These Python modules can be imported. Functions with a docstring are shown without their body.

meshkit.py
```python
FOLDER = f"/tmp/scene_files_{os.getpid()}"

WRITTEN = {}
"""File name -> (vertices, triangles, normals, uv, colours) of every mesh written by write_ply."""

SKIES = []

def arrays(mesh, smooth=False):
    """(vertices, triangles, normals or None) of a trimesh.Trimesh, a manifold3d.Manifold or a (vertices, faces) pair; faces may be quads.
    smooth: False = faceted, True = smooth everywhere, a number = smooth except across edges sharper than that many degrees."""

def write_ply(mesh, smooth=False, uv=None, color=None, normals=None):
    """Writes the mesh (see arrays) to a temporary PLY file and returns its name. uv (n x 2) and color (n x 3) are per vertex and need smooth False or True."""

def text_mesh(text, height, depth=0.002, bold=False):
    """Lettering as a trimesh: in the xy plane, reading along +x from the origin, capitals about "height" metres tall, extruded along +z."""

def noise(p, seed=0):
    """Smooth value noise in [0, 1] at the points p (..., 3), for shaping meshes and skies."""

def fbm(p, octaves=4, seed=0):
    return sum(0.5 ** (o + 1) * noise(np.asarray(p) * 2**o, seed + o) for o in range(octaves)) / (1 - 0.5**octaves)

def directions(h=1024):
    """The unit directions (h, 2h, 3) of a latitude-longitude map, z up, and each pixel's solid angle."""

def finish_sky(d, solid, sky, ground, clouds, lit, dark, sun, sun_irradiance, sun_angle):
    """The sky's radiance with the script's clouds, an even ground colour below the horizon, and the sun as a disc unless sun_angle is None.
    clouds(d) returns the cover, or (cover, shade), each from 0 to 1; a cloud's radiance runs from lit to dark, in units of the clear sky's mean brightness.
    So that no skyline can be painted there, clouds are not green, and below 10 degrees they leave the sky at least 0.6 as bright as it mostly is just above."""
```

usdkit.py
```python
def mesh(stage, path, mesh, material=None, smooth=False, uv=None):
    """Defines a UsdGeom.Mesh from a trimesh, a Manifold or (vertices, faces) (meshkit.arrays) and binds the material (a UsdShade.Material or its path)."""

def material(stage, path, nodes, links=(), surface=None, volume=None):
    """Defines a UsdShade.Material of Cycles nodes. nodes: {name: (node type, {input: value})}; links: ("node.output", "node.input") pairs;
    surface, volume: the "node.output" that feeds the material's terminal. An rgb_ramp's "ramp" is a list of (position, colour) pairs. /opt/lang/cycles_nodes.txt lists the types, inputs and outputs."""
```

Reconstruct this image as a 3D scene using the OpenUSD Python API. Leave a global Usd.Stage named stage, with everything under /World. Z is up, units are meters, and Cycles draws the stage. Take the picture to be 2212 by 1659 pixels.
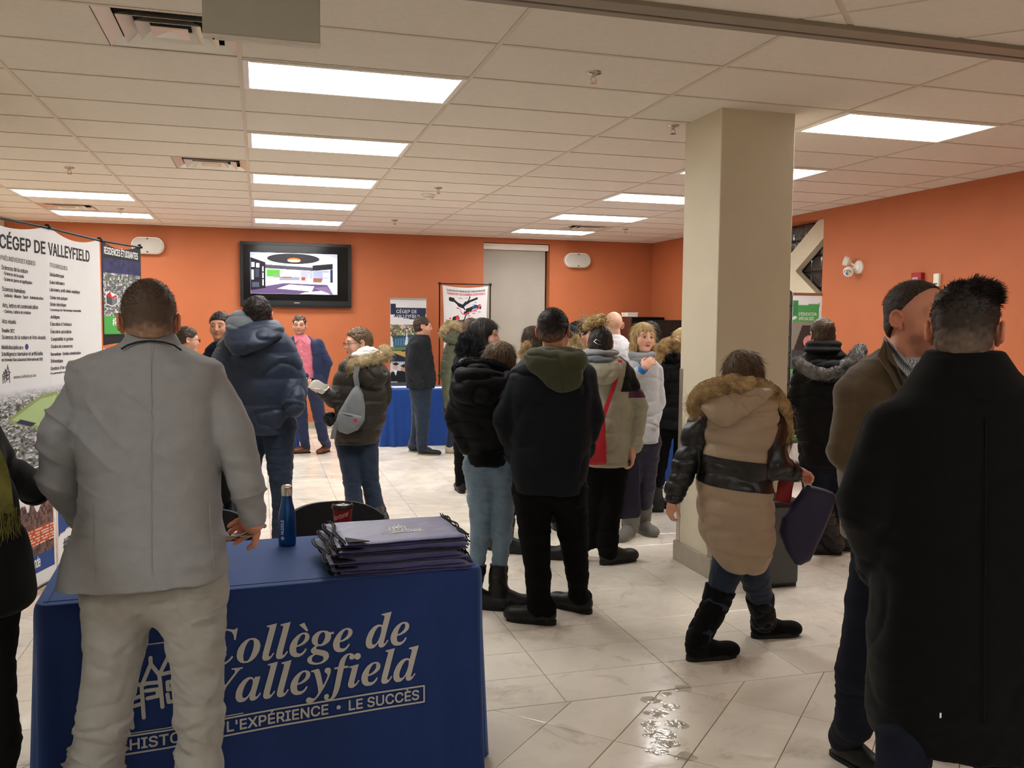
import math, json
import numpy as np, trimesh, usdkit, meshkit
from pxr import Usd, UsdGeom, UsdLux, UsdShade, Sdf, Gf, Vt
from shapely.geometry import Polygon, LineString, box as sbox
from shapely import affinity, union_all

# ------------------------------------------------------------------ stage, camera, light levels
stage = Usd.Stage.CreateInMemory()
UsdGeom.SetStageUpAxis(stage, UsdGeom.Tokens.z)
UsdGeom.SetStageMetersPerUnit(stage, 1.0)
UsdGeom.Xform.Define(stage, '/World')
EYE = np.array([0.0, 0.0, 1.64])
FPX, YAW, PITCH, ROLL = 1901.2, 0.279377, 0.0695526, 0.00915685
PW, PH = 2212.0, 1659.0
_f = np.array([math.sin(YAW) * math.cos(PITCH), math.cos(YAW) * math.cos(PITCH), -math.sin(PITCH)])
_r = np.array([math.cos(YAW), -math.sin(YAW), 0.0]); _u = np.cross(_r, _f)
CR = math.cos(ROLL) * _r + math.sin(ROLL) * _u
CU = -math.sin(ROLL) * _r + math.cos(ROLL) * _u
cam = UsdGeom.Camera.Define(stage, '/World/camera')
cam.AddTransformOp().Set(Gf.Matrix4d(*[float(v) for row in (np.r_[CR, 0], np.r_[CU, 0], np.r_[-_f, 0], np.r_[EYE, 1]) for v in row]))
cam.CreateHorizontalApertureAttr(36.0); cam.CreateVerticalApertureAttr(36.0 * PH / PW)
cam.CreateFocalLengthAttr(36.0 * FPX / PW)
cam.CreateClippingRangeAttr(Gf.Vec2f(0.05, 200))
cam.CreateExposureAttr(0.75)
TROFFER = 13.0        # radiance of a lit ceiling panel in the far room
TROFFER_NEAR = 12.5   # the same in the hall where the picture was taken
CEIL = 2.99

def ray(px, py):
    return ((px - PW / 2) / FPX) * CR + ((PH / 2 - py) / FPX) * CU + _f
def onz(px, py, z): d = ray(px, py); return EYE + d * ((z - EYE[2]) / d[2])
def ony(px, py, y): d = ray(px, py); return EYE + d * (y / d[1])
def onx(px, py, x): d = ray(px, py); return EYE + d * (x / d[0])
VIEW = np.array([math.sin(YAW), math.cos(YAW), 0.0]); SIDE = np.array([math.cos(YAW), -math.sin(YAW), 0.0])
def at(px, py, D): d = ray(px, py); return EYE + d * (D / (d @ VIEW))      # D metres ahead of the lens

# ------------------------------------------------------------------ helpers: prims
_n = {}
class T:
    def __init__(s, path, org): s.path, s.org = path, np.asarray(org, float)
def numbered(parent, name):
    k = parent + '/' + name; c = _n.get(k, 0); _n[k] = c + 1
    return k if c == 0 else f'{k}_{c:03d}'
def tag(path, label=None, cat=None, group=None, kind=None):
    p = stage.GetPrimAtPath(path)
    for k, v in (('label', label), ('category', cat), ('group', group), ('kind', kind)):
        if v: p.SetCustomDataByKey(k, v)
def thing(name, label, cat, org=(0, 0, 0), group=None, kind=None):
    path = numbered('/World', name)
    x = UsdGeom.Xform.Define(stage, path); x.AddTranslateOp().Set(Gf.Vec3d(*map(float, org)))
    tag(path, label, cat, group, kind)
    return T(path, org)
def col_primvar(m, col):
    UsdGeom.PrimvarsAPI(m).CreatePrimvar('col', Sdf.ValueTypeNames.Color3fArray, 'vertex').Set(Vt.Vec3fArray.FromNumpy(np.asarray(col, np.float32)))
def obj(name, mesh, mtl, parent=None, label=None, cat=None, group=None, kind=None, smooth=30, col=None, org=None):
    """one Mesh prim; mesh in world coordinates; parent a T or None (top level)"""
    if isinstance(mesh, (list,)): mesh = cat_m(mesh)
    if not isinstance(mesh, tuple): mesh = (np.array(mesh.vertices), np.array(mesh.faces))
    v, f = np.asarray(mesh[0], float), np.asarray(mesh[1])
    base = parent.path if parent else '/World'
    path = numbered(base, name)
    o = parent.org if parent else (np.zeros(3) if org is None else np.asarray(org, float))
    m = usdkit.mesh(stage, path, (v - o, f), M[mtl] if isinstance(mtl, str) else mtl, smooth=(True if col is not None and smooth else (False if col is not None else smooth)))
    if col is not None: col_primvar(m, col)
    if parent is None and np.any(o): UsdGeom.Xformable(m).AddTranslateOp().Set(Gf.Vec3d(*map(float, o)))
    tag(path, label, cat, group, kind)
    return T(path, o)
def copy_of(src, name, label, cat, org, rz=0, group=None):
    path = numbered('/World', name)
    x = UsdGeom.Xform.Define(stage, path)
    x.GetPrim().GetReferences().AddInternalReference(src.path)
    x.ClearXformOpOrder(); x.AddTranslateOp().Set(Gf.Vec3d(*map(float, org)))
    if rz: x.AddRotateZOp().Set(float(rz))
    x.GetPrim().SetInstanceable(True)
    tag(path, label, cat, group)
    return T(path, org)

# ------------------------------------------------------------------ helpers: meshes
def cat_m(ms):
    vs, fs, n = [], [], 0
    for m in ms:
        v, f = (m if isinstance(m, tuple) else (np.array(m.vertices), np.array(m.faces)))
        f = np.asarray(f)
        if f.shape[1] == 4: f = np.vstack([f[:, [0, 1, 2]], f[:, [0, 2, 3]]])
        vs.append(v); fs.append(f + n); n += len(v)
    return np.vstack(vs), np.vstack(fs)
def bx(x0, x1, y0, y1, z0, z1, b=0.0):
    """box, edges chamfered by b"""
    if b <= 0:
        m = trimesh.creation.box((x1 - x0, y1 - y0, z1 - z0)); m.apply_translation(((x0 + x1) / 2, (y0 + y1) / 2, (z0 + z1) / 2))
        return np.array(m.vertices), np.array(m.faces)
    c = np.array([(x0 + x1) / 2, (y0 + y1) / 2, (z0 + z1) / 2]); h = np.array([x1 - x0, y1 - y0, z1 - z0]) / 2
    p = []
    for s in np.ndindex(2, 2, 2):
        s = np.array(s) * 2 - 1
        for k in range(3):
            q = h - b; q[k] = h[k]; p.append(c + s * q)
    m = trimesh.convex.convex_hull(np.array(p)); return np.array(m.vertices), np.array(m.faces)
def extr(poly, h, frame=None, z0=0.0):
    """polygon(s) extruded by h; frame = (origin, ux, uy, un)"""
    ms = []
    for g in getattr(poly, 'geoms', [poly]):
        if g.is_empty or g.area < 1e-9: continue
        m = trimesh.creation.extrude_polygon(g, h, engine='earcut'); ms.append((np.array(m.vertices) + [0, 0, z0], np.array(m.faces)))
    v, f = cat_m(ms)
    return place((v, f), frame) if frame is not None else (v, f)
def place(m, frame):
    o, ux, uy, un = [np.asarray(a, float) for a in frame]; v, f = m
    w = o + v[:, :1] * ux + v[:, 1:2] * uy + v[:, 2:3] * un
    if np.linalg.det(np.stack([ux, uy, un])) < 0: f = f[:, ::-1]
    return w, f
def tube(pts, r, n=8, closed=False):
    pts = np.asarray(pts, float); r = np.broadcast_to(r, len(pts)); k = len(pts)
    t = np.gradient(pts, axis=0); t /= np.linalg.norm(t, axis=1, keepdims=True) + 1e-12
    ref = np.array([0, 0, 1.0]) if abs(t[0, 2]) < .9 else np.array([1.0, 0, 0])
    vs = []
    for i in range(k):
        a = np.cross(t[i], ref); a /= np.linalg.norm(a); b = np.cross(t[i], a); ref = np.cross(a, t[i])
        ang = np.linspace(0, 2 * np.pi, n, endpoint=False)
        vs.append(pts[i] + r[i] * (np.cos(ang)[:, None] * a + np.sin(ang)[:, None] * b))
    v = np.vstack(vs + [pts[:1], pts[-1:]]); f = []
    for i in range(k - 1):
        for j in range(n):
            a, b2, c, d = i * n + j, i * n + (j + 1) % n, (i + 1) * n + (j + 1) % n, (i + 1) * n + j
            f += [[a, c, b2], [a, d, c]]
    for j in range(n):
        f += [[k * n, j, (j + 1) % n], [k * n + 1, (k - 1) * n + (j + 1) % n, (k - 1) * n + j]]
    return v, np.array(f)
def lathe(prof, c=(0, 0, 0), n=24):
    """profile [(r, z)] about a vertical axis"""
    m = trimesh.creation.revolve(np.array(prof, float), sections=n); v = np.array(m.vertices) + np.asarray(c, float)
    m = trimesh.Trimesh(v, m.faces, process=False); m.fix_normals(); return np.array(m.vertices), np.array(m.faces)
def sheet(P, th=0.0):
    """grid of points (nu, nv, 3) -> two-sided sheet; th > 0 gives it thickness along its normals"""
    nu, nv = P.shape[:2]; v = P.reshape(-1, 3)
    i = np.arange(nu * nv).reshape(nu, nv)
    q = np.stack([i[:-1, :-1], i[1:, :-1], i[1:, 1:], i[:-1, 1:]], -1).reshape(-1, 4)
    f = np.vstack([q[:, [0, 1, 2]], q[:, [0, 2, 3]]])
    if th == 0: return v, f
    n = np.cross(np.gradient(P, axis=0), np.gradient(P, axis=1)).reshape(-1, 3); n /= np.linalg.norm(n, axis=1, keepdims=True) + 1e-12
    k = len(v); V = np.vstack([v + n * th / 2, v - n * th / 2]); F = [f, f[:, ::-1] + k]
    rim = np.concatenate([i[:, 0], i[-1, 1:], i[-2::-1, -1], i[0, -2::-1]])
    a, b = rim[:-1], rim[1:]
    F += [np.stack([b, a, a + k], 1), np.stack([b, a + k, b + k], 1)]
    return V, np.vstack(F)
def lettering(s, frame, h, width=None, bold=True, depth=0.0012, anchor='l', fn=None):
    m = meshkit.text_mesh(s, h, depth, bold); v = np.array(m.vertices)
    x0, x1 = v[:, 0].min(), v[:, 0].max(); v[:, 0] -= x0
    if width: v[:, 0] *= width / (x1 - x0)
    if anchor == 'c': v[:, 0] -= v[:, 0].max() / 2
    mm = (v, np.array(m.faces))
    if fn is not None: return fn(v), mm[1]
    return place(mm, frame)

# ------------------------------------------------------------------ materials
M = {}
def C(h, k=1.0):
    h = h.lstrip('#'); c = np.array([int(h[i:i + 2], 16) for i in (0, 2, 4)]) / 255.0
    c = np.where(c <= 0.04045, c / 12.92, ((c + 0.055) / 1.055) ** 2.4); return tuple(float(x) for x in np.clip(c * k, 0, 1))
def mat(name, c, rough=.8, var=.12, vs=6.0, bump=0.0, bs=150.0, bd=.004, sheen=0.0, metal=0.0, spec=.4, coat=0.0, stretch=(1, 1, 1), dark=None, rnd=0.0, fold=0.0, fs=7.0, tint=(1, 1, 1)):
    """principled with mottled colour and a fine bump; all textures in object space"""
    c = C(c) if isinstance(c, str) else c
    lo = tuple(x * (1 - var) for x in c) if dark is None else dark; hi = tuple(min(1, x * (1 + var)) for x in c)
    N = {'tc': ('texture_coordinate', {}), 'mp': ('mapping', {'scale': stretch}), 'n': ('noise_texture', {'scale': vs, 'detail': 4.0}),
         'r': ('rgb_ramp', {'ramp': [(0.3, lo), (0.7, hi)]}),
         'p': ('principled_bsdf', {'roughness': rough, 'metallic': metal, 'specular_ior_level': spec, 'sheen_weight': sheen, 'sheen_tint': tint, 'coat_weight': coat})}
    L = [('tc.object', 'mp.vector'), ('mp.vector', 'n.vector'), ('n.fac', 'r.fac')]
    src = 'r.color'
    if rnd:
        N['oi'] = ('object_info', {}); N['mr'] = ('map_range', {'to_min': 1 - rnd, 'to_max': 1 + rnd}); N['cc'] = ('combine_color', {}); N['mx'] = ('mix', {'mix_type': 'multiply', 'fac': 1.0})
        L += [('oi.random', 'mr.value'), ('mr.result', 'cc.r'), ('mr.result', 'cc.g'), ('mr.result', 'cc.b'), (src, 'mx.color1'), ('cc.image' if False else 'cc.color', 'mx.color2')]; src = 'mx.color'
    L.append((src, 'p.base_color'))
    if bump:
        N['bn'] = ('noise_texture', {'scale': bs, 'detail': 3.0}); N['b'] = ('bump', {'strength': bump, 'distance': bd})
        L += [('mp.vector', 'bn.vector'), ('bn.fac', 'b.height'), ('b.normal', 'p.normal')]
    if fold:
        N['fm'] = ('mapping', {'scale': (fs, fs, fs * 1.7)}); N['fn'] = ('noise_texture', {'type': 'ridged_multifractal', 'scale': 1.0, 'detail': 2.5, 'roughness': .45, 'distortion': .9}); N['fb'] = ('bump', {'strength': .8, 'distance': fold})
        L += [('tc.object', 'fm.vector'), ('fm.vector', 'fn.vector'), ('fn.fac', 'fb.height')]
        if bump: L = [q for q in L if q != ('b.normal', 'p.normal')] + [('fb.normal', 'b.normal'), ('b.normal', 'p.normal')]
        else: L.append(('fb.normal', 'p.normal'))
    M[name] = usdkit.material(stage, '/World/Looks/' + name, N, L, surface='p.BSDF'); return M[name]
def flat(name, c, rough=.6, metal=0.0, spec=.4):
    M[name] = usdkit.material(stage, '/World/Looks/' + name, {'p': ('principled_bsdf', {'base_color': C(c) if isinstance(c, str) else c, 'roughness': rough, 'metallic': metal, 'specular_ior_level': spec})}, [], surface='p.BSDF')
def glow(name, c, s):
    M[name] = usdkit.material(stage, '/World/Looks/' + name, {'e': ('emission', {'color': c, 'strength': s})}, [], surface='e.emission')
def printed(name, rough=.6, emit=0.0):
    """flat print: colour from the mesh's own 'col' attribute"""
    N = {'a': ('attribute', {'attribute': 'col'}), 'p': ('principled_bsdf', {'roughness': rough, 'specular_ior_level': .3})}
    L = [('a.color', 'p.base_color')]
    if emit: N['p'][1]['emission_strength'] = emit; L.append(('a.color', 'p.emission_color'))
    M[name] = usdkit.material(stage, '/World/Looks/' + name, N, L, surface='p.BSDF')
# ================================================================== THE ROOM
WX0, WX1, WY0, WY1 = -3.36, 6.36, -5.0, 13.68
SPLIT = 3.505                       # ceiling track; floor pattern turns 45 degrees on the near side
TS = 0.6096; GX0, GY0 = -0.0841, 3.6244
mat('orange_paint', '#b9683f', .62, .03, 3, .12, 260, .002)
mat('cream_paint', '#d3c9b0', .6, .03, 3, .10, 260, .002)
mat('ceiling_tile', '#e0d8cc', .95, .03, 40, .35, 420, .002, rnd=.02)
mat('tee_metal', '#cfc4b4', .5, .02, 3)
mat('track_metal', '#8f8578', .5, .05, 5)
mat('slot_dark', '#15110e', .8)
mat('base_stone', '#a89e8c', .5, .06, 12)
mat('grout', '#877a68', .9, .1, 30)
flat('white_plastic', '#e6e1d6', .45)
flat('white_frame', '#efece6', .4)
glow('lit_diffuser', (1.0, .99, .965), TROFFER)
glow('lit_diffuser_near', (1.0, .985, .955), TROFFER_NEAR)
flat('chrome', '#d8d4cc', .18, 1.0)
flat('steel_brushed', '#b9b4aa', .35, 1.0)
flat('black_plastic', '#0e0f11', .35)
flat('dark_void', '#0a0908', .9)

# polished porcelain floor, slightly wet: stains and puddles vary gloss and tone
def floor_mat(name, c):
    c = np.array(C(c))
    usd = usdkit.material(stage, '/World/Looks/' + name, {
        'g': ('geometry', {}),
        'n1': ('noise_texture', {'scale': 1.3, 'detail': 6.0, 'roughness': .62, 'distortion': .6}),
        'n2': ('noise_texture', {'scale': 9.0, 'detail': 5.0, 'roughness': .6}),
        'r1': ('rgb_ramp', {'ramp': [(.30, tuple(c * .86)), (.47, tuple(c * .97)), (.62, tuple(c)), (1, tuple(np.minimum(1, c * 1.03)))]}),
        'st': ('noise_texture', {'scale': 3.4, 'detail': 8.0, 'roughness': .7, 'distortion': 1.2}),
        'rs': ('rgb_ramp', {'ramp': [(.55, (0, 0, 0)), (.68, (1, 1, 1))]}),
        'm1': ('mix', {'mix_type': 'multiply', 'color2': (.76, .73, .68)}),
        'oi': ('object_info', {}), 'mr': ('map_range', {'to_min': .95, 'to_max': 1.03}), 'cc': ('combine_color', {}), 'm2': ('mix', {'mix_type': 'multiply', 'fac': 1.0}),
        'rr': ('rgb_ramp', {'ramp': [(.35, (.10,) * 3), (.6, (.27,) * 3), (1, (.34,) * 3)]}),
        'b': ('bump', {'strength': .10, 'distance': .004}),
        'p': ('principled_bsdf', {'specular_ior_level': .5})},
        [('g.position', 'n1.vector'), ('g.position', 'n2.vector'), ('g.position', 'st.vector'), ('n1.fac', 'r1.fac'), ('st.fac', 'rs.fac'), ('r1.color', 'm1.color1'), ('rs.color', 'm1.fac'),
         ('oi.random', 'mr.value'), ('mr.result', 'cc.r'), ('mr.result', 'cc.g'), ('mr.result', 'cc.b'), ('m1.color', 'm2.color1'), ('cc.color', 'm2.color2'), ('m2.color', 'p.base_color'),
         ('n1.fac', 'rr.fac'), ('rr.color', 'p.roughness'), ('n2.fac', 'b.height'), ('b.normal', 'p.normal')], surface='p.BSDF')
    M[name] = usd
floor_mat('floor_tile', '#e8dfd1')

def in_frame(q):
    d = np.asarray(q, float) - EYE; c = d @ _f
    if c < .2: return False
    x, y = PW / 2 + FPX * (d @ CR) / c, PH / 2 - FPX * (d @ CU) / c
    return -60 < x < PW + 60 and -60 < y < PH + 60

# floor: square-laid 60 x 30 tiles in the far room, the same tiles turned 45 degrees on the near side
fl = thing('floor', 'cream rectangular porcelain floor tiles with damp marks and thin dark joints', 'floor', kind='structure')
obj('grout_bed', bx(WX0 - .2, WX1 + .2, WY0, WY1 + .2, -.12, -.004), 'grout', fl)
def tile_mesh(poly, z0, z1, b=.0025):
    p = np.array(poly); c = p.mean(0); n = len(p)
    inn = c + (p - c) * (1 - 2 * b / np.linalg.norm(p - c, axis=1, keepdims=True))
    v = np.vstack([np.c_[p, np.full(n, z0)], np.c_[p, np.full(n, z1 - b * .5)], np.c_[inn, np.full(n, z1)]])
    f = []
    for k in range(2):
        for i in range(n):
            a, b2 = k * n + i, k * n + (i + 1) % n; f += [[a, b2, b2 + n], [a, b2 + n, a + n]]
    f += [[2 * n, 2 * n + i, 2 * n + i + 1] for i in range(1, n - 1)]
    return v, np.array(f)
tiles = []
G = .0016
for i in range(-8, 9):
    for j in range(0, 34):
        x0, y0 = 1.265 + .6 * (i - 0), 3.507 + .3006 * j
        r = sbox(x0 + G, y0 + G, x0 + .6 - G, y0 + .3006 - G).intersection(sbox(WX0, SPLIT, WX1, WY1))
        if r.area > .005: tiles.append(r)
s2 = math.sqrt(2)
near = sbox(WX0, WY0, WX1, SPLIT - G)
for i in range(-16, 16):
    for j in range(-32, 32):
        a0, c0 = 4.448 / s2 + .6017 * i, .945 / s2 + .2995 * j     # a along (1,1), c along (-1,1)
        q = [(a0 + G, c0 + G), (a0 + .6017 - G, c0 + G), (a0 + .6017 - G, c0 + .2995 - G), (a0 + G, c0 + .2995 - G)]
        r = Polygon([((a - c) / s2, (a + c) / s2) for a, c in q])
        if not r.intersects(near): continue
        r = r.intersection(near)
        if r.area > .004 and r.centroid.y > -1.5: tiles.append(r)
def seen(r):
    c = r.centroid
    if not in_frame((c.x, c.y, 0)) and not any(in_frame((x, y, 0)) for x, y in r.exterior.coords): return 0
    return r.area / max(.3, math.hypot(c.x, c.y)) ** 3
tiles.sort(key=seen, reverse=True)
rest = []
for k, r in enumerate(tiles):
    p = list(r.exterior.coords)[:-1]
    if not r.exterior.is_ccw: p = p[::-1]
    m = tile_mesh(p, -.012, 0.0)
    if k < 290: obj('tile', m, 'floor_tile', fl, smooth=False)
    else: rest.append(m)
rest.append(bx(WX0, WX1, WY0, -1.5, -.02, -.0005))
obj('tile_field', rest, 'floor_tile', fl, smooth=False, kind='stuff')

# ceiling: lay-in tiles on a tee grid
ce = thing('ceiling', 'off-white suspended ceiling of lay-in acoustic tiles on a tee grid', 'ceiling', kind='structure')
obj('plenum', bx(WX0 - .2, WX1 + .2, WY0, WY1 + .2, CEIL + .06, CEIL + .12), 'ceiling_tile', ce)
LIGHTS = [(0, r) for r in (2, 5, 8, 11, 14)] + [(-2, r) for r in (11, 14)] + [(3, r) for r in (2, 5, 8, 11, 14)]
VENTS = [(-1, 1, .5), (-1, 7, .5), (-2, 13, 0.0), (3, 13, .5)]
def cell(c, r): return GX0 + 2 * TS * c, GY0 + TS * r
for c in range(-3, 6):
    for r in range(0, 17):
        x0, y0 = cell(c, r)
        q = sbox(x0, y0, x0 + 2 * TS, y0 + TS).intersection(sbox(WX0, SPLIT + .12, WX1, WY1))
        if q.area < .003 or (c, r) in LIGHTS: continue
        for vc, vr, vo in VENTS:
            if (c, r) == (vc, vr): q = q.intersection(sbox(x0 + (0 if vo else TS), y0, x0 + (TS if vo else 2 * TS), y0 + TS))
        a = q.bounds
        obj('ceiling_panel', bx(a[0] + .002, a[2] - .002, a[1] + .002, a[3] - .002, CEIL, CEIL + .016), 'ceiling_tile', ce, smooth=False)
for c in range(-2, 6):
    x = GX0 + 2 * TS * c
    if x < WX1: obj('main_tee', cat_m([bx(x - .012, x + .012, SPLIT + .13, WY1, CEIL - .0045, CEIL - .0005), bx(x - .003, x + .003, SPLIT + .13, WY1, CEIL, CEIL + .03)]), 'tee_metal', ce, smooth=False)
for c in range(-3, 6):
    for r in range(1, 17):
        x0, y0 = cell(c, r); x1 = min(x0 + 2 * TS, WX1); x0 = max(x0, WX0)
        if x1 - x0 > .05: obj('cross_tee', bx(x0 + .012, x1 - .012, y0 - .012, y0 + .012, CEIL - .004, CEIL - .0005), 'tee_metal', ce, smooth=False)
x0, y0 = cell(-1, 1)
# near-side ceiling, grid turned 45 degrees
nr = sbox(WX0, WY0, WX1, SPLIT - .005)
bits = []
for i in range(-12, 14):
    for j in range(-8, 8):
        a0, c0 = 5.81 / s2 + TS * i, .92 / s2 + 2 * TS * j
        g = .013
        q = [(a0 + g, c0 + g), (a0 + TS - g, c0 + g), (a0 + TS - g, c0 + 2 * TS - g), (a0 + g, c0 + 2 * TS - g)]
        r = Polygon([((a - c) / s2, (a + c) / s2) for a, c in q])
        if not r.intersects(nr): continue
        r = r.intersection(nr)
        if r.area < .002 or r.geom_type != 'Polygon': continue
        m = extr(r, .016, z0=CEIL + .001)
        if any(in_frame((x, y, CEIL)) for x, y in r.exterior.coords): obj('ceiling_panel', m, 'ceiling_tile', ce, smooth=False)
        else: bits.append(m)
obj('ceiling_panel_field', bits, 'ceiling_tile', ce, smooth=False, kind='stuff')
obj('diagonal_tee_grid', bx(WX0, WX1, WY0, SPLIT - .005, CEIL + .004, CEIL + .008), 'tee_metal', ce, smooth=False)
tr = thing('trim_1', 'grey metal partition track with a dark slot crossing the ceiling', 'ceiling track', kind='structure')
obj('rail', bx(WX0, WX1, SPLIT - .01, SPLIT + .085, CEIL - .02, CEIL + .02, .002), 'track_metal', tr)
obj('rail', bx(WX0, WX1, SPLIT + .105, SPLIT + .155, CEIL - .02, CEIL + .02, .002), 'track_metal', tr)
obj('slot', bx(WX0, WX1, SPLIT + .08, SPLIT + .11, CEIL + .0, CEIL + .03), 'slot_dark', tr)

# walls
WIN = (3.435, 4.545, .35, 2.915)
wb = thing('wall_back', 'orange painted far wall with a blind-covered window bay', 'wall', kind='structure')
obj('wall_panel', [bx(WX0 - .2, WIN[0], WY1, WY1 + .2, 0, CEIL + .05), bx(WIN[1], WX1 + .2, WY1, WY1 + .2, 0, CEIL + .05), bx(WIN[0], WIN[1], WY1, WY1 + .2, WIN[3], CEIL + .05), bx(WIN[0], WIN[1], WY1, WY1 + .2, 0, WIN[2])], 'orange_paint', wb, smooth=False)
w1 = thing('window_1', 'tall window bay in the orange far wall closed by a grey roller blind', 'window', kind='structure')
obj('window_pane', bx(WIN[0], WIN[1], WY1 + .19, WY1 + .2, WIN[2], WIN[3]), 'dark_void', w1)
mat('blind_fabric', '#a9a398', .85, .03, 3, .2, 500, .001)
rb = thing('roller_blind', 'pale grey roller blind drawn down in the far window bay', 'blind', ((WIN[0] + WIN[1]) / 2, WY1 + .12, WIN[2]))
obj('blind_cloth', bx(WIN[0] + .012, WIN[1] - .03, WY1 + .150, WY1 + .154, WIN[2] + .02, WIN[3] - .1), 'blind_fabric', rb)
obj('valance', bx(WIN[0] + .004, WIN[1] - .004, WY1 + .06, WY1 + .165, WIN[3] - .105, WIN[3] - .008, .006), 'white_plastic', rb, label='white valance box')
obj('bottom_bar', bx(WIN[0] + .012, WIN[1] - .03, WY1 + .145, WY1 + .16, WIN[2] + .003, WIN[2] + .03, .004), 'white_plastic', rb)
GL = (9.0, 10.6, .45, 2.915)
wr = thing('wall_right', 'orange painted right-hand wall with a glass-block opening', 'wall', kind='structure')
obj('wall_panel', [bx(WX1, WX1 + .45, WY0, GL[0], 0, CEIL + .05), bx(WX1, WX1 + .45, GL[1], WY1 + .2, 0, CEIL + .05), bx(WX1, WX1 + .45, GL[0], GL[1], GL[3], CEIL + .05), bx(WX1, WX1 + .45, GL[0], GL[1], 0, GL[2])], 'orange_paint', wr, smooth=False)
wl = thing('wall_left', 'cream left wall almost hidden by the pop-up display', 'wall', kind='structure')
obj('wall_panel', bx(WX0 - .2, WX0, WY0, WY1, 0, CEIL + .05), 'cream_paint', wl, smooth=False)
wq = thing('wall_rear', 'cream wall behind the camera', 'wall', kind='structure')
obj('wall_panel', bx(WX0 - .2, WX1 + .2, WY0 - .2, WY0, 0, CEIL + .05), 'cream_paint', wq, smooth=False)
for nm, q in (('baseboard_back', bx(WX0, WX1, WY1 - .012, WY1, 0, .1, .003)), ('baseboard_right', bx(WX1 - .012, WX1, WY0, WY1, 0, .1, .003)), ('baseboard_left', bx(WX0, WX0 + .012, WY0, WY1, 0, .1, .003))):
    obj(nm, q, 'base_stone', label=dict(b='grey-beige baseboard along the orange far wall', r='grey-beige baseboard along the orange right wall', l='grey-beige baseboard along the cream left wall')[nm[10]], cat='baseboard', kind='structure')

# glass-block window with white steel X-brace
N = {'tc': ('geometry', {}), 'n': ('noise_texture', {'scale': 14.0, 'detail': 3.0}), 'b': ('bump', {'strength': .5, 'distance': .01}), 'p': ('principled_bsdf', {'base_color': C('#2c2a24'), 'roughness': .12, 'specular_ior_level': .6, 'coat_weight': .5})}
M['glass_block'] = usdkit.material(stage, '/World/Looks/glass_block', N, [('tc.position', 'n.vector'), ('n.fac', 'b.height'), ('b.normal', 'p.normal')], surface='p.BSDF')
w2 = thing('window_2', 'dark glass-block window beside the column in the right wall', 'window', kind='structure')
obj('mortar_bed', bx(WX1 + .30, WX1 + .36, GL[0], GL[1], GL[2], GL[3]), 'mortar' if 'mortar' in M else mat('mortar', '#57524a', .8), w2)
ny, nz = 8, 12
for i in range(ny):
    for k in range(nz):
        a, b = GL[0] + .2 * i, GL[2] + .2055 * k
        obj('glass_block', bx(WX1 + .27, WX1 + .34, a + .006, a + .194, b + .006, b + .2, .012), 'glass_block', w2)
XB = WX1 + .16
def yz(px, py): q = onx(px, py, XB); return q[1], q[2]
u0, u1, l0, l1 = yz(1773.7, 468.7), yz(1709.5, 545.5), yz(1779.6, 513.4), yz(1707.8, 597.8)
m0 = (np.array(u0) + l0) / 2; m1 = (np.array(u1) + l1) / 2; dd = (m1 - m0) / np.linalg.norm(m1 - m0); wd = abs(np.cross(dd, np.array(l0) - u0)) / 2 * 1.0
knee = m1 + dd * .16
bar1 = LineString([m0 - dd * .5, knee]).buffer(wd, cap_style=1, join_style=2)
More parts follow.
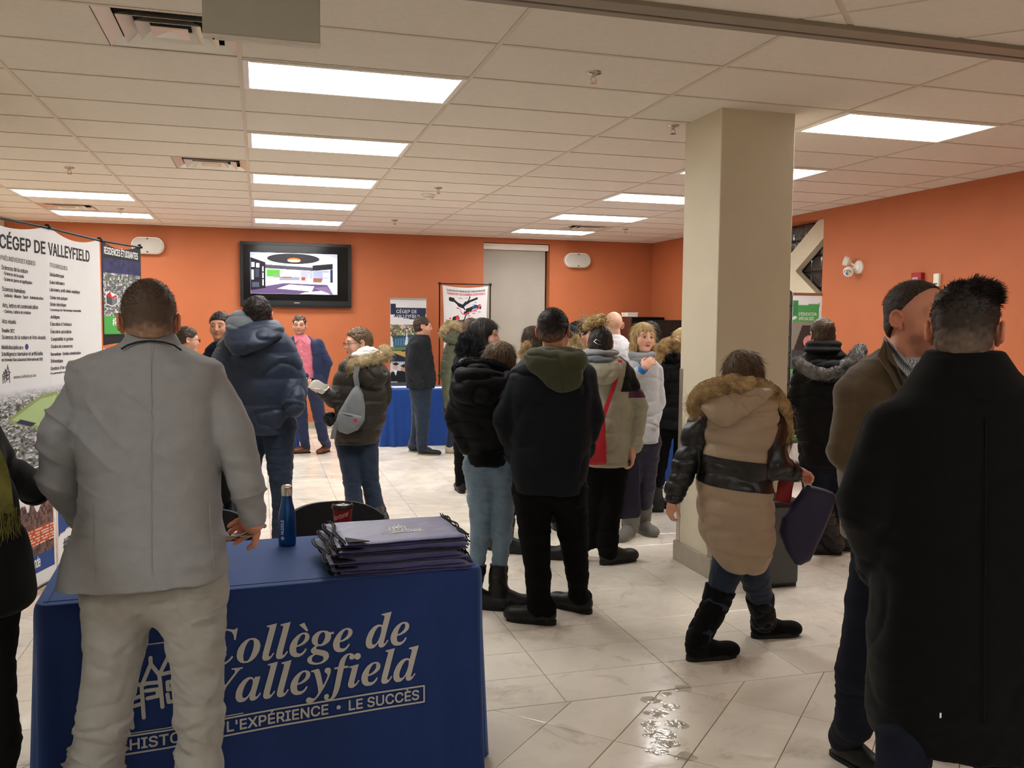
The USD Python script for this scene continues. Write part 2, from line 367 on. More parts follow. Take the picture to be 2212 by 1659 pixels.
bar2 = LineString([knee, knee + np.array([-dd[0], dd[1]]) * 2.0]).buffer(wd, cap_style=1, join_style=2)
bar3 = LineString([knee, knee + np.array([dd[0], dd[1]]) * .9]).buffer(wd)
br = bar1.union(bar2).union(bar3).buffer(-.02).buffer(.04).buffer(-.02).intersection(sbox(GL[0], GL[2], GL[1], GL[3]))
obj('steel_brace', extr(br, .09, ((XB, 0, 0), (0, 1, 0), (0, 0, 1), (1, 0, 0))), 'cream_paint', w2, label='cream painted steel cross brace')

# column with base cover and steel corner guards
CX0, CX1, CY0, CY1 = 2.787, 3.312, 5.02, 5.51
co = thing('column', 'square cream column standing in the middle of the hall', 'column', (2.787, 5.02, 0), kind='structure')
obj('shaft', bx(CX0, CX1, CY0, CY1, 0, CEIL + .03, .004), 'cream_paint', co)
obj('base_cover', bx(CX0 - .018, CX1 + .018, CY0 - .018, CY1 + .018, 0, .135, .004), 'base_stone', co)
for (x, y, sx, sy) in ((CX0, CY0, 1, 1), (CX0, CY1, 1, -1), (CX1, CY0, -1, 1)):
    L_ = Polygon([(x - .003 * sx, y - .003 * sy), (x + .045 * sx, y - .003 * sy), (x + .045 * sx, y + .001 * sy), (x + .001 * sx, y + .001 * sy), (x + .001 * sx, y + .045 * sy), (x - .003 * sx, y + .045 * sy)])
    obj('corner_guard', extr(L_, 1.2 if sy < 0 else .05, z0=.136), 'steel_brushed', co, label='brushed metal corner guard')

# ceiling lights
def troffer(x0, y0, label, lit='lit_diffuser', rz=0):
    t = thing('ceiling_light', label, 'ceiling light', (x0 + TS, y0 + TS / 2, CEIL - .004), group=None)
    w, d = 2 * TS, TS; ms = []
    for a in ((x0 + .012, x0 + .045, y0 + .012, y0 + d - .012), (x0 + w - .045, x0 + w - .012, y0 + .012, y0 + d - .012), (x0 + .045, x0 + w - .045, y0 + .012, y0 + .04), (x0 + .045, x0 + w - .045, y0 + d - .04, y0 + d - .012)):
        ms.append(bx(*a, CEIL - .012, CEIL + .012, .003))
    obj('frame', ms, 'white_frame', t)
    r = sbox(x0 + .03, y0 + .03, x0 + w - .03, y0 + d - .03).buffer(-.03).buffer(.03)
    obj('diffuser', extr(r, .008, z0=CEIL - .002), lit, t, label='glowing white diffuser')
    obj('housing', bx(x0 + .02, x0 + w - .02, y0 + .02, y0 + d - .02, CEIL + .014, CEIL + .05), 'white_frame', t)
    return t
LN = {0: 'in the row above the wall television', -2: 'at the far left above the pop-up display', 3: 'in the right-hand row by the column'}
ORD = {(0, 2): 'largest lit ceiling panel', (0, 5): 'second lit ceiling panel', (0, 8): 'third lit ceiling panel', (0, 11): 'fourth lit ceiling panel', (0, 14): 'last lit ceiling panel before the wall', (-2, 11): 'nearer lit ceiling panel', (-2, 14): 'farther lit ceiling panel',
       (3, 2): 'nearest lit ceiling panel', (3, 5): 'lit ceiling panel half hidden behind the column', (3, 8): 'lit ceiling panel meeting the column edge', (3, 11): 'fourth lit ceiling panel', (3, 14): 'last lit ceiling panel beside a vent'}
for c, r in LIGHTS: troffer(*cell(c, r), ORD[(c, r)] + ', ' + LN[c])
for x, y, lb in ((-2.6, .6, 'lit near-hall ceiling panel over the left edge, outside the photo'), (-.4, -2.2, 'lit near-hall ceiling panel farthest behind the camera'), (2.2, -.9, 'lit near-hall ceiling panel behind the camera on the right')):
    t = troffer(x, y, lb, 'lit_diffuser_near'); tag(t.path, group='near hall ceiling lights')

# square louvred air diffusers
flat('vent_metal', '#dcd6cc', .35, .5)
for (c, r, o), lb in zip(VENTS, ('large square metal air diffuser nearest the hanging panel', 'square metal air diffuser left of the third lit panel', 'square metal air diffuser right of the far left lights', 'square metal air diffuser behind the right-hand row of lights')):
    x0, y0 = cell(c, r); x0 += TS if o else 0
    t = thing('air_diffuser', lb, 'air vent', (x0 + TS / 2, y0 + TS / 2, CEIL))
    obj('duct', bx(x0 + .06, x0 + TS - .06, y0 + .06, y0 + TS - .06, CEIL + .05, CEIL + .055), 'dark_void', t)
    cx, cy = x0 + TS / 2, y0 + TS / 2
    for k, (ro, zo, ri, zi) in enumerate(((.300, -.003, .236, .030), (.214, -.006, .158, .034), (.142, -.006, .092, .034), (.082, -.004, .0, .006))):
        sq = lambda a, z: [(cx - a, cy - a, z), (cx + a, cy - a, z), (cx + a, cy + a, z), (cx - a, cy + a, z)]
        v = np.array(sq(ro, CEIL + zo) + sq(max(ri, .004), CEIL + zi) + sq(max(ri, .004), CEIL + zi + .003) + sq(ro, CEIL + zo + .003)); f = []
        for q in range(4):
            for i in range(4):
                a, b, cc, d = q * 4 + i, q * 4 + (i + 1) % 4, ((q + 1) % 4) * 4 + (i + 1) % 4, ((q + 1) % 4) * 4 + i; f += [[a, b, cc], [a, cc, d]]
        obj('louvre', (v, np.array(f)), 'vent_metal', t, smooth=False)

# sprinkler heads, smoke detector
def sprinkler(x, y, lb):
    t = thing('sprinkler', lb, 'sprinkler', (x, y, CEIL - .05))
    obj('escutcheon', lathe([(0, CEIL), (.042, CEIL), (.040, CEIL - .008), (.02, CEIL - .014), (0, CEIL - .014)], (x, y, 0), 20), 'chrome', t)
    obj('sprinkler_frame', [lathe([(0, CEIL - .012), (.010, CEIL - .012), (.010, CEIL - .028), (0, CEIL - .028)], (x, y, 0), 10), tube([(x - .009, y, CEIL - .027), (x - .016, y, CEIL - .04), (x - .004, y, CEIL - .056)], .003, 6), tube([(x + .009, y, CEIL - .027), (x + .016, y, CEIL - .04), (x + .004, y, CEIL - .056)], .003, 6)], 'chrome', t)
    obj('deflector', lathe([(0, CEIL - .055), (.02, CEIL - .056), (.02, CEIL - .059), (0, CEIL - .060)], (x, y, 0), 16), 'chrome', t)
for x, y, lb in ((1.745, 4.54, 'chrome sprinkler head nearest the camera in plain ceiling tiles'), (1.745, 8.84, 'chrome sprinkler head beside the round smoke detector'), (1.745, 11.82, 'small chrome sprinkler head above the far banners'), (-1.62, 8.77, 'chrome sprinkler head in front of the left-hand lights'), (5.03, 11.73, 'small chrome sprinkler head near the right far corner'), (-1.62, 11.79, 'tiny chrome sprinkler head between the left-hand lights'), (2.72, 5.56, 'chrome sprinkler head tight against the column top')):
    sprinkler(x, y, lb)
t = thing('smoke_detector', 'round white smoke detector on the ceiling', 'smoke detector', (1.74, 9.35, CEIL - .05))
obj('housing', lathe([(0, CEIL), (.075, CEIL), (.075, CEIL - .012), (.066, CEIL - .02), (0, CEIL - .02)], (1.74, 9.35, 0)), 'white_plastic', t)
obj('sensing_cap', lathe([(0, CEIL - .018), (.055, CEIL - .018), (.05, CEIL - .042), (.03, CEIL - .05), (0, CEIL - .05)], (1.74, 9.35, 0)), 'white_plastic', t)

# grey panel hanging from the near ceiling
mat('panel_grey', '#a8a59a', .5, .03, 4)
b0, b1 = ony(437, 78, 3.2), ony(692, 100, 3.2)
t = thing('hanging_panel', 'plain grey rectangular panel hung from the ceiling near the camera', 'hanging sign', ((b0[0] + b1[0]) / 2, 3.2, b0[2]))
obj('board', bx(b0[0], b1[0], 3.2, 3.228, b0[2] + .012, CEIL - .09, .003), 'panel_grey', t)
obj('bottom_rail', bx(b0[0] - .001, b1[0] + .001, 3.197, 3.231, b0[2], b0[2] + .013, .003), mat('rail_pale', '#d2ccc0', .5), t, label='paler bottom rail')
for x in (b0[0] + .05, b1[0] - .05): obj('suspension_rod', tube([(x, 3.214, CEIL - .092), (x, 3.214, CEIL + .01)], .005, 8), 'steel_brushed', t)
obj('screw', lathe([(0, 0), (.004, 0), (.003, -.003), (0, -.003)], (b0[0] + .035, 3.214, b0[2]), 10), 'black_plastic', t)

# shallow wet patch on the near tiles
N = {'g': ('geometry', {}), 'mp': ('mapping', {'scale': (1, .55, 1)}), 'n': ('noise_texture', {'scale': 28.0, 'detail': 3.0, 'roughness': .5}), 'b': ('bump', {'strength': 1.0, 'distance': .0022}), 'f': ('fresnel', {'IOR': 1.33}), 'gl': ('glossy_bsdf', {'roughness': .03}), 'tr': ('transparent_bsdf', {'color': (.98, .98, .97)}), 'm': ('mix_closure', {})}
M['water_film'] = usdkit.material(stage, '/World/Looks/water_film', N, [('g.position', 'mp.vector'), ('mp.vector', 'n.vector'), ('n.fac', 'b.height'), ('b.normal', 'gl.normal'), ('f.fac', 'm.fac'), ('tr.BSDF', 'm.closure1'), ('gl.BSDF', 'm.closure2')], surface='m.closure')
def blob(cx, cy, rx, ry, seed, n=60):
    a = np.linspace(0, 2 * np.pi, n, endpoint=False); k = .65 + .7 * meshkit.fbm(np.stack([np.cos(a) * 1.7 + 5, np.sin(a) * 1.7, a * 0 + seed], -1), 3, seed); return Polygon(np.c_[cx + rx * k * np.cos(a), cy + ry * k * np.sin(a)]).buffer(0)
rp = np.random.default_rng(4); pc = onz(1422, 1555, 0)
pu = thing('puddle', 'glinting wet patch of melted snow on the near floor tiles', 'puddle', (pc[0], pc[1], 0))
for k in range(26):
    q = onz(1422 + rp.normal(0, 26), 1478 + 160 * rp.random() ** .9, 0); s_ = .5 + rp.random()
    v_, f_ = extr(blob(q[0], q[1], .030 * s_, .026 * s_, k, 30), .0008); top_ = (v_[f_][:, :, 2] > .0007).all(1); obj('water', (v_ + [0, 0, -.0002 + k * 1e-5], f_[top_]), 'water_film', pu, smooth=False)
# outlines of the two large lines on the tablecloth (font units)
GLYPH = json.loads('''{"a":[[[871,41,875,58,888,81,902,96,919,107,935,111,951,109,961,101,964,94,964,84,962,77,956,68,941,56,921,48,904,45,902,40,903,22,907,16,914,13,923,13,930,16,940,26,944,34,951,30,945,18,934,6,922,-1,915,-3,898,-3,891,-1,884,3,878,9,874,16,871,29],[908,53,921,58,934,68,941,78,944,88,944,96,942,101,937,103,931,102,922,94,911,74,906,54]],[[752,49,763,74,773,88,784,99,791,104,805,110,816,111,825,109,830,106,832,107,841,139,842,149,838,154,828,155,828,161,877,168,837,19,838,15,843,15,855,31,861,28,847,8,841,2,832,-3,820,-3,813,2,811,8,812,21,811,22,803,11,792,1,782,-3,768,-3,761,0,754,7,750,18,749,29],[780,20,784,16,792,15,797,17,804,24,810,33,818,50,825,73,827,93,824,100,816,101,811,99,803,91,795,79,782,48,779,35]],[[593,41,597,58,610,81,624,96,641,107,657,111,673,109,683,101,686,94,686,84,684,77,678,68,663,56,643,48,626,45,624,40,625,22,629,16,636,13,645,13,652,16,662,26,666,34,673,30,667,18,656,6,644,-1,637,-3,620,-3,613,-1,606,3,600,9,596,16,593,29],[630,53,643,58,656,68,663,78,666,88,666,96,664,101,659,103,653,102,644,94,633,74,628,54]],[[472,-19,476,-11,484,-5,501,2,493,8,489,15,489,22,492,28,501,36,509,41,497,52,493,63,494,77,500,90,516,104,528,109,539,111,559,109,569,105,577,99,598,99,597,89,584,89,584,73,582,66,577,57,569,49,553,40,539,37,520,38,514,32,514,27,518,24,548,15,559,10,568,3,573,-7,573,-20,567,-32,556,-41,542,-47,524,-50,511,-50,493,-47,482,-42,474,-34,472,-29],[525,46,535,45,540,47,548,56,554,71,556,81,556,93,554,99,551,102,547,103,540,102,532,95,528,89,521,67,522,52],[494,-30,497,-34,507,-40,516,-42,524,-42,537,-39,543,-35,547,-29,548,-22,546,-16,543,-13,532,-8,514,-2,510,-2,501,-7,495,-13,493,-18]],[[394,58,401,72,411,86,429,102,447,110,460,111,470,109,480,101,483,94,483,84,481,77,475,68,460,56,440,48,423,45,421,40,422,22,426,16,433,13,442,13,449,16,459,26,463,34,470,30,464,18,453,6,441,-1,434,-3,417,-3,406,1,397,9,393,16,390,29,390,41],[427,53,440,58,453,68,460,78,463,88,463,96,461,101,456,103,450,102,441,94,430,74,425,54]],[[332,35,363,146,363,150,360,154,351,155,351,161,397,168,359,27,358,16,360,15,364,15,368,17,378,31,383,29,383,26,368,6,362,1,353,-3,340,-3,335,-1,331,3,328,12]],[[270,35,301,146,301,150,298,154,289,155,289,161,335,168,297,27,296,16,298,15,302,15,306,17,316,31,321,29,321,26,306,6,300,1,291,-3,278,-3,273,-1,269,3,266,12]],[[156,55,163,71,175,88,191,102,206,109,224,111,235,109,242,106,254,94,259,78,259,67,255,49,249,36,241,24,230,12,219,4,201,-3,182,-3,173,0,168,3,158,14,155,21,153,33],[184,9,187,6,198,5,204,9,208,14,217,30,225,53,230,76,230,93,228,99,222,103,216,103,211,101,204,94,194,76,188,58,183,37,182,31]],[[7,67,9,81,16,103,24,118,34,132,55,151,72,160,91,165,116,165,142,159,148,159,154,165,160,165,150,110,143,111,143,122,141,132,138,141,130,151,115,157,101,156,84,148,71,135,59,115,49,88,44,63,44,41,47,29,53,19,63,11,72,8,78,7,92,8,110,15,123,26,131,37,133,37,138,33,138,31,130,21,118,10,102,1,82,-4,62,-4,44,0,28,9,17,21,10,36,7,52]],[[460,158,478,118,470,114,436,150]]],"b":[[[874,29,877,49,888,74,898,88,909,99,916,104,930,110,941,111,950,109,955,106,957,107,966,139,967,149,963,154,953,155,953,161,1002,168,962,19,963,15,968,15,980,31,986,28,972,8,966,2,957,-3,945,-3,938,2,936,8,937,21,936,22,928,11,917,1,907,-3,893,-3,886,0,879,7,875,18],[904,35,905,20,909,16,917,15,922,17,929,24,935,33,943,50,950,73,952,93,949,100,941,101,936,99,928,91,920,79,907,48]],[[814,12,818,35,849,146,849,150,846,154,837,155,837,161,883,168,845,27,844,16,846,15,850,15,854,17,864,31,868,30,869,26,854,6,848,1,839,-3,826,-3,821,-1,817,3]],[[718,29,718,41,722,58,735,81,749,96,766,107,782,111,798,109,808,101,811,94,811,84,809,77,803,68,788,56,768,48,751,45,749,40,750,22,754,16,761,13,770,13,777,16,787,26,791,34,798,30,792,18,781,6,769,-1,762,-3,745,-3,738,-1,731,3,725,9,721,16],[753,54,755,53,768,58,781,68,788,78,791,88,791,96,789,101,784,103,778,102,769,94,758,74]],[[539,-33,541,-22,548,-17,555,-17,561,-21,563,-30,559,-36,559,-39,561,-42,568,-41,573,-36,577,-29,587,6,605,95,604,98,589,98,590,107,606,108,608,109,615,132,620,142,628,153,640,163,654,168,666,168,674,166,681,161,685,155,689,161,695,164,705,164,712,160,716,152,716,145,714,140,705,133,695,133,691,135,685,142,679,137,675,136,665,138,661,143,661,152,664,156,664,160,657,160,650,154,641,131,636,109,656,108,655,99,634,98,615,11,607,-12,600,-26,591,-38,582,-45,575,-48,557,-50,548,-47,542,-41]],[[653,11,654,23,672,88,672,92,670,96,660,97,660,104,668,104,706,110,684,28,683,17,686,15,691,16,698,23,703,32,705,32,708,29,708,27,695,9,679,-2,666,-3,659,0,656,3]],[[454,-37,456,-28,464,-22,472,-22,486,-30,494,-30,504,-21,512,-6,511,16,504,56,498,80,493,95,489,98,480,99,480,105,511,111,517,109,524,89,535,29,536,28,549,51,556,71,556,79,544,90,543,93,544,103,548,108,556,111,568,108,571,104,573,94,571,83,563,61,540,16,517,-18,496,-40,486,-47,478,-50,466,-50,461,-48,456,-43]],[[383,41,387,58,394,72,404,86,422,102,440,110,453,111,463,109,473,101,476,94,476,84,474,77,468,68,453,56,433,48,416,45,414,40,415,22,419,16,426,13,435,13,442,16,452,26,456,34,463,30,457,18,446,6,434,-1,427,-3,410,-3,399,1,390,9,386,16,383,29],[418,54,420,53,433,58,446,68,453,78,456,88,456,96,454,101,449,103,443,102,434,94,423,74]],[[321,12,325,35,356,146,356,150,353,154,344,155,344,161,390,168,352,27,351,16,353,15,357,15,361,17,371,31,376,29,376,26,361,6,355,1,346,-3,333,-3,328,-1,324,3]],[[259,12,263,35,294,146,294,150,291,154,282,155,282,161,328,168,290,27,289,16,291,15,295,15,299,17,309,31,314,29,314,26,299,6,293,1,284,-3,271,-3,266,-1,262,3]],[[136,22,138,44,144,61,154,79,170,97,178,103,190,109,200,111,209,110,213,108,220,98,223,108,249,108,227,32,225,24,225,16,228,14,232,15,240,23,244,31,246,31,250,27,243,16,232,4,218,-3,205,-2,199,5,198,14,200,22,199,23,192,13,179,1,168,-3,156,-3,150,-1,141,7],[166,32,167,21,170,16,180,15,190,22,197,32,206,51,213,77,214,91,213,96,209,100,202,100,197,98,184,83,175,65,170,50]],[[10,155,10,161,82,161,82,155,73,154,68,152,64,145,59,63,60,46,135,139,136,150,131,154,121,155,121,161,171,161,171,155,165,154,158,151,145,137,32,-4,24,-4,30,139,25,150,20,153]]]}''')
def glyph_poly(k): return union_all([Polygon(np.array(g[0]).reshape(-1, 2), [np.array(h).reshape(-1, 2) for h in g[1:]]) for g in GLYPH[k]])
# ================================================================== DISPLAYS, TABLES AND THINGS
printed('print_matte', .55)
printed('print_screen', .3, .22)
mat('banner_white', '#dcd9d8', .7, .02, 3)
flat('ink_black', '#16130f', .7); flat('ink_grey', '#8f8b86', .7); flat('ink_dark', '#37343a', .7); flat('ink_white', '#f1efec', .6); flat('ink_red', '#c8202b', .6)
flat('ink_silver', '#b9b6b0', .55); flat('ink_blue', '#1d3c78', .6)
flat('pole_black', '#100f10', .45)
rng = np.random.default_rng(7)
def hashc(i, j, s=0):
    h = (i * 374761393 + j * 668265263 + s * 144665) & 0xFFFFFFFF; h = ((h ^ (h >> 13)) * 1274126177) & 0xFFFFFFFF
    return ((h ^ (h >> 16)) & 0xFFFF) / 65535.0
def lin(c): c = np.asarray(c, float); return np.where(c <= .04045, c / 12.92, ((c + .055) / 1.055) ** 2.4)
def rgb(h): return np.array([int(h[i:i + 2], 16) for i in (1, 3, 5)]) / 255.0
def paint(u, v, layers):
    """layers [(polygon in uv, colour)] or [(mask function, colour function)] over a grid; sRGB in, linear out"""
    import shapely
    out = np.zeros(u.shape + (3,))
    for p, c in layers:
        if callable(p): m = p(u, v)
        elif p is None: m = np.ones(u.shape, bool)
        else: m = shapely.contains_xy(p, u, v)
        col = c(u, v) if callable(c) else rgb(c)
        out = np.where(m[..., None], col, out)
    return lin(np.clip(out, 0, 1))
def town(u, v, cell=.03, green=.12, seed=1, tint=(1, 1, 1.06)):
    """aerial print: blocks of roofs, yards and trees"""
    a, b = u / cell + .35 * np.sin(v / cell * .9), v / cell * 1.5 + .3 * np.sin(u / cell * .7)
    i, j = np.floor(a).astype(np.int64), np.floor(b).astype(np.int64); fa, fb = a - i, b - j
    h, g = hashc(i, j, seed), hashc(i, j, seed + 5); fine = meshkit.noise(np.stack([u * 160, v * 160, u * 0], -1), seed)
    roof = .30 + .62 * h; c = np.stack([roof * t for t in tint], -1)
    c = np.where(((fb > .55) & (h > .25))[..., None], c * .62, c)
    c = np.where((g < green)[..., None], np.array([.30, .36, .22]) * (.7 + .6 * h)[..., None], c)
    c = np.where((g > .86)[..., None], np.array([.80, .78, .76]), c)
    edge = (fa < .10) | (fb < .10)
    c = np.where(edge[..., None], np.array([.58, .57, .56]), c)
    return np.clip(c * (.78 + .44 * fine)[..., None], 0, 1)
def crowd(u, v, cell=.02, base=(.35, .25, .23), seed=3):
    i, j = np.floor(u / cell).astype(np.int64), np.floor(v / cell * .8).astype(np.int64); h = hashc(i, j, seed)
    n = meshkit.noise(np.stack([u * 120, v * 120, u * 0], -1), seed)
    return np.clip(np.array(base) * (.35 + .9 * h + .5 * n)[..., None], 0, 1)
def picture(name, fn, u0, u1, v0, v1, nu, nv, layers, parent, mtl='print_matte', label=None, inv=False):
    """print on the surface fn(u, v) -> xyz, coloured per vertex"""
    uu, vv = np.meshgrid(np.linspace(u0, u1, nu), np.linspace(v0, v1, nv), indexing='ij')
    P = fn(uu, vv); c = paint(uu, vv, layers); v, f = sheet(P)
    if inv: f = f[:, ::-1]
    return obj(name, (v, f), mtl, parent, label=label, col=c.reshape(-1, 3), smooth=True)
def plane_fn(o, ux, uz):
    o, ux, uz = map(np.asarray, (o, ux, uz)); return lambda u, v: o + u[..., None] * ux + v[..., None] * uz
def poly(*p): return Polygon(p)

# ---- curved pop-up display -------------------------------------------------------------
POP = np.array([[-1.42, 5.08], [-1.205, 5.85], [-1.05, 6.66], [-.853, 7.165]])
SEG = np.linalg.norm(np.diff(POP, axis=0), axis=1); CUM = np.r_[0, np.cumsum(SEG)]
ZT, ZM = 2.19, .775
def pop_xy(u, off=0.0):
    k = np.clip(np.searchsorted(CUM, u, 'right') - 1, 0, 2); t = (u - CUM[k]) / SEG[k]
    d = (POP[k + 1] - POP[k]) / SEG[k][..., None]; nrm = np.stack([d[..., 1], -d[..., 0]], -1)
    s = 4 * t * (1 - t)
    return POP[k] + (u - CUM[k])[..., None] * d + nrm * (off - .006 * s)[..., None]
def pop_fn(off=0.0):
    def fn(u, z):
        u, z = np.broadcast_arrays(np.asarray(u, float), np.asarray(z, float)); p = pop_xy(u, np.broadcast_to(off, u.shape)); return np.concatenate([p, z[..., None]], -1)
    return fn
def pop_uz(px, py):
    d = ray(px, py)
    for k in range(3):
        a, e = POP[k], (POP[k + 1] - POP[k]) / SEG[k]
        A = np.array([[d[0], -e[0]], [d[1], -e[1]]]); t, s = np.linalg.solve(A, a)
        if -1e-6 - (k == 0) * 9 <= s <= SEG[k] or k == 2: return CUM[k] + s, EYE[2] + d[2] * t
pd = thing('popup_display', 'tall white folding pop-up display listing study programmes, left of the grey suit', 'display', (-1.2, 5.85, 0))
def panel(u0, u1, z0, z1, off, sag_t=.05, sag_b=0.0, nu=33, nv=25):
    uu = np.linspace(u0, u1, nu); tt = np.zeros(nu)
    k = np.clip(np.searchsorted(CUM, uu, 'right') - 1, 0, 2); t = (uu - CUM[k]) / SEG[k]; s = 4 * t * (1 - t)
    w = np.linspace(0, 1, nv); Z = (z0 + sag_b * s)[:, None] * (1 - w) + (z1 - sag_t * s)[:, None] * w
    return sheet(pop_fn(off)(np.repeat(uu[:, None], nv, 1), Z), .002)
obj('upper_panel', panel(0, CUM[2] - .012, ZM, ZT, 0, .055), 'banner_white', pd, label='white fabric panel with programme list', smooth=True)
for a, b in zip(range(3), range(1, 4)):
    for z in (ZT - .012, ZM - .012, .06):
        obj('crossbar', tube([(*POP[a], z), (*POP[b], z)], .008), 'pole_black', pd)
for p in POP:
    obj('upright', tube([(p[0] - .02, p[1] + .03, .02), (p[0] - .02, p[1] + .03, ZT)], .009), 'pole_black', pd)
    obj('foot', bx(p[0] - .045, p[0] + .03, p[1] - .02, p[1] + .06, 0, .035, .008), 'black_plastic', pd)
    obj('hub', lathe([(0, 0), (.018, 0), (.02, .015), (.012, .03), (0, .03)], (p[0] - .004, p[1] + .004, ZT - .02), 10), 'black_plastic', pd)
def z4(x, y): return x / 4.148, y / 4.148 + 460
def pop_text(s, a, b, h, mtl, bold=False):
    (ua, za), (ub, zb) = pop_uz(*z4(*a)), pop_uz(*z4(*b))
    hh = h / 4.148 * (5.9 + (ua + ub) * .25) / FPX
    def fn(v): t = v[:, 0] / (ub - ua); return pop_fn(v[:, 2] + .0018)(ua + v[:, 0], za + (zb - za) * t + v[:, 1])
    obj(LN_[mtl], lettering(s, None, hh, width=ub - ua, bold=bold, depth=.0008, fn=fn), mtl, pd, smooth=False)
LN_ = {'ink_black': 'headline_lettering', 'ink_grey': 'grey_lettering', 'ink_dark': 'programme_line'}
pop_text('CÉGEP DE VALLEYFIELD', (2, 308), (806, 438), 88, 'ink_black', True)
for s, a, b, h in (('PRÉUNIVERSITAIRES', (12, 418), (320, 472), 32), ('TECHNIQUES', (443, 482), (610, 516), 30), ('www.colval.qc.ca', (130, 1485), (325, 1466), 22)):
    pop_text(s, a, b, h, 'ink_grey', True)
for s, a, b, h in (('Sciences de la nature', (22, 503), (255, 543), 30), ('· Sciences de la santé', (36, 552), (220, 585), 24), ('· Sciences pures et appliquées', (36, 605), (292, 640), 24), ('Sciences humaines', (28, 697), (232, 722), 30), ('Individu · Monde · Sport · Administration', (45, 752), (388, 780), 23),
                   ('Arts, lettres et communication', (30, 845), (343, 862), 30), ('· Cinéma, culture et création', (38, 895), (280, 908), 23), ('Arts visuels', (28, 988), (150, 995), 30), ('Double DEC', (25, 1068), (138, 1075), 27), ('Sciences de la nature et Arts visuels', (25, 1130), (410, 1132), 28),
                   ('Multidisciplinaire', (22, 1220), (215, 1222), 28), ('Intelligence humaine et artificielle', (22, 1282), (385, 1275), 28), ('en formule Baccalauréat International (IB)', (22, 1330), (383, 1322), 22),
                   ('Inhalothérapie', (443, 565), (578, 583), 26), ('Soins infirmiers', (443, 635), (583, 648), 26), ('Laboratoire, profil chimie analytique', (445, 700), (722, 724), 25), ('Génie mécanique', (447, 772), (610, 782), 26), ('Génie électrique', (447, 832), (598, 840), 26),
                   ("Technologie de l'électronique industrielle", (448, 878), (732, 888), 18), ('Juridiques', (448, 945), (538, 948), 26), ("Éducation à l'enfance", (450, 1010), (648, 1012), 26), ('Éducation spécialisée', (452, 1078), (645, 1078), 26), ('Comptabilité et gestion', (454, 1146), (660, 1142), 26),
                   ('Gestion de commerces', (456, 1212), (657, 1206), 26), ('Bureautique · Gestion administrative', (454, 1280), (730, 1266), 24), ('Informatique', (453, 1342), (567, 1338), 26), ("Gestion d'un établissement", (453, 1410), (720, 1384), 26), ('En partenariat avec', (453, 1447), (600, 1432), 15)):
    pop_text(s, a, b, h, 'ink_dark')
def strokes(lines, w, fn, z=.0, depth=.0008):
    P = union_all([LineString(l).buffer(w, quad_segs=3) for l in lines]).simplify(w * .1); v, f = extr(P, depth); return fn(v), f
LOGO = [[(0, 0), (0, .45), (.16, .50)], [(0, .45), (.0, .62), (.12, .70), (.25, .68)], [(.22, .02), (.22, .62), (.10, .84)], [(.22, .62), (.33, 1.0), (.42, .72)], [(.42, .1), (.42, .72), (.62, 1.16), (.80, .70)], [(.25, .70), (.40, .72)], [(.42, .72), (.62, .78)], [(.28, .55), (.38, .57), (.38, .42), (.28, .40)], [(.5, .62), (.66, .64), (.66, .52), (.5, .50), (.5, .62)], [(.5, .36), (.5, .24), (.66, .26), (.66, .38)], [(.80, .0), (.80, .70), (.94, .74)], [(.62, .78), (.80, .80)], [(0, .30), (.2, .36)], [(.62, 1.16), (.62, 1.28)]]
(ul, zl_), (ur, _) = pop_uz(*z4(34, 1528)), pop_uz(*z4(108, 1500)); sc = (ur - ul)
obj('college_logo', strokes(LOGO, .03, lambda v: pop_fn(v[:, 2] + .0018)(ul + v[:, 0] * sc, zl_ + v[:, 1] * sc * .95)), 'ink_dark', pd, smooth=False)
(ug, zg) = pop_uz(*z4(245, 1200)); gl = LineString([(0, 0), (.001, .001)]).buffer(.016)
obj('globe_emblem', (lambda m: (pop_fn(m[0][:, 2] + .0018)(ug + m[0][:, 0], zg + m[0][:, 1]), m[1]))(extr(gl, .0008)), 'ink_blue', pd, smooth=False)
# aerial print over the lower part of the white panel
ZF = pop_uz(60, 838)[1]
def fade(u, v): return v < ZF + .05 * meshkit.noise(np.stack([u * 9, v * 9, u * 0], -1), 2)
f1, f2, f3, f4 = [pop_uz(*q) for q in ((27, 908), (88, 862), (122, 852), (95, 922))]
g1, g2, g3, g4 = [pop_uz(*q) for q in ((36, 914), (46, 906), (80, 914), (68, 922))]
def aerial(u, v):
    s_ = np.clip((ZF - v) / .5, 0, 1); c = town(u * (1.9 - 1.0 * s_), v * (1.9 - .7 * s_), .036, .22, 11, (.97, .97, 1.06)); h_ = meshkit.noise(np.stack([u * 26, v * 40, u * 0], -1), 77); c = np.where((h_ > .74)[..., None], np.array([.24, .29, .19]) * (.7 + .6 * meshkit.noise(np.stack([u * 90, v * 90, u * 0], -1), 78))[..., None], c); c = .55 * c + .45 * c.mean(-1, keepdims=True); w = np.clip((ZF - v) / .10, 0, 1)[..., None]; return c * w + (1 - w) * np.array([.86, .85, .87])
picture('aerial_print', lambda u, v: pop_fn(.0016)(u, v), .02, CUM[2] - .03, ZM + .004, ZF + .06, 420, 150,
        [(None, lambda u, v: np.full(u.shape + (3,), .86)), (fade, aerial), (poly(f1, f2, f3, f4).buffer(.02), '#8e9a5e'), (poly(f1, f2, f3, f4), '#a9bd85'), (poly(g1, g2, g3, g4), '#2a2d4e')], pd)
